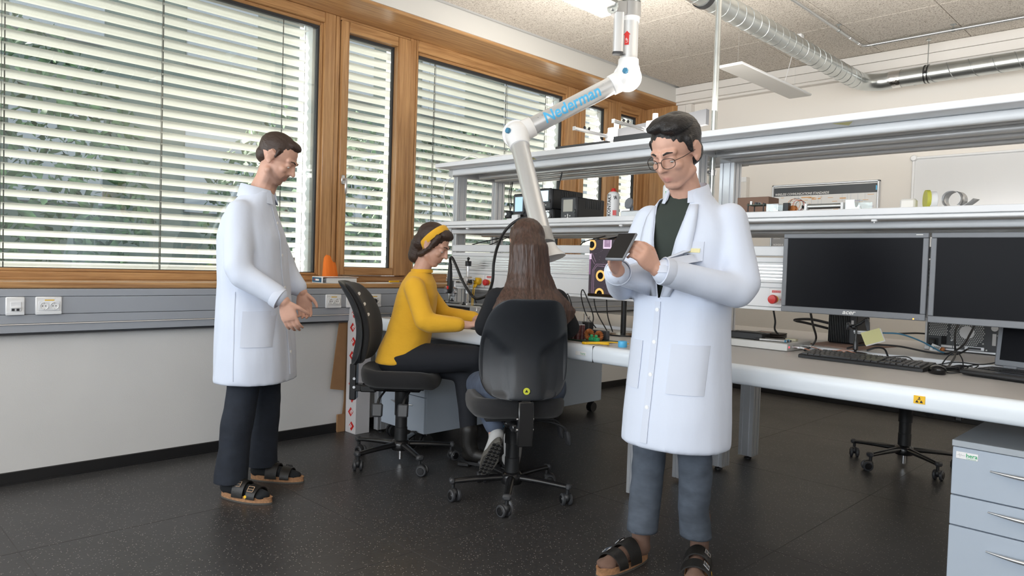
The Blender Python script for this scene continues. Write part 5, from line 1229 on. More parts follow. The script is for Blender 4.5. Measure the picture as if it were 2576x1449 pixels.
# magnetic stand holding a note
t = thing('clip_stand', 'small black magnetic stand with jointed arm and clip', 'stand', (3.0, 3.575, ZD))
bx, by = 3.0, 3.575
part('base', G().lathe([(.050, 0), (.053, .003), (.053, .016), (.050, .019), (.001, .019)], (bx, by, ZD), n=36), 'black_metal', t)
part('logo', G().prism([(-.006, 0), (.006, 0), (0, .009)], .0004, (bx - .005, by - .0535, ZD + .005), (1, 0, 0), (0, 0, 1)), 'white_ink', t)
part('post', G().lathe([(.006, .0), (.006, .010), (.012, .014), (.010, .05), (.007, .060), (.0045, .075), (.0045, .115), (.001, .115)], (bx, by, ZD + .019), n=16), 'black_metal', t)
part('joint', G().ell((bx - .012, by, ZD + .140), (.013, .012, .012)).cyl((bx - .03, by, ZD + .142), (bx - .012, by, ZD + .140), .005, n=10), 'black_metal', t)
part('knob', G().lathe([(.014, 0), (.018, .003), (.018, .012), (.013, .015)], (bx - .030, by, ZD + .142), (-1, -.2, .05), 20), 'dark_grey', t)
part('arm', G().tube([(bx - .012, by, ZD + .142), (bx + .020, by, ZD + .160), (bx + .045, by, ZD + .184)], [.009, .008, .006], 10), 'black_metal', t)
part('ball', G().ell((bx + .048, by, ZD + .187), (.0085, .0085, .0085)), 'black_gloss', t)
part('clip', G().loft([[(bx + .048 - w, by - .010 + e, ZD + .184 - h), (bx + .048 + w, by - .010 + e, ZD + .184 - h), (bx + .048 + w*.8 + .0, by - .018 + e, ZD + .184 - h), (bx + .048 - w*.8, by - .018 + e, ZD + .184 - h)] for w, h, e in ((.007, 0, 0), (.011, .02, -.002), (.009, .035, -.004), (.005, .062, -.010))]).xf(Matrix.Translation((bx + .048, by, ZD + .184)) @ Matrix.Rotation(radians(-14), 4, 'Y') @ Matrix.Translation((-bx - .048, -by, -ZD - .184))), 'dark_grey', t)
t = thing('note_pad', 'pale yellow note pad held tilted in the clip of the black stand', 'note pad', (3.06, 3.55, ZD + .05))
u = Vector((.86, .22, .34)).normalized(); v = Vector((-.34, -.25, .86)); v = (v - u*v.dot(u)).normalized(); o = Vector((3.052, 3.552, ZD + .060))
part('top_sheet', G().prism([(0, 0), (.082, 0), (.082, .062), (0, .062)], .0012, o + v.cross(u)*-.0006, u, v), 'postit', t)
part('lower_sheets', G().prism([(.002, -.006), (.086, -.006), (.086, .058), (.002, .058)], -.0016, o - u.cross(v)*.0008, u, v), 'paper', t)
t = thing('pen', 'white ballpoint pen held level behind the yellow note', 'pen', (3.03, 3.60, ZD + .10))
part('barrel', G().cyl((2.985, 3.588, ZD + .118), (3.085, 3.592, ZD + .121), .0052, n=12), 'white_plastic', t); part('tip', G().cyl((3.085, 3.592, ZD + .121), (3.108, 3.593, ZD + .1215), .0052, .0015, 12), 'white_plastic', t); part('clip', G().box((2.988, 3.582, ZD + .108), (3.022, 3.588, ZD + .112), .001), 'white_plastic', t)
# cables on the right half
def cable(label, *paths, r=.004, name='cable', m='black_plastic'):
    if len(paths) == 1: return solo(name, G().tube(catmull(paths[0]), r, 6), m, label, 'cable')
    p0 = paths[0][0]; t = thing(name, label, 'cable', tuple(p0))
    for p in paths: part('strand', G().tube(catmull(p), r, 6), m, t)
    return t
cable('thick black cable looping out left of the mini computer', [(2.745, 3.96, ZR + .10), (2.62, 3.98, ZR + .115), (2.52, 4.02, ZR + .105), (2.50, 4.06, ZR + .095), (2.56, 4.08, ZR + .085), (2.745, 4.04, ZR + .060)], r=.0075)
cable('black cable dropping from the energy duct to the wallet', [(2.655, 3.43, .987), (2.653, 3.46, .93), (2.62, 3.54, .875), (2.60, 3.72, ZR + .005)], r=.005)
cable('black cable running down in front of the mini computer', [(2.84, 3.42, 1.00), (2.80, 3.56, .92), (2.755, 3.72, .845), (2.762, 3.66, ZR + .006), (2.765, 3.56, ZD + .005)], r=.0055)
cable('black cables bundled between the stand and the desktop computer', [(2.93, 3.66, ZR + .006), (3.0, 3.70, ZR + .028), (3.12, 3.78, ZR + .030), (3.24, 3.86, ZR + .008), (3.34, 3.90, ZR + .006), (3.40, 3.86, ZR + .04)],
      [(3.02, 3.67, ZR + .004), (3.06, 3.68, ZR + .022), (3.10, 3.67, ZR + .018), (3.13, 3.63, ZD + .004)], [(3.0, 4.2, ZR + .06), (3.08, 4.2, ZR + .07), (3.16, 4.16, ZR + .075)], r=.0045)
cable('dark blue network cable arching from the pen towards the desktop computer', [(3.11, 3.60, ZD + .121), (3.17, 3.66, ZD + .118), (3.23, 3.76, ZD + .085), (3.28, 3.86, ZR + .02), (3.30, 3.90, ZR + .006)], r=.0036, m='knob_blue')
cable('black cables hanging from the right monitor in two big loops', [(3.46, 3.40, .985), (3.40, 3.62, .93), (3.37, 3.76, .86), (3.385, 3.70, .82), (3.41, 3.50, ZD + .01), (3.42, 3.42, ZD + .006)],
      [(3.52, 3.40, .985), (3.46, 3.60, .93), (3.40, 3.78, .87), (3.34, 3.86, ZR + .02), (3.30, 3.88, ZR + .006)], r=.0046)
rnd = random.Random(11); loops = []
for k in range(7):
    cx0, cy0 = 3.445 + rnd.uniform(-.03, .03), 3.43 + rnd.uniform(-.03, .03); a0 = rnd.random()*6; w, h = rnd.uniform(.03, .065), rnd.uniform(.025, .05); q = rnd.random()*3
    loops.append([(cx0 + w*cos(a0 + s*.9)*cos(q) - h*sin(a0 + s*.9)*sin(q), cy0 + w*cos(a0 + s*.9)*sin(q) + h*sin(a0 + s*.9)*cos(q), ZD + .004 + .004*k*(.5 + .5*sin(s*1.3 + k))) for s in range(8)])
loops.append([(3.40, 3.40, ZD + .01), (3.415, 3.46, ZD + .055), (3.44, 3.48, ZD + .075), (3.47, 3.45, ZD + .05), (3.485, 3.41, ZD + .01)])
loops.append([(3.39, 3.42, ZD + .02), (3.45, 3.45, ZD + .035), (3.53, 3.52, ZD + .03), (3.60, 3.60, ZD + .05)])
loops.append([(3.42, 3.31, ZD + .004), (3.47, 3.30, ZD + .005), (3.51, 3.35, ZD + .012), (3.49, 3.44, ZD + .014)])
tang = cable('tangle of thin black cables between the mouse and the laptop', *loops, r=.0026, name='cable_tangle')
# ------------------------------------------------------------------ left half of the bench: rework station
t = thing('preheater', 'low black preheating station with a glass top and silver board clamps', 'rework station', (.52, 3.24, ZD))
part('housing', G().box((.18, 3.125, ZD + .008), (.80, 3.42, ZD + .088), .006), 'black_gloss', t)
part('glass_top', G().box((.20, 3.14, ZD + .088), (.78, 3.40, ZD + .093), .002), 'screen_off', t)
for x in (.16, .80):
    part('side_rail', G().box((x, 3.11, ZD + .082), (x + .025, 3.42, ZD + .100), .003), 'alu', t)
for y in (3.14, 3.36):
    part('clamp_bar', G().box((.165, y, ZD + .096), (.82, y + .014, ZD + .108), .002), 'alu_rod', t)
    for x in (.28, .46, .66): part('clamp_screw', G().cyl((x, y + .007, ZD + .105), (x, y + .007, ZD + .128), .006, n=10).cyl((x, y - .008, ZD + .112), (x, y + .022, ZD + .112), .004, n=8), 'black_plastic', t)
part('control_block', G().box((.765, 3.105, ZD + .055), (.835, 3.14, ZD + .105), .004), 'alu_rod', t)
for x, y in ((.20, 3.14), (.78, 3.14), (.20, 3.40), (.78, 3.40)): part('foot', G().cyl((x, y, ZD), (x, y, ZD + .01), .014, n=12), 'rubber_black', t)
t = thing('board_holder', 'silver board holder with a black knob at the left end of the bench', 'holder', (.215, 2.96, ZD))
part('base', G().box((.165, 2.91, ZD), (.36, 3.06, ZD + .006), .002), 'black_metal', t)
part('post', G().box((.178, 2.925, ZD + .006), (.205, 2.965, ZD + .070), .003), 'alu_rod', t); part('post', G().box((.225, 2.93, ZD + .006), (.330, 2.95, ZD + .058), .003), 'copper', t, label='brown copper fin block')
part('knob', G().lathe([(.010, 0), (.012, .003), (.012, .022), (.009, .026)], (.190, 2.945, ZD + .070), n=16), 'black_plastic', t)
t = thing('tool_stand', 'chrome stand column with cross bar holding the hot air tool', 'stand', (.49, 3.31, ZD + .09))
zb = ZD + .0932
part('column', G().cyl((.50, 3.32, zb), (.50, 3.32, 1.165), .011, n=18), 'chrome', t)
part('lower_sleeve', G().cyl((.50, 3.32, .96), (.50, 3.32, 1.01), .016, n=18), 'alu_rod', t)
part('base_plate', G().box((.46, 3.28, zb), (.54, 3.36, zb + .010), .003), 'alu_rod', t)
part('head_clamp', G().cyl((.50, 3.32, 1.150), (.50, 3.32, 1.185), .021, n=16).cyl((.52, 3.30, 1.18), (.555, 3.27, 1.20), .006, n=10).ell((.558, 3.268, 1.202), (.010, .010, .010)), 'black_plastic', t)
part('cross_bar', G().cyl((.30, 3.30, 1.060), (.56, 3.33, 1.060), .0075, n=14).cyl((.40, 3.295, 1.038), (.56, 3.315, 1.038), .0075, n=14), 'chrome', t)
part('bar_clamp', G().box((.482, 3.295, 1.02), (.520, 3.345, 1.078), .004), 'alu_rod', t); part('clamp_lever', G().cyl((.52, 3.31, 1.045), (.555, 3.30, 1.045), .010, n=12), 'black_plastic', t)
part('end_knob', G().lathe([(.010, 0), (.014, .003), (.014, .020), (.009, .024)], (.315, 3.30, 1.068), n=16).box((.30, 3.285, 1.035), (.33, 3.315, 1.055), .004), 'alu_rod', t)
part('holder_plate', G().box((.355, 3.262, .935), (.432, 3.276, 1.050), .006), 'alu', t)
for z in (.965, .995):
    for x in (.348, .440): part('thumb_screw', G().cyl((x, 3.268, z), (x, 3.245, z), .009, n=12), 'chrome', t)
t = thing('hot_air_tool', 'black soldering hot air handle with a red button and thick black hose', 'tool', (.395, 3.24, .90))
part('handle', G().lathe([(.009, .955), (.016, .965), (.018, 1.0), (.0175, 1.09), (.015, 1.12), (.012, 1.165)], (.395, 3.245, 0), n=18), 'black_plastic', t)
part('button', G().box((.386, 3.224, .985), (.404, 3.230, 1.008), .002), 'red', t)
part('nozzle', G().lathe([(.009, .958), (.010, .93), (.007, .915), (.003, .893)], (.394, 3.245, 0), n=14), 'zinc', t)
part('hose', G().tube(catmull([(.395, 3.245, 1.16), (.400, 3.24, 1.195), (.425, 3.235, 1.205), (.47, 3.235, 1.15), (.54, 3.235, 1.05), (.62, 3.235, .97), (.69, 3.225, .938), (.76, 3.215, .945), (.83, 3.205, .975), (.875, 3.20, 1.06), (.882, 3.20, 1.18), (.915, 3.20, 1.29), (.985, 3.20, 1.39), (1.06, 3.235, 1.455), (1.14, 3.28, 1.475), (1.20, 3.34, ZS + .010)], 6), .0095, 10), 'rubber_black', t)
# circuit board with capacitors
t = thing('power_board', 'circuit board with brown capacitors, copper coil and green terminals at the bench edge', 'circuit board', (1.88, 2.93, ZD))
part('board', G().box((1.70, 2.86, ZD + .004), (2.03, 3.02, ZD + .007)), 'pcb', t)
for x, y in ((1.71, 2.87), (2.02, 2.87), (1.71, 3.01), (2.02, 3.01)): part('spacer', G().cyl((x, y, ZD), (x, y, ZD + .004), .005, n=8), 'alu_rod', t)
for i in range(3):
    for j in range(4):
        for k in range(2):
            c = (1.792 + i*.031, 2.895 + k*.034, ZD + .007 + j*.0185)
            part('capacitor', G().cyl((c[0], c[1], c[2]), (c[0], c[1], c[2] + .0175), .0148, n=14), 'capbrown', t)
for i in range(3):
    for k in range(2): part('capacitor_top', G().cyl((1.792 + i*.031, 2.895 + k*.034, ZD + .081), (1.792 + i*.031, 2.895 + k*.034, ZD + .0825), .0125, n=14), 'alu_rod', t)
c = Vector((1.905, 2.925, ZD + .034)); g = G()
for k in range(22):
    a = 2*pi*k/22; ctr = c + Vector((cos(a)*.020, 0, sin(a)*.020)); rd = Vector((cos(a), 0, sin(a)))
    g.tube([ctr + rd*cos(q)*.0105 + Vector((0, 1, 0))*sin(q)*.0105 for q in [i*pi/4 for i in range(9)]], .0022, 5)
part('coil', g, 'copper', t)
c = Vector((1.945, 2.955, ZD + .030)); g = G()
for k in range(18):
    a = 2*pi*k/18; ctr = c + Vector((cos(a)*.017, 0, sin(a)*.017)); rd = Vector((cos(a), 0, sin(a)))
    g.tube([ctr + rd*cos(q)*.009 + Vector((0, 1, 0))*sin(q)*.009 for q in [i*pi/4 for i in range(9)]], .0022, 5)
part('coil', g, 'copper', t)
for x in (1.945, 1.975): part('terminal', G().box((x - .014, 2.885, ZD + .007), (x + .013, 2.91, ZD + .026), .003).box((x - .010, 2.890, ZD + .026), (x + .004, 2.905, ZD + .040), .003), 'green', t)
part('heat_sink', G().box((1.85, 2.99, ZD + .007), (1.97, 3.015, ZD + .055), .003), 'dark_grey', t)
t = thing('wrist_strap', 'yellow wrist strap and cord lying at the front edge of the bench', 'strap', (1.95, 2.80, ZD))
part('band', G().tube(catmull([(1.99, 2.785, ZD + .006), (2.03, 2.795, ZD + .010), (2.07, 2.81, ZD + .012), (2.10, 2.83, ZD + .010), (2.085, 2.85, ZD + .007)]), .0058, 8), 'yellow', t)
part('cord', G().tube(catmull([(1.99, 2.785, ZD + .010), (2.04, 2.82, ZD + .014), (2.10, 2.87, ZD + .016), (2.16, 2.92, ZD + .012)]), .0028, 6), 'yellow', t)
part('buckle', G().box((1.975, 2.775, ZD + .001), (2.003, 2.793, ZD + .013), .004), 'yellow', t)
solo('blue_spool', G().lathe([(.02, 0), (.022, .004), (.022, .026), (.02, .03)], (2.165, 2.86, ZD), n=18), 'logo_blue', 'small blue plastic spool at the bench edge beside the yellow strap', 'spool')
t = thing('power_adapter', 'small black power adapter with prongs standing on the bench left of the man with glasses', 'adapter', (1.66, 3.33, ZD))
part('body', G().box((1.62, 3.195, ZD), (1.685, 3.24, ZD + .072), .004), 'black_plastic', t)
for x in (1.632, 1.655, 1.672): part('prong', G().cyl((x, 3.215, ZD + .072), (x, 3.215, ZD + .105 + (.012 if x < 1.64 else 0)), .004, n=10), 'chrome', t)
t = thing('webcam', 'grey wedge-shaped webcam with an oval face behind the capacitors', 'webcam', (1.60, 3.20, ZD))
part('body', G().loft([[(1.56 + a, 3.05, ZD + b), (1.66 - a*.5, 3.11, ZD + b), (1.66 - a*.5, 3.18, ZD + b*.9), (1.56 + a, 3.15, ZD + b)] for a, b in ((0, 0), (.004, .03), (.02, .070), (.03, .082))]), 'mon_grey', t, 50)
part('face', G().lathe([(.022, 0), (.022, .004), (.016, .006), (.001, .004)], (1.588, 3.062, ZD + .050), (-.45, -.85, .25), 22), 'dark_grey', t)
solo('spare_mouse', G().ell((1.40, 3.40, ZD + .016), (.034, .05, .018)).box((1.372, 3.36, ZD), (1.428, 3.44, ZD + .012), .005), 'dark_grey', 'small dark mouse on the bench below the microscope monitor', 'mouse')
cable('loops of black test leads hanging beside the dark-haired woman', [(1.56, 3.42, ZD + .02), (1.53, 3.36, ZD + .10), (1.52, 3.32, .99), (1.545, 3.30, 1.035), (1.575, 3.31, .98), (1.60, 3.34, ZD + .09), (1.56, 3.36, ZD + .01)],
      [(1.47, 3.40, ZD + .01), (1.44, 3.36, ZD + .08), (1.43, 3.33, .96), (1.40, 3.33, 1.0), (1.36, 3.36, ZD + .12), (1.38, 3.42, ZD + .005)],
      [(1.60, 3.36, 1.10), (1.592, 3.35, 1.0), (1.61, 3.36, ZD + .12), (1.66, 3.40, ZD + .01)], [(1.66, 3.38, 1.0), (1.66, 3.40, ZD + .1), (1.67, 3.44, ZD + .006)], [(1.92, 3.38, 1.0), (1.93, 3.42, ZD + .12), (1.99, 3.46, ZD + .006)], r=.0036)
cable('thin black cables hanging from the shelf rails onto the instrument rail', [(1.40, 3.70, 1.375), (1.39, 3.50, 1.33), (1.40, 3.44, 1.303)], [(1.52, 3.70, 1.375), (1.50, 3.50, 1.33), (1.51, 3.44, 1.303)], [(1.545, 3.70, 1.375), (1.535, 3.50, 1.33), (1.53, 3.44, 1.303)], [(.50, 3.70, 1.375), (.44, 3.52, 1.33), (.40, 3.44, 1.303)], [(.52, 3.70, 1.375), (.57, 3.50, 1.32), (.58, 3.44, 1.303)], r=.0036)
# mousepad-like dark mat where the women work
solo('work_mat', G().box((.86, 2.80, ZD), (1.46, 3.02, ZD + .003), .001), 'rubber_black', 'flat black work mat under the hands of the woman in mustard', 'mat')
# ------------------------------------------------------------------ window sill
t = thing('binder', 'white ring binder with a blue spine lying on the window sill', 'binder', (-.02, 2.64, 1.007))
zs = 1.0072
part('spine', G().box((-.105, 2.462, zs), (.028, 2.470, zs + .044), .003), 'white_plastic', t)
part('spine_label', G().box((-.098, 2.4605, zs + .006), (.018, 2.4622, zs + .038)), mat('binder_blue', (.02, .10, .19), .5), t, label='dark blue spine label')
part('label_print', G().box((-.055, 2.4598, zs + .016), (-.010, 2.4606, zs + .028)), 'white_ink', t); part('label_print', G().box((-.075, 2.4598, zs + .018), (-.066, 2.4606, zs + .028)), 'red', t)
part('cover', G().box((-.105, 2.464, zs + .041), (.028, 2.74, zs + .044), .001), 'white_plastic', t); part('cover', G().box((-.105, 2.464, zs), (.028, 2.74, zs + .003), .001), 'white_plastic', t)
part('pages', G().box((-.10, 2.50, zs + .004), (.022, 2.73, zs + .036), .001), 'paper', t)
part('ring', G().lathe([(.012, -.002), (.015, -.002), (.015, .002), (.012, .002)], (.015, 2.492, zs + .020), (1, 0, 0), 18), 'chrome', t)
t = thing('loose_papers', 'loose white papers lying on the window sill right of the binder', 'papers', (-.05, 2.93, 1.007))
for k, (a, b) in enumerate(((2.80, .0), (2.90, .0022), (2.86, .0044))): part('sheet', G().prism([(-.12 + .03*k, a), (.018 - .02*k, a + .02), (-.0 - .02*k, a + .24), (-.14 + .02*k, a + .22)], .002, (0, 0, zs + b)), 'paper', t)
solo('orange_marker', G().cyl((-.02, 3.03, zs + .0135), (-.03, 3.12, zs + .0135), .0065, n=12), 'yellow', 'orange marker pen on the papers on the window sill', 'pen')
g = G(); rings = []
for k in range(13):
    a = pi*k/12; yy = 2.600 + .055*(1 - cos(a))*.9 + .012; hh = (.05 + .13*min(1, k/2.5))*(1 - (k/12.5)**2.2) + .012*sin(k*1.7) + .02
    rings.append([(-.235, yy, zs), (-.225, yy, zs + hh), (-.205, yy + .01, zs + hh*.98), (-.19, yy + .01, zs)])
g.loft(rings); solo('orange_cloth', g, 'orange', 'bright orange cloth leaning on the window frame above the binder', 'cloth', 80)
# ------------------------------------------------------------------ cardboard boxes beside the bench
t = thing('cardboard_sleeve', 'tall white cardboard sleeve printed with red diamonds, beside the bench leg', 'box', (.09, 2.73, 0))
part('body', G().box((.032, 2.660, .0), (.158, 2.77, .86), .002), mat('printed_card', (.66, .64, .65), .7), t)
p = t.children[0]
for k in range(9):
    cx_, cz = .108 - .030*(k % 2 == 1)*.0 - .012*(k % 2), .05 + k*.095
    s = .026; g = G().add([(cx_ - s*1.25, 2.6592, cz - s*.15), (cx_ + s*.05, 2.6592, cz - s*1.25), (cx_ + s*1.25, 2.6592, cz + s*.15), (cx_ - s*.05, 2.6592, cz + s*1.25)], [(0, 1, 2, 3)])
    d = part('red_diamond', g, 'red', p, None)
    if k % 2 == 0: txt('RS', .030, (cx_ - .014, 2.6590, cz - .020), (.72, 0, .69), (-.69, 0, .72), 'white_ink', d, bold=.0012)
    else: txt('RS', .030, (cx_ + .014, 2.6590, cz + .020), (-.72, 0, -.69), (.69, 0, -.72), 'white_ink', d, bold=.0012)
t = thing('flat_cardboard', 'folded brown cardboard standing between the wall and the white sleeve', 'cardboard', (.02, 2.66, 0))
part('panel', G().prism([(2.63, .0), (2.67, .0), (2.69, .80), (2.66, .86), (2.655, .20)], -.004, (.016, 0, 0), (0, 1, 0), (0, 0, 1)), 'cardboard', t)
part('flap', G().prism([(2.545, .30), (2.655, .28), (2.67, .86), (2.62, .90)], -.004, (.022, 0, 0), (0, 1, 0), (0, 0, 1)), 'cardboard', t)
part('base_flap', G().box((.014, 2.60, .0), (.030, 2.66, .12), .002), 'cardboard', t)
# ================================================================== PEOPLE
def fuse(g, name, voxel, smooth_it=4, mats=('skin',), parent=None, factor=.5, fn=None):
    """closed overlapping volumes -> one continuous skin (voxel union + smoothing); local coordinates of parent"""
    me = mesh_of(g, name); o = bpy.data.objects.new(name, me); COL.objects.link(o)
    r = o.modifiers.new('r', 'REMESH'); r.mode = 'VOXEL'; r.voxel_size = voxel
    s = o.modifiers.new('s', 'SMOOTH'); s.factor = factor; s.iterations = smooth_it
    dg = bpy.context.evaluated_depsgraph_get(); dg.update()
    m2 = bpy.data.meshes.new_from_object(o.evaluated_get(dg)); bpy.data.objects.remove(o); bpy.data.meshes.remove(me)
    m2.name = name; m2.materials.clear()
    for m in mats: m2.materials.append(M[m])
    if fn:
        for v in m2.vertices: v.co = fn(v.co)
    m2.polygons.foreach_set('use_smooth', [True]*len(m2.polygons)); m2.update()
    o = bpy.data.objects.new(name, m2); COL.objects.link(o)
    if parent: o.parent = parent
    return o
def limb(g, *js):
    """js: (point, radius) ..."""
    for (p, r), (q, s) in zip(js, js[1:]): g.cap(p, q, r, s, 14)
def rot_pitch_yaw(pitch, yaw, roll=0):
    return (Matrix.Rotation(yaw, 4, 'Z') @ Matrix.Rotation(-pitch, 4, 'X') @ Matrix.Rotation(roll, 4, 'Y'))
def head_g(c, pitch, yaw, s=1.0, female=False, roll=0):
    """skull, face, ears in head coordinates (+y forward), pitched down by pitch"""
    g = G(); k = .93 if female else 1.0
    g.ell((0, -.018, .038), (.075, .094, .082), None, 24, 16); g.ell((0, .018, -.030), (.060*k, .068, .080), None, 24, 16)
    g.ell((0, .046, -.089), (.032*k, .028, .022)); limb(g, ((-.050*k, .004, -.060), .020), ((-.016, .052, -.092), .015)); limb(g, ((.050*k, .004, -.060), .020), ((.016, .052, -.092), .015))
    for x in (-1, 1):
        g.ell((x*.036, .054, -.022), (.022, .022, .020)); limb(g, ((x*.040, .062, .026), .012), ((x*.012, .078, .026), .012))
        g.ell((x*.0775, -.012, .002), (.008, .020, .033), Quaternion((0, 0, 1), x*.35)); g.ell((x*.0795, -.004, -.022), (.007, .010, .012))
        limb(g, ((x*.078, .002, .020), .005), ((x*.0835, -.018, .032), .0055), ((x*.085, -.030, .008), .005))
        g.ell((x*.0115, .086, -.028), (.008, .009, .007))
        g.ell((x*.031, .0655, .004), (.0145, .011, .0095)); g.ell((x*.031, .0695, .0052), (.0130, .0116, .0080))
    limb(g, ((0, .078, .020), .008), ((0, .094, -.012), .0095), ((0, .101, -.025), .0105))
    limb(g, ((-.017, .073, -.058), .0045), ((0, .0805, -.057), .0062), ((.017, .073, -.058), .0045))
    limb(g, ((-.014, .072, -.068), .0045), ((0, .078, -.0685), .0064), ((.014, .072, -.068), .0045))
    m = Matrix.Translation(c) @ rot_pitch_yaw(pitch, yaw, roll) @ Matrix.Scale(s, 4); g.xf(m); return g, m
def hand_g(g, wrist, d, palm_n, side, curl=.5, s=1.0, thumb=.6):
    """palm + five separate fingers; d = pointing direction, palm_n = out of the palm, side = +1 right, -1 left"""
    d = Vector(d).normalized(); n = Vector(palm_n); n = (n - d*n.dot(d)).normalized(); a = d.cross(n)*side    # a: towards the thumb
    W = Vector(wrist); k = s
    R = []
    for t, w, h in ((-.015, .024, .019), (.01, .028, .018), (.045, .040, .0165), (.080, .043, .0145), (.094, .038, .011)):
        R.append([W + d*t*k + a*(cos(q)*w*k) + n*(sin(q)*h*k) for q in ang(16)])
    g.loft(R)
    for off, L, r in ((.030, .070, .0088), (.010, .080, .0092), (-.011, .074, .0088), (-.030, .058, .0078)):
        p = W + d*.088*k + a*off*k; cur = 0; segs = (.45, .30, .25)
        spread = off*.9
        for i, f in enumerate(segs):
            cur += curl*(.55, .9, .8)[i]
            dd = (d*cos(cur) + n*sin(cur) + a*spread).normalized(); q = p + dd*L*f*k
            g.cap(p, q, r*(1 - .08*i)*k, r*(1 - .08*(i + 1))*k, 10); p = q
    p = W + d*.022*k + a*.026*k + n*.004*k
    for i, (L, r) in enumerate(((.042, .0125), (.034, .0102), (.026, .0088))):
        dd = (d*(.72 + .10*i) + a*(.68 - .36*i*thumb) + n*(.30 + .50*i*thumb)).normalized(); q = p + dd*L*k
        g.cap(p, q, r*k, r*.86*k, 10); p = q
def eyes(t, m, s=1.0):
    for x in (-1, 1):
        c = m @ Vector((x*.031, .0685, .001)); g = G().ell((0, 0, 0), (.0098*s,)*3, None, 16, 10); g.xf(Matrix.Translation(c))
        e = part('eye', g, 'eye_white', t, 80, True)
        f = ((m @ Vector((x*.031, .105, -.055))) - c).normalized(); part('iris', G().lathe([(.0048*s, .0085*s), (.0042*s, .0096*s), (.0001, .0101*s)], c, f, 14), 'iris', e, 80, True)
def brows(t, m, mt):
    g = G()
    for x in (-1, 1): g.tube([m @ Vector(p) for p in ((x*.014, .0885, .0255), (x*.028, .0845, .031), (x*.043, .0725, .027))], [.0032, .0036, .0016], 8)
    part('eyebrows', g, mt, t, 80, True)
def strands(m, amp, back=False):
    inv = m.inverted(); rot = m.to_3x3()
    def f(co):
        q = inv @ co
        if back: n1 = noise.noise(Vector((q.x*110, q.y*60, co.z*5))); n2 = noise.noise(Vector((q.x*45, q.y*30, co.z*3 + 7)))
        else: n1 = noise.noise(Vector((q.x*120 + q.z*25, q.y*16, q.z*60))); n2 = noise.noise(Vector((q.x*50, q.y*12, q.z*40 + 4)))
        d = Vector((q.x, q.y + .02, q.z - .04)); d.z *= 0 if back else 1; d.normalize()
        return co + (rot @ d)*(n1*amp + n2*amp*.8)
    return f
def lipcolour(o, m, s=1.0, stubble=False):
    """soft masks on the skin: mouth and, for one man, stubble"""
    inv = m.inverted(); me = o.data
    at = me.attributes.new('mouth', 'FLOAT', 'POINT'); ab = me.attributes.new('beard', 'FLOAT', 'POINT')
    sm = lambda x: max(0.0, min(1.0, x))
    for i, v in enumerate(me.vertices):
        c = inv @ v.co
        if c.y < -.02 or c.z > .02 or c.z < -.16 or abs(c.x) > .09: continue
        at.data[i].value = .85*sm(1.6 - sqrt((c.x/.0185)**2 + ((c.z + .0625)/.0095)**2)*1.25) if c.y > .060 else 0
        if stubble:
            up = -.034 if abs(c.x) < .030 and c.y > .055 else -.052 + (.050 - c.y)*.55
            ab.data[i].value = .62*sm((up - c.z)/.014)*sm((c.z + .135)/.02)*sm((c.y - .002)/.016)
def folds(seed, amp, zs=1.0):
    def f(co):
        n1 = noise.noise(Vector((co.x*7 + seed, co.y*7, co.z*2.2*zs))); n2 = noise.noise(Vector((co.x*16 + seed, co.y*16, co.z*6*zs + 3)))
        d = Vector((co.x, co.y, 0)); L = d.length
        return co + (d/L if L > 1e-4 else d)*(n1*amp + n2*amp*.45)
    return f
def cloth_mod(o, th):
    md = o.modifiers.new('thickness', 'SOLIDIFY'); md.thickness = th; md.offset = -1
def onto(surface_bvh, pts2d, origin_y, direction, off):
    """project (x,z) points on the front of a garment along local y"""
    out = []
    for x, z in pts2d:
        hit = surface_bvh.ray_cast(Vector((x, origin_y, z)), Vector(direction))
        out.append((hit[0] - Vector(direction)*off) if hit[0] else None)
    return out
def bvh_of(o):
    me = o.data; return BVHTree.FromPolygons([v.co for v in me.vertices], [p.vertices for p in me.polygons])
def patch(name, o, bvh, quad, nu, nv, th, m, oy=.6, direction=(0, -1, 0)):
    """thin piece of cloth lying on a garment; quad = 4 (x,z) corners"""
    a, b, c, d = [Vector(q) for q in quad]; P = []; D = Vector(direction)
    for j in range(nv + 1):
        for i in range(nu + 1):
            u, v = i/nu, j/nv; q = (a*(1-u) + b*u)*(1-v) + (d*(1-u) + c*u)*v
            org = Vector((q.x, 0, q.y)) - D*oy if abs(D.x) < .5 else Vector((0, q.x, q.y)) - D*oy
            h = bvh.ray_cast(org, D)
            if h[0] is None: return None
            P.append(h[0] - D*th*.35)
    g = G(); W1 = nu + 1; n = len(P); F = []
    g.add(P + [p - D*th for p in P], [(j*W1 + i, j*W1 + i + 1, (j+1)*W1 + i + 1, (j+1)*W1 + i) for j in range(nv) for i in range(nu)] + [(n + j*W1 + i, n + (j+1)*W1 + i, n + (j+1)*W1 + i + 1, n + j*W1 + i + 1) for j in range(nv) for i in range(nu)]
          + [(i, n + i, n + i + 1, i + 1) for i in range(nu)] + [(nv*W1 + i, nv*W1 + i + 1, n + nv*W1 + i + 1, n + nv*W1 + i) for i in range(nu)]
          + [(j*W1, (j+1)*W1, n + (j+1)*W1, n + j*W1) for j in range(nv)] + [(j*W1 + nu, n + j*W1 + nu, n + (j+1)*W1 + nu, (j+1)*W1 + nu) for j in range(nv)])
    return part(name, g, m, o, 60, True)
def trousers(t, js_l, js_r, pelvis, m, voxel=.011, amp=.006, zs=1.0, name='trousers'):
    g = G()
    for js in (js_l, js_r): limb(g, *js)
    for c, r in pelvis: g.ell(c, r)
    return fuse(g, name, voxel, 5, (m,), t, fn=folds(3.3, amp, zs))
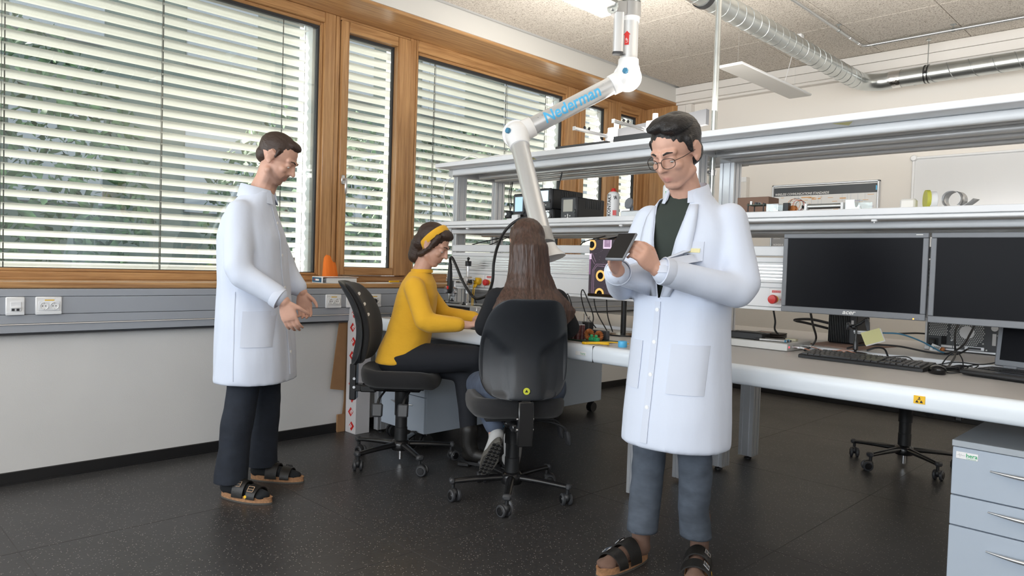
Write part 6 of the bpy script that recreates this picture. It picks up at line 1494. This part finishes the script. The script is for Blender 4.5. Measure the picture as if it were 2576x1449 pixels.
def hem(o, z, lower=None):
    bm = bmesh.new(); bm.from_mesh(o.data)
    bmesh.ops.bisect_plane(bm, geom=bm.verts[:] + bm.edges[:] + bm.faces[:], plane_co=(0, 0, z), plane_no=(0, 0, 1))
    bmesh.ops.delete(bm, geom=[f for f in bm.faces if f.calc_center_median().z < z], context='FACES')
    loops = [e for e in bm.edges if e.is_boundary]
    bm.to_mesh(o.data); bm.free(); cloth_mod(o, .004)
def sandal(t, x, y, yaw, sock, right, s=1.0):
    """two-strap cork sandal with a sock-clad foot; toes along +y"""
    m = Matrix.Translation((x, y, 0)) @ Matrix.Rotation(yaw, 4, 'Z') @ Matrix.Scale(s, 4)
    out = []
    for k in range(36):
        q = 2*pi*k/36; yy = .118 + .142*sin(q); w = .036 + .013*(yy/.26)*1.1 if yy < .2 else .048 - .010*((yy - .2)/.06)
        xx = cos(q)*w + (.004 if right else -.004)*sin(pi*yy/.26) ; out.append((xx, yy))
    g = G().loft([[(a, b, 0) for a, b in out], [(a, b, .007) for a, b in out]]); g.xf(m)
    so = part('sandal', g, 'sole', t, 40, True)
    g = G().loft([[(a*f, .118 + (b - .118)*f, z) for a, b in out] for f, z in ((.985, .007), (.975, .026), (1.0, .031), (.93, .0315), (.88, .026))]); g.xf(m); part('footbed', g, 'cork', so, 50, True)
    g = G(); limb(g, ((0, .010, .052), .034), ((0, .09, .050), .033), ((0, .170, .040), .030), ((.0, .222, .036), .020)); g.ell((.004 if right else -.004, .205, .034), (.040, .036, .018)); limb(g, ((0, .015, .05), .034), ((0, .022, .19), .038))
    g.xf(m); f = fuse(g, 'sock', .007, 4, (sock,), t)
    for yc, w, h, r0 in ((.105, .033, .068, .051), (.176, .026, .047, .053)):
        R = []
        for q in [radians(-8) + radians(196)*i/16 for i in range(17)]:
            c, sn = cos(q), sin(q); R.append([(c*(r0 + .002), yc - w, .024 + max(-.004, sn)*(h + .010)), (c*(r0 + .002), yc + w*.8, .024 + max(-.004, sn)*h), (c*(r0 - .001), yc + w*.8, .022 + max(-.004, sn)*(h - .003)), (c*(r0 - .001), yc - w, .022 + max(-.004, sn)*(h + .007))])
        g = G().loft(R); g.xf(m); st = part('strap', g, 'leather', so, 50, True)
        sg = 1 if right else -1
        q = radians(52); px_, pz_ = sg*cos(q)*(r0 + .004), .024 + sin(q)*(h + .007)
        tb = Matrix.Translation((px_, yc - .006, pz_)) @ Matrix.Rotation(-sg*radians(-48), 4, 'Y')
        g = G().box((-.014, -.018, 0), (.014, -.0155, .003)).box((-.014, .0125, 0), (.014, .015, .003)).box((-.014, -.018, 0), (-.0115, .015, .003)).box((.0115, -.018, 0), (.014, .015, .003)).box((-.001, -.018, .0005), (.001, .015, .003))
        g.xf(m @ Matrix.Translation((px_, yc - .006, pz_)) @ Matrix.Rotation(sg*radians(46), 4, 'Y')); part('buckle', g, 'chrome', st, 30, True)
    g = G().lathe([(.0075, 0), (.007, .0018), (.001, .002)], (0, 0, 0), (0, 0, 1), 16); sg = 1 if right else -1
    g.xf(m @ Matrix.Translation((sg*.0525, .150, .034)) @ Matrix.Rotation(sg*radians(80), 4, 'Y')); part('badge', g, 'yellow', so, 40, True, label='small yellow round badge')
    return so
def lab_coat(t, rings, sleeves, collar, amp=.008, seed=1.0):
    """rings = [(cx,cy,z,rx,ry,rot)] from hem to neck; sleeves = joint lists"""
    g = G().loft([sring((cx, cy, z), rx, ry, 28, 2.35, rot) for cx, cy, z, rx, ry, rot in rings])
    for js in sleeves: limb(g, *js)
    o = fuse(g, 'lab_coat', .0105, 6, ('coat',), t, fn=folds(seed, amp, 1.0)); return o

# ------------------------------------------------------------------ 1: man with glasses, standing, looking down at a device
t = thing('person', 'dark-haired man with glasses in an open white lab coat holding a device', 'person', (2.68, 2.45, 0), radians(-178), 'people in the laboratory')
hc = Vector((-.080, .135, 1.600)); PIT = radians(27); YAW = radians(-4)
hg, hm = head_g(hc, PIT, YAW, 1.08)
wR, wL = Vector((.002, .362, 1.160)), Vector((-.148, .345, 1.170))
limb(hg, ((-.078, .030, 1.44), .062), ((-.080, .075, 1.515), .056), ((-.080, .115, 1.56), .056))
hg.loft([sring((-.07, .01, z), rx, ry, 20) for z, rx, ry in ((.86, .13, .09), (1.0, .135, .10), (1.2, .145, .095), (1.32, .145, .09), (1.41, .08, .07), (1.48, .06, .06))])
limb(hg, ((.075, .02, 1.345), .045), ((.135, .105, 1.12), .042), (wR, .027)); limb(hg, ((-.215, -.01, 1.345), .045), ((-.310, .045, 1.12), .042), (wL, .027))
hand_g(hg, wR, (-.20, .75, .60), (-1, -.1, .1), 1, .95, .94, 1.2); hand_g(hg, wL, (.20, .75, .60), (1, -.1, .1), -1, .95, .94, 1.2)
for x0, x1, x2, y2 in ((.025, .030, .060, .06), (-.150, -.150, -.125, -.085)):
    limb(hg, ((x0, .0, .90), .07), ((x1, .045, .52), .048), (((x1 + x2)/2, y2*.6, .30), .036))
body = fuse(hg, 'body', .0046, 3, ('skin',), t, .45); lipcolour(body, hm)
eyes(t, hm, 1.05); brows(t, hm, 'hair_black')
g = G(); g.ell((0, -.028, .052), (.0815, .096, .086), None, 24, 16); g.ell((.010, .016, .112), (.054, .055, .028), Quaternion((0, 1, 0), .15)); g.ell((-.036, .0, .100), (.045, .066, .032)); g.ell((0, -.060, -.010), (.066, .056, .060)); g.ell((.026, .042, .108), (.032, .030, .018)); g.ell((-.030, .040, .102), (.034, .030, .018))
for x in (-1, 1): limb(g, ((x*.0735, .012, .050), .012), ((x*.0755, .012, .010), .007))
g.xf(hm); fuse(g, 'hair', .0042, 3, ('hair_black',), t, fn=strands(hm, .0014))
g = G()
for x in (-1, 1):
    g.tube([hm @ Vector((x*.031 + .0235*math.copysign(abs(cos(q))**.8, cos(q)), .100 - .012*abs(cos(q))*(1 if x*cos(q) > 0 else 0), -.002 + .0175*math.copysign(abs(sin(q))**.8, sin(q)))) for q in [i*pi/12 for i in range(25)]], .0013, 6)
    g.tube([hm @ Vector(p) for p in ((x*.0545, .089, .004), (x*.072, .060, .006), (x*.080, .0, .008), (x*.082, -.030, -.002))], .0012, 6)
g.tube([hm @ Vector(p) for p in ((-.008, .100, .004), (0, .103, .006), (.008, .100, .004))], .0013, 6)
sp = part('spectacles', g, 'black_metal', t, 60, True)
for x in (-1, 1):
    part('lens', G().add([hm @ Vector((x*.031 + .0225*cos(q), .099 - .010*max(0, x*cos(q)), -.002 + .0165*sin(q))) for q in ang(20)], [tuple(range(20))]), 'lens', sp, None, True)
# trousers and t-shirt
trousers(t, (((-.150, .0, .90), .088), ((-.152, .03, .52), .068), ((-.135, -.02, .25), .062), ((-.125, -.072, .06), .062)),
            (((.030, .0, .90), .088), ((.030, .055, .52), .068), ((.045, .045, .25), .062), ((.058, .052, .06), .062)), [((-.06, 0, .92), (.165, .115, .11))], 'denim_grey', amp=.009, zs=3.0)
hem(t.children[-1], .128)
g = G().loft([sring((-.07, .015, z), rx, ry, 24) for z, rx, ry in ((.90, .155, .115), (1.10, .165, .118), (1.28, .180, .122), (1.37, .165, .112), (1.43, .105, .085), (1.468, .075, .072))])
fuse(g, 't_shirt', .009, 4, ('tee',), t)
# coat
rings = [(-.085, .065, .505, .208, .172, .05), (-.085, .060, .62, .205, .168, .05), (-.08, .045, .80, .195, .158, .0), (-.075, .030, .98, .186, .148, 0), (-.07, .018, 1.16, .188, .142, 0), (-.068, .012, 1.28, .196, .138, 0), (-.068, .005, 1.35, .182, .122, 0), (-.070, .012, 1.415, .128, .098, 0), (-.074, .022, 1.465, .085, .082, 0), (-.076, .028, 1.492, .074, .072, 0)]
coat = lab_coat(t, rings, ((((.095, .01, 1.360), .068), ((.140, .10, 1.13), .062), ((.140, .13, 1.10), .060), ((.020, .335, 1.150), .049)), (((-.235, -.015, 1.360), .068), ((-.318, .04, 1.13), .064), ((-.313, .07, 1.10), .062), ((-.165, .312, 1.160), .049))), None, .007, 2.0)
# open the coat in a V at the chest and below it as a slit, then give the cloth a thickness
bm = bmesh.new(); bm.from_mesh(coat.data); kill = []
for sgn in (-1, 1): bmesh.ops.bisect_plane(bm, geom=bm.verts[:] + bm.edges[:] + bm.faces[:], plane_co=(-.055 + sgn*.004, 0, 1.06), plane_no=(sgn, 0, -.195))
for f in bm.faces:
    c = f.calc_center_median()
    if c.y > .02 and c.z > 1.06 and abs(c.x + .055) < .004 + (c.z - 1.06)*.195: kill.append(f)
    elif c.z > 1.475: kill.append(f)
bmesh.ops.delete(bm, geom=kill, context='FACES'); bm.to_mesh(coat.data); bm.free(); cloth_mod(coat, .004)
bv = bvh_of(coat)
cx0 = -.055
for sgn in (-1, 1):
    P = []
    q = [(cx0 + sgn*.002, 1.055), (cx0 + sgn*.055, 1.10), (cx0 + sgn*.125, 1.325), (cx0 + sgn*.070, 1.40)]
    # lapel follows the V edge; built from points found on the coat surface just outside the edge
    rows = []
    for k in range(9):
        z = 1.07 + .345*k/8; e = .006 + (z - 1.06)*.195; wid = .012 + .055*sin(pi*min(1, .12 + .80*k/8))**.8
        row = []
        for i in range(4):
            x = cx0 + sgn*(e + .001 + wid*i/3); h = bv.ray_cast(Vector((x, .5, z)), Vector((0, -1, 0)))
            if h[0] is None: row = None; break
            row.append(h[0] + Vector((0, (.004, .009, .010, .008)[i], 0)))
        if row: rows.append(row)
    if len(rows) > 3:
        o = part('lapel', G().loft(rows, caps=False, closed=False), 'coat', coat, 70, True); md = o.modifiers.new('thickness', 'SOLIDIFY'); md.thickness = .004
R = []
for k in range(25):
    a = radians(-150) + radians(300)*k/24 - pi/2
    rr = 1.0; c = Vector((-.076, .026, 0)); d = Vector((cos(a), sin(a), 0)); low = .012*(1 - cos((a + pi/2)))*1.6
    R.append([c + d*.083 + Vector((0, 0, 1.472 - low*1.0)), c + d*.072 + Vector((0, .0, 1.513 - low*1.2)), c + d*.079 + Vector((0, 0, 1.510 - low*1.2)), c + d*.096 + Vector((0, 0, 1.455 - low))])
part('collar', G().loft(R), 'coat', coat, 60, True)
patch('chest_pocket', coat, bv, [(-.205, 1.16), (-.115, 1.16), (-.115, 1.275), (-.205, 1.275)], 5, 5, .003, 'coat_seam')
patch('pocket_badge', coat, bv, [(-.195, 1.235), (-.125, 1.235), (-.125, 1.250), (-.195, 1.250)], 4, 1, .005, mat('badge_pale_yellow', (.80, .74, .42), .7))
patch('hip_pocket', coat, bv, [(-.245, .72), (-.125, .72), (-.125, .90), (-.245, .90)], 5, 6, .003, 'coat_seam'); patch('hip_pocket', coat, bv, [(.0, .72), (.085, .72), (.085, .90), (.0, .90)], 5, 6, .003, 'coat_seam')
patch('button_placket', coat, bv, [(-.070, .53), (-.040, .53), (-.042, 1.05), (-.066, 1.05)], 2, 14, .003, 'coat_seam')
for z in (.66, .78, .90, 1.02):
    h = bv.ray_cast(Vector((-.055, .6, z)), Vector((0, -1, 0)))
    if h[0]: part('button', G().lathe([(.0075, 0), (.0075, .003), (.004, .0035), (.0001, .003)], h[0] + Vector((0, .003, 0)), (0, 1, 0), 16), 'white_plastic', coat, 40, True)
for w, e in ((wR, Vector((.150, .13, 1.10))), (wL, Vector((-.325, .07, 1.10)))):
    d = (w - e).normalized(); part('cuff', G().lathe([(.047, -.055), (.049, -.05), (.050, -.022), (.046, -.020), (.044, -.04)], w, d, 24, False), 'coat_seam', coat, 60, True)
sandal(t, .058, .028, radians(-6), 'sock_tan', True, 1.06); sandal(t, -.122, -.098, radians(24), 'sock_tan', False, 1.06)
RZ = Matrix.Translation((2.68, 2.45, 0)) @ Matrix.Rotation(radians(-178), 4, 'Z')
c = RZ @ Vector((-.072, .452, 1.243)); tt = thing('handheld_device', 'small dark device held in both hands by the man with glasses', 'device', tuple(c), radians(-178))
mm = Matrix.Rotation(radians(-50), 4, 'X')
part('case', G().box((-.038, -.062, -.006), (.038, .062, .006), .004).xf(mm), 'mon_grey', tt, 40, True); part('screen', G().box((-.034, -.056, .0058), (.034, .056, .0066)).xf(mm), 'black_gloss', tt, 40, True)

# ------------------------------------------------------------------ 2: man in profile by the window
t = thing('person', 'short-haired man in a white lab coat standing in profile by the window', 'person', (.80, 1.70, 0), radians(-47), 'people in the laboratory')
hc = Vector((.028, .050, 1.655)); hg, hm = head_g(hc, radians(30), radians(2), 1.04)
limb(hg, ((.025, -.045, 1.46), .064), ((.026, .0, 1.56), .058), ((.027, .02, 1.62), .058))
hg.loft([sring((.025, -.06, z), rx, ry, 20) for z, rx, ry in ((.88, .13, .10), (1.05, .14, .105), (1.22, .145, .10), (1.34, .145, .09), (1.43, .085, .075), (1.50, .06, .06))])
wN, wF = Vector((.275, .185, .965)), Vector((-.150, .130, .99))
limb(hg, ((.150, -.07, 1.365), .044), ((.275, -.03, 1.11), .040), (wN, .027)); limb(hg, ((-.100, -.07, 1.365), .044), ((-.215, .01, 1.11), .042), (wF, .027))
hand_g(hg, wN, (-.10, .28, -.90), (-.95, .1, .0), 1, .45, 1.0); hand_g(hg, wF, (.10, .20, -.95), (.95, .1, .1), -1, .6, 1.0)
for x0, x1, x2, y2 in ((.115, .150, .190, -.115), (-.065, -.085, -.100, -.055)): limb(hg, ((x0, -.05, .92), .07), ((x1, -.05, .52), .048), ((x1*.4 + x2*.6, -.06, .30), .036))
body = fuse(hg, 'body', .0046, 3, ('skin',), t, .45); lipcolour(body, hm, 1, True); eyes(t, hm, 1.02); brows(t, hm, 'hair_dark')
g = G(); g.ell((0, -.025, .047), (.0780, .0925, .079), None, 24, 16); g.ell((0, .026, .094), (.050, .048, .024)); g.ell((0, -.064, -.004), (.060, .044, .050))
for x in (-1, 1): limb(g, ((x*.0735, .010, .045), .010), ((x*.0755, .008, .010), .006))
g.xf(hm); fuse(g, 'hair', .0042, 3, ('hair_dark',), t, fn=strands(hm, .0018))
trousers(t, (((-.070, -.055, .92), .092), ((-.085, -.030, .52), .078), ((-.095, -.035, .28), .073), ((-.100, -.045, .04), .076)),
            (((.115, -.055, .92), .092), ((.145, -.055, .52), .078), ((.175, -.078, .28), .074), ((.190, -.092, .04), .080)), [((.025, -.06, .94), (.165, .12, .11))], 'denim_navy', amp=.009, zs=3.0)
hem(t.children[-1], .080)
rings = [(.045, -.030, .555, .238, .180, 0), (.045, -.034, .68, .232, .176, 0), (.040, -.045, .84, .222, .170, 0), (.032, -.055, .98, .212, .160, 0), (.028, -.064, 1.14, .208, .155, 0), (.025, -.072, 1.27, .206, .150, 0), (.025, -.075, 1.36, .188, .122, 0), (.025, -.066, 1.425, .138, .098, 0), (.025, -.052, 1.475, .086, .084, 0), (.026, -.044, 1.51, .076, .076, 0)]
coat = lab_coat(t, rings, ((((.165, -.075, 1.378), .066), ((.280, -.035, 1.12), .064), ((.285, -.01, 1.08), .063), ((.278, .150, .992), .052)), (((-.115, -.075, 1.378), .066), ((-.220, .005, 1.12), .063), ((-.218, .02, 1.09), .061), ((-.158, .105, 1.015), .050))), None, .011, 5.0)
bm = bmesh.new(); bm.from_mesh(coat.data); bmesh.ops.delete(bm, geom=[f for f in bm.faces if f.calc_center_median().z > 1.492], context='FACES'); bm.to_mesh(coat.data); bm.free(); cloth_mod(coat, .004)
bv = bvh_of(coat)
R = []
for k in range(25):
    a = radians(-158) + radians(316)*k/24 - pi/2; c = Vector((.026, -.048, 0)); d = Vector((cos(a), sin(a), 0)); low = .016*(1 - cos(a + pi/2))
    R.append([c + d*.083 + Vector((0, 0, 1.492 - low)), c + d*.076 + Vector((0, 0, 1.535 - low*1.1)), c + d*.083 + Vector((0, 0, 1.533 - low*1.1)), c + d*.100 + Vector((0, 0, 1.470 - low*1.3))])
part('collar', G().loft(R), 'coat', coat, 60, True)
patch('button_placket', coat, bv, [(.028, .59), (.062, .59), (.056, 1.42), (.030, 1.42)], 2, 20, .003, 'coat_seam')
for z in (.70, .86, 1.02, 1.18, 1.34):
    h = bv.ray_cast(Vector((.045, .6, z)), Vector((0, -1, 0)))
    if h[0]: part('button', G().lathe([(.0075, 0), (.0075, .003), (.0001, .003)], h[0] + Vector((0, .003, 0)), (0, 1, 0), 16), 'white_plastic', coat, 40, True)
patch('hip_pocket', coat, bv, [(-.02, .74), (.105, .74), (.105, .91), (-.02, .91)], 6, 6, .003, 'coat_seam', .6, (-1, 0, 0))
patch('side_seam', coat, bv, [(-.052, .58), (-.046, .58), (-.060, 1.0), (-.066, 1.0)], 1, 14, .002, 'coat_seam', .6, (-1, 0, 0))
d = (wN - Vector((.285, -.01, 1.08))).normalized(); part('cuff', G().lathe([(.049, -.055), (.051, -.05), (.052, -.020), (.048, -.018), (.046, -.04)], wN, d, 24, False), 'coat_seam', coat, 60, True)
sandal(t, .186, -.115, radians(-15), 'sock_black', True, 1.02); sandal(t, -.100, -.082, radians(-3), 'sock_black', False, 1.02)

# ------------------------------------------------------------------ 3: woman in mustard, seated, seen from her right side
t = thing('person', 'woman in a mustard jumper with a yellow headband, seated at the bench', 'person', (.867, 2.508, 0), radians(-47), 'people in the laboratory')
hc = Vector((.030, .165, 1.262)); hg, hm = head_g(hc, radians(26), radians(-12), .98, True)
limb(hg, ((.02, .085, 1.08), .055), ((.022, .115, 1.17), .048), ((.026, .14, 1.23), .048))
hg.loft([sring((.012, y, z), rx, ry, 20) for z, y, rx, ry in ((.60, .0, .14, .11), (.72, .03, .125, .10), (.86, .06, .12, .095), (.98, .08, .135, .095), (1.06, .085, .13, .08), (1.10, .087, .06, .055))])
wN, wF = Vector((.185, .395, .828)), Vector((-.070, .470, .838))
limb(hg, ((.165, .085, 1.045), .042), ((.215, .165, .845), .036), (wN, .023)); limb(hg, ((-.145, .085, 1.045), .042), ((-.20, .22, .850), .036), (wF, .023))
hand_g(hg, wN, (-.10, .86, .22), (-.25, .10, -.95), 1, .42, .92); hand_g(hg, wF, (.30, .80, -.05), (.15, .1, -.97), -1, .45, .92)
limb(hg, ((.09, .0, .62), .07), ((.075, .44, .625), .05), ((-.10, .56, .34), .036)); limb(hg, ((-.085, .02, .60), .07), ((-.02, .38, .54), .05), ((.03, .40, .15), .036))
body = fuse(hg, 'body', .0046, 3, ('skin',), t, .45); lipcolour(body, hm); eyes(t, hm, .98); brows(t, hm, 'hair_dark')
g = G(); g.ell((0, -.028, .046), (.085, .098, .087), None, 24, 16); g.ell((0, .034, .090), (.060, .052, .034)); g.ell((0, -.075, -.010), (.070, .055, .062)); limb(g, ((0, -.085, -.03), .05), ((0, -.075, -.10), .045))
for x in (-1, 1): limb(g, ((x*.070, .025, .065), .020), ((x*.078, .010, -.01), .014), ((x*.066, -.030, -.070), .018))
g.xf(hm); hair = fuse(g, 'hair', .0045, 3, ('hair_dark',), t, fn=strands(hm, .0024))
R = []
for q in ang(32):
    c, s = cos(q), sin(q); R.append([hm @ (Vector((c*.088*f, -.018 + s*.036*f, .046 + s*.0855*f)) + Vector((0, .92, -.39))*h) for f, h in ((.99, -.020), (1.035, -.013), (1.045, .0), (1.035, .013), (.99, .020), (.93, .0))])
R.append(R[0]); g = G().loft(R, caps=False); part('headband', g, 'mustard', t, 60, True, label='mustard yellow headband')
g = G().loft([sring((.012, y, z), rx, ry, 26, 2.2) for z, y, rx, ry in ((.585, -.015, .168, .140), (.66, .005, .165, .142), (.76, .035, .150, .128), (.88, .062, .146, .122), (.98, .080, .155, .118), (1.05, .085, .145, .098), (1.095, .088, .085, .072), (1.115, .092, .062, .060))])
limb(g, ((.160, .082, 1.030), .060), ((.228, .155, .850), .058), ((.225, .19, .835), .056), ((.195, .335, .830), .042)); limb(g, ((-.140, .082, 1.030), .060), ((-.205, .20, .850), .056), ((-.12, .39, .845), .042))
j = fuse(g, 'jumper', .0095, 5, ('mustard',), t, fn=folds(8.0, .007, 3.0))
R = [[Vector((.018, .100, 1.108)) + Vector((cos(a)*r, sin(a)*r, h)) for a in ang(24)] for r, h in ((.062, .0), (.064, .012), (.060, .020), (.055, .012))]
part('neckband', G().loft(R, caps=False), 'mustard', j, 60, True)
trousers(t, (((-.085, .01, .600), .092), ((-.02, .36, .545), .070), ((.015, .385, .35), .056), ((.030, .400, .17), .050)),
            (((.085, .0, .615), .098), ((.078, .42, .632), .074), ((-.02, .50, .48), .058), ((-.10, .56, .33), .050)), [((.0, -.005, .595), (.175, .140, .105)), ((0, .10, .60), (.15, .14, .085))], 'denim_black', amp=.004)
def boot(t, ank, yaw, pitch=0, m='leather', s=1.0):
    mt = Matrix.Translation(ank) @ Matrix.Rotation(yaw, 4, 'Z') @ Matrix.Rotation(pitch, 4, 'X') @ Matrix.Scale(s, 4)
    g = G(); limb(g, ((0, 0, .085), .055), ((0, 0, .0), .050), ((0, .02, -.045), .046)); limb(g, ((0, .0, -.055), .040), ((0, .10, -.062), .040), ((0, .165, -.072), .032)); g.xf(mt)
    b = fuse(g, 'boot', .007, 4, (m,), t)
    out = [(.036*cos(q)*(1 if sin(q) < 0 else 1.12), .075 + .128*sin(q)) for q in ang(28)]
    g = G().loft([[(a, c, -.108) for a, c in out], [(a, c, -.092) for a, c in out]]).box((-.034, -.055, -.122), (.034, .015, -.100), .004); g.xf(mt); part('boot_sole', g, 'rubber_black', b, 40, True)
    g = G()
    for k in range(4): g.tube([(-.022, .062 + k*.006, -.005 - k*.012), (.022, .070 + k*.006, -.012 - k*.012)], .0026, 6)
    g.xf(mt); part('laces', g, 'black_plastic', b, 60, True)
    return b
boot(t, (.030, .400, .125), radians(-14)); boot(t, (-.115, .58, .30), radians(8), radians(-35))

# ------------------------------------------------------------------ 4: woman with long dark hair, seated, seen from behind
t = thing('person', 'woman with very long brown hair and black top seated with her back turned', 'person', (1.735, 2.555, 0), radians(55.8), 'people in the laboratory')
hc = Vector((.045, .030, 1.262)); hg, hm = head_g(hc, radians(24), radians(4), 1.0, True)
limb(hg, ((.05, .0, 1.08), .055), ((.048, .005, 1.17), .048), ((.046, .015, 1.23), .048))
hg.loft([sring((.045, y, z), rx, ry, 20) for z, y, rx, ry in ((.52, -.06, .14, .11), (.66, -.05, .125, .10), (.82, -.03, .125, .10), (.95, -.01, .140, .095), (1.02, -.005, .115, .08), (1.08, .0, .055, .055))])
wL_, wR_ = Vector((-.12, .33, .825)), Vector((.20, .33, .825))
limb(hg, ((.185, -.01, .985), .036), ((.265, .02, .855), .035), (wR_, .023)); limb(hg, ((-.085, .0, .985), .036), ((-.150, .06, .855), .037), (wL_, .023))
hand_g(hg, wR_, (-.3, .85, -.05), (-.1, .1, -.97), 1, .4, .92); hand_g(hg, wL_, (.3, .85, -.05), (.1, .1, -.97), -1, .4, .92)
limb(hg, ((.13, -.03, .56), .07), ((.14, .38, .52), .05), ((.08, .36, .20), .036)); limb(hg, ((-.07, -.03, .56), .07), ((-.13, .36, .50), .05), ((-.102, -.055, .35), .034))
body = fuse(hg, 'body', .0046, 3, ('skin',), t, .45); lipcolour(body, hm); eyes(t, hm, .98); brows(t, hm, 'hair_dark')
# long hair: cap plus a mane that widens over the shoulders and back
g = G(); g.ell((0, -.024, .048), (.088, .100, .090), None, 28, 18); g.ell((0, .030, .092), (.062, .054, .034)); g.xf(hm)
mane = []
for z, cx_, cy_, rx, ry in ((1.335, .045, .005, .070, .075), (1.27, .046, -.020, .093, .085), (1.20, .047, -.035, .098, .075), (1.13, .048, -.045, .105, .070), (1.06, .050, -.068, .130, .060), (1.00, .055, -.105, .178, .052), (.955, .060, -.118, .205, .040), (.915, .062, -.124, .190, .030), (.88, .063, -.124, .150, .018)):
    R = []
    for q in ang(64):
        w = 1 + .030*sin(q*11 + z*9) + .022*sin(q*23 + z*5); x = cos(q)*rx*w; y = sin(q)*ry*w
        R.append(Vector((cx_ + x, cy_ + y - (abs(x)/rx)**2*.00, z + (.012*sin(q*7) if z < .93 else 0))))
    mane.append(R)
g.loft(mane[::-1])
fuse(g, 'hair', .005, 2, ('hair_brown',), t, fn=strands(hm, .0030, True))
g = G().loft([sring((.045, y, z), rx, ry, 26, 2.2) for z, y, rx, ry in ((.50, -.070, .175, .140), (.60, -.060, .168, .136), (.74, -.040, .158, .125), (.88, -.020, .162, .122), (.97, -.008, .172, .118), (1.035, -.004, .155, .098), (1.075, .0, .085, .072), (1.095, .0, .062, .060))])
limb(g, ((.200, -.012, .998), .060), ((.275, .012, .860), .053), ((.27, .04, .845), .051), ((.210, .29, .830), .040)); limb(g, ((-.100, -.005, .998), .058), ((-.155, .05, .862), .050), ((-.15, .08, .848), .048), ((-.125, .29, .830), .040))
fuse(g, 'jumper', .0095, 5, ('black_knit',), t, fn=folds(12.0, .006, 2.0))
trousers(t, (((-.065, -.05, .565), .105), ((-.130, .33, .515), .074), ((-.115, .10, .43), .060), ((-.102, -.045, .375), .050)),
            (((.150, -.05, .565), .105), ((.145, .35, .525), .074), ((.105, .36, .30), .060), ((.075, .36, .17), .052)), [((.045, -.085, .560), (.200, .135, .085)), ((.045, .06, .56), (.17, .16, .075))], 'denim_blue', amp=.004)
# grey running shoe, toes tucked under, sole towards the viewer
def sneaker(t, ank, mt):
    g = G(); limb(g, ((0, -.020, .010), .040), ((0, .02, -.020), .040), ((0, .10, -.034), .038), ((0, .165, -.040), .032)); limb(g, ((0, .0, .01), .040), ((0, .0, .055), .043)); g.xf(mt)
    s = fuse(g, 'sneaker', .0065, 4, ('suede',), t)
    out = [(.042*cos(q)*(.86 if sin(q) < 0 else 1.08), .070 + .136*sin(q)) for q in ang(30)]
    g = G().loft([[(a*f, .07 + (c - .07)*f, z) for a, c in out] for f, z in ((.97, -.086), (1.0, -.080), (1.0, -.052), (.95, -.046))]); g.xf(mt); so = part('sneaker_sole', g, 'sole', s, 40, True, label='dark ribbed sole')
    for k in range(9):
        for i in (-1, 0, 1):
            g = G().box((i*.022 - .0085, -.045 + k*.027, -.092), (i*.022 + .0085, -.027 + k*.027, -.084), .002); g.xf(mt); part('tread_block', g, 'rubber_black', so, 40, True)
    g = G().loft([[(r*cos(a), -.002 + r*sin(a)*.95, z) for a in ang(24)] for r, z in ((.045, .050), (.047, .060), (.044, .076), (.040, .070))]); g.xf(mt); part('heel_collar', g, 'mon_grey', s, 60, True)
    return s
mt = Matrix.Translation((-.100, -.075, .318)) @ Matrix.Rotation(radians(16), 4, 'Y') @ Matrix.Rotation(radians(-58), 4, 'X') @ Matrix.Scale(.90, 4)
sn = sneaker(t, None, mt)
q = lambda v: mt @ Vector(v)
ln = txt('NIKE', .019, (0, 0, 0), (1, 0, 0), (0, 1, 0), 'knob_blue', None, bold=.0008)
for v in ln.data.vertices: v.co = mt @ Vector((.026 - v.co.x, -.0615, .036 + v.co.y))
ln.parent = sn
boot(t, (.075, .36, .125), radians(0), 0, 'suede')
# remaining: lime-yellow accent on nothing else
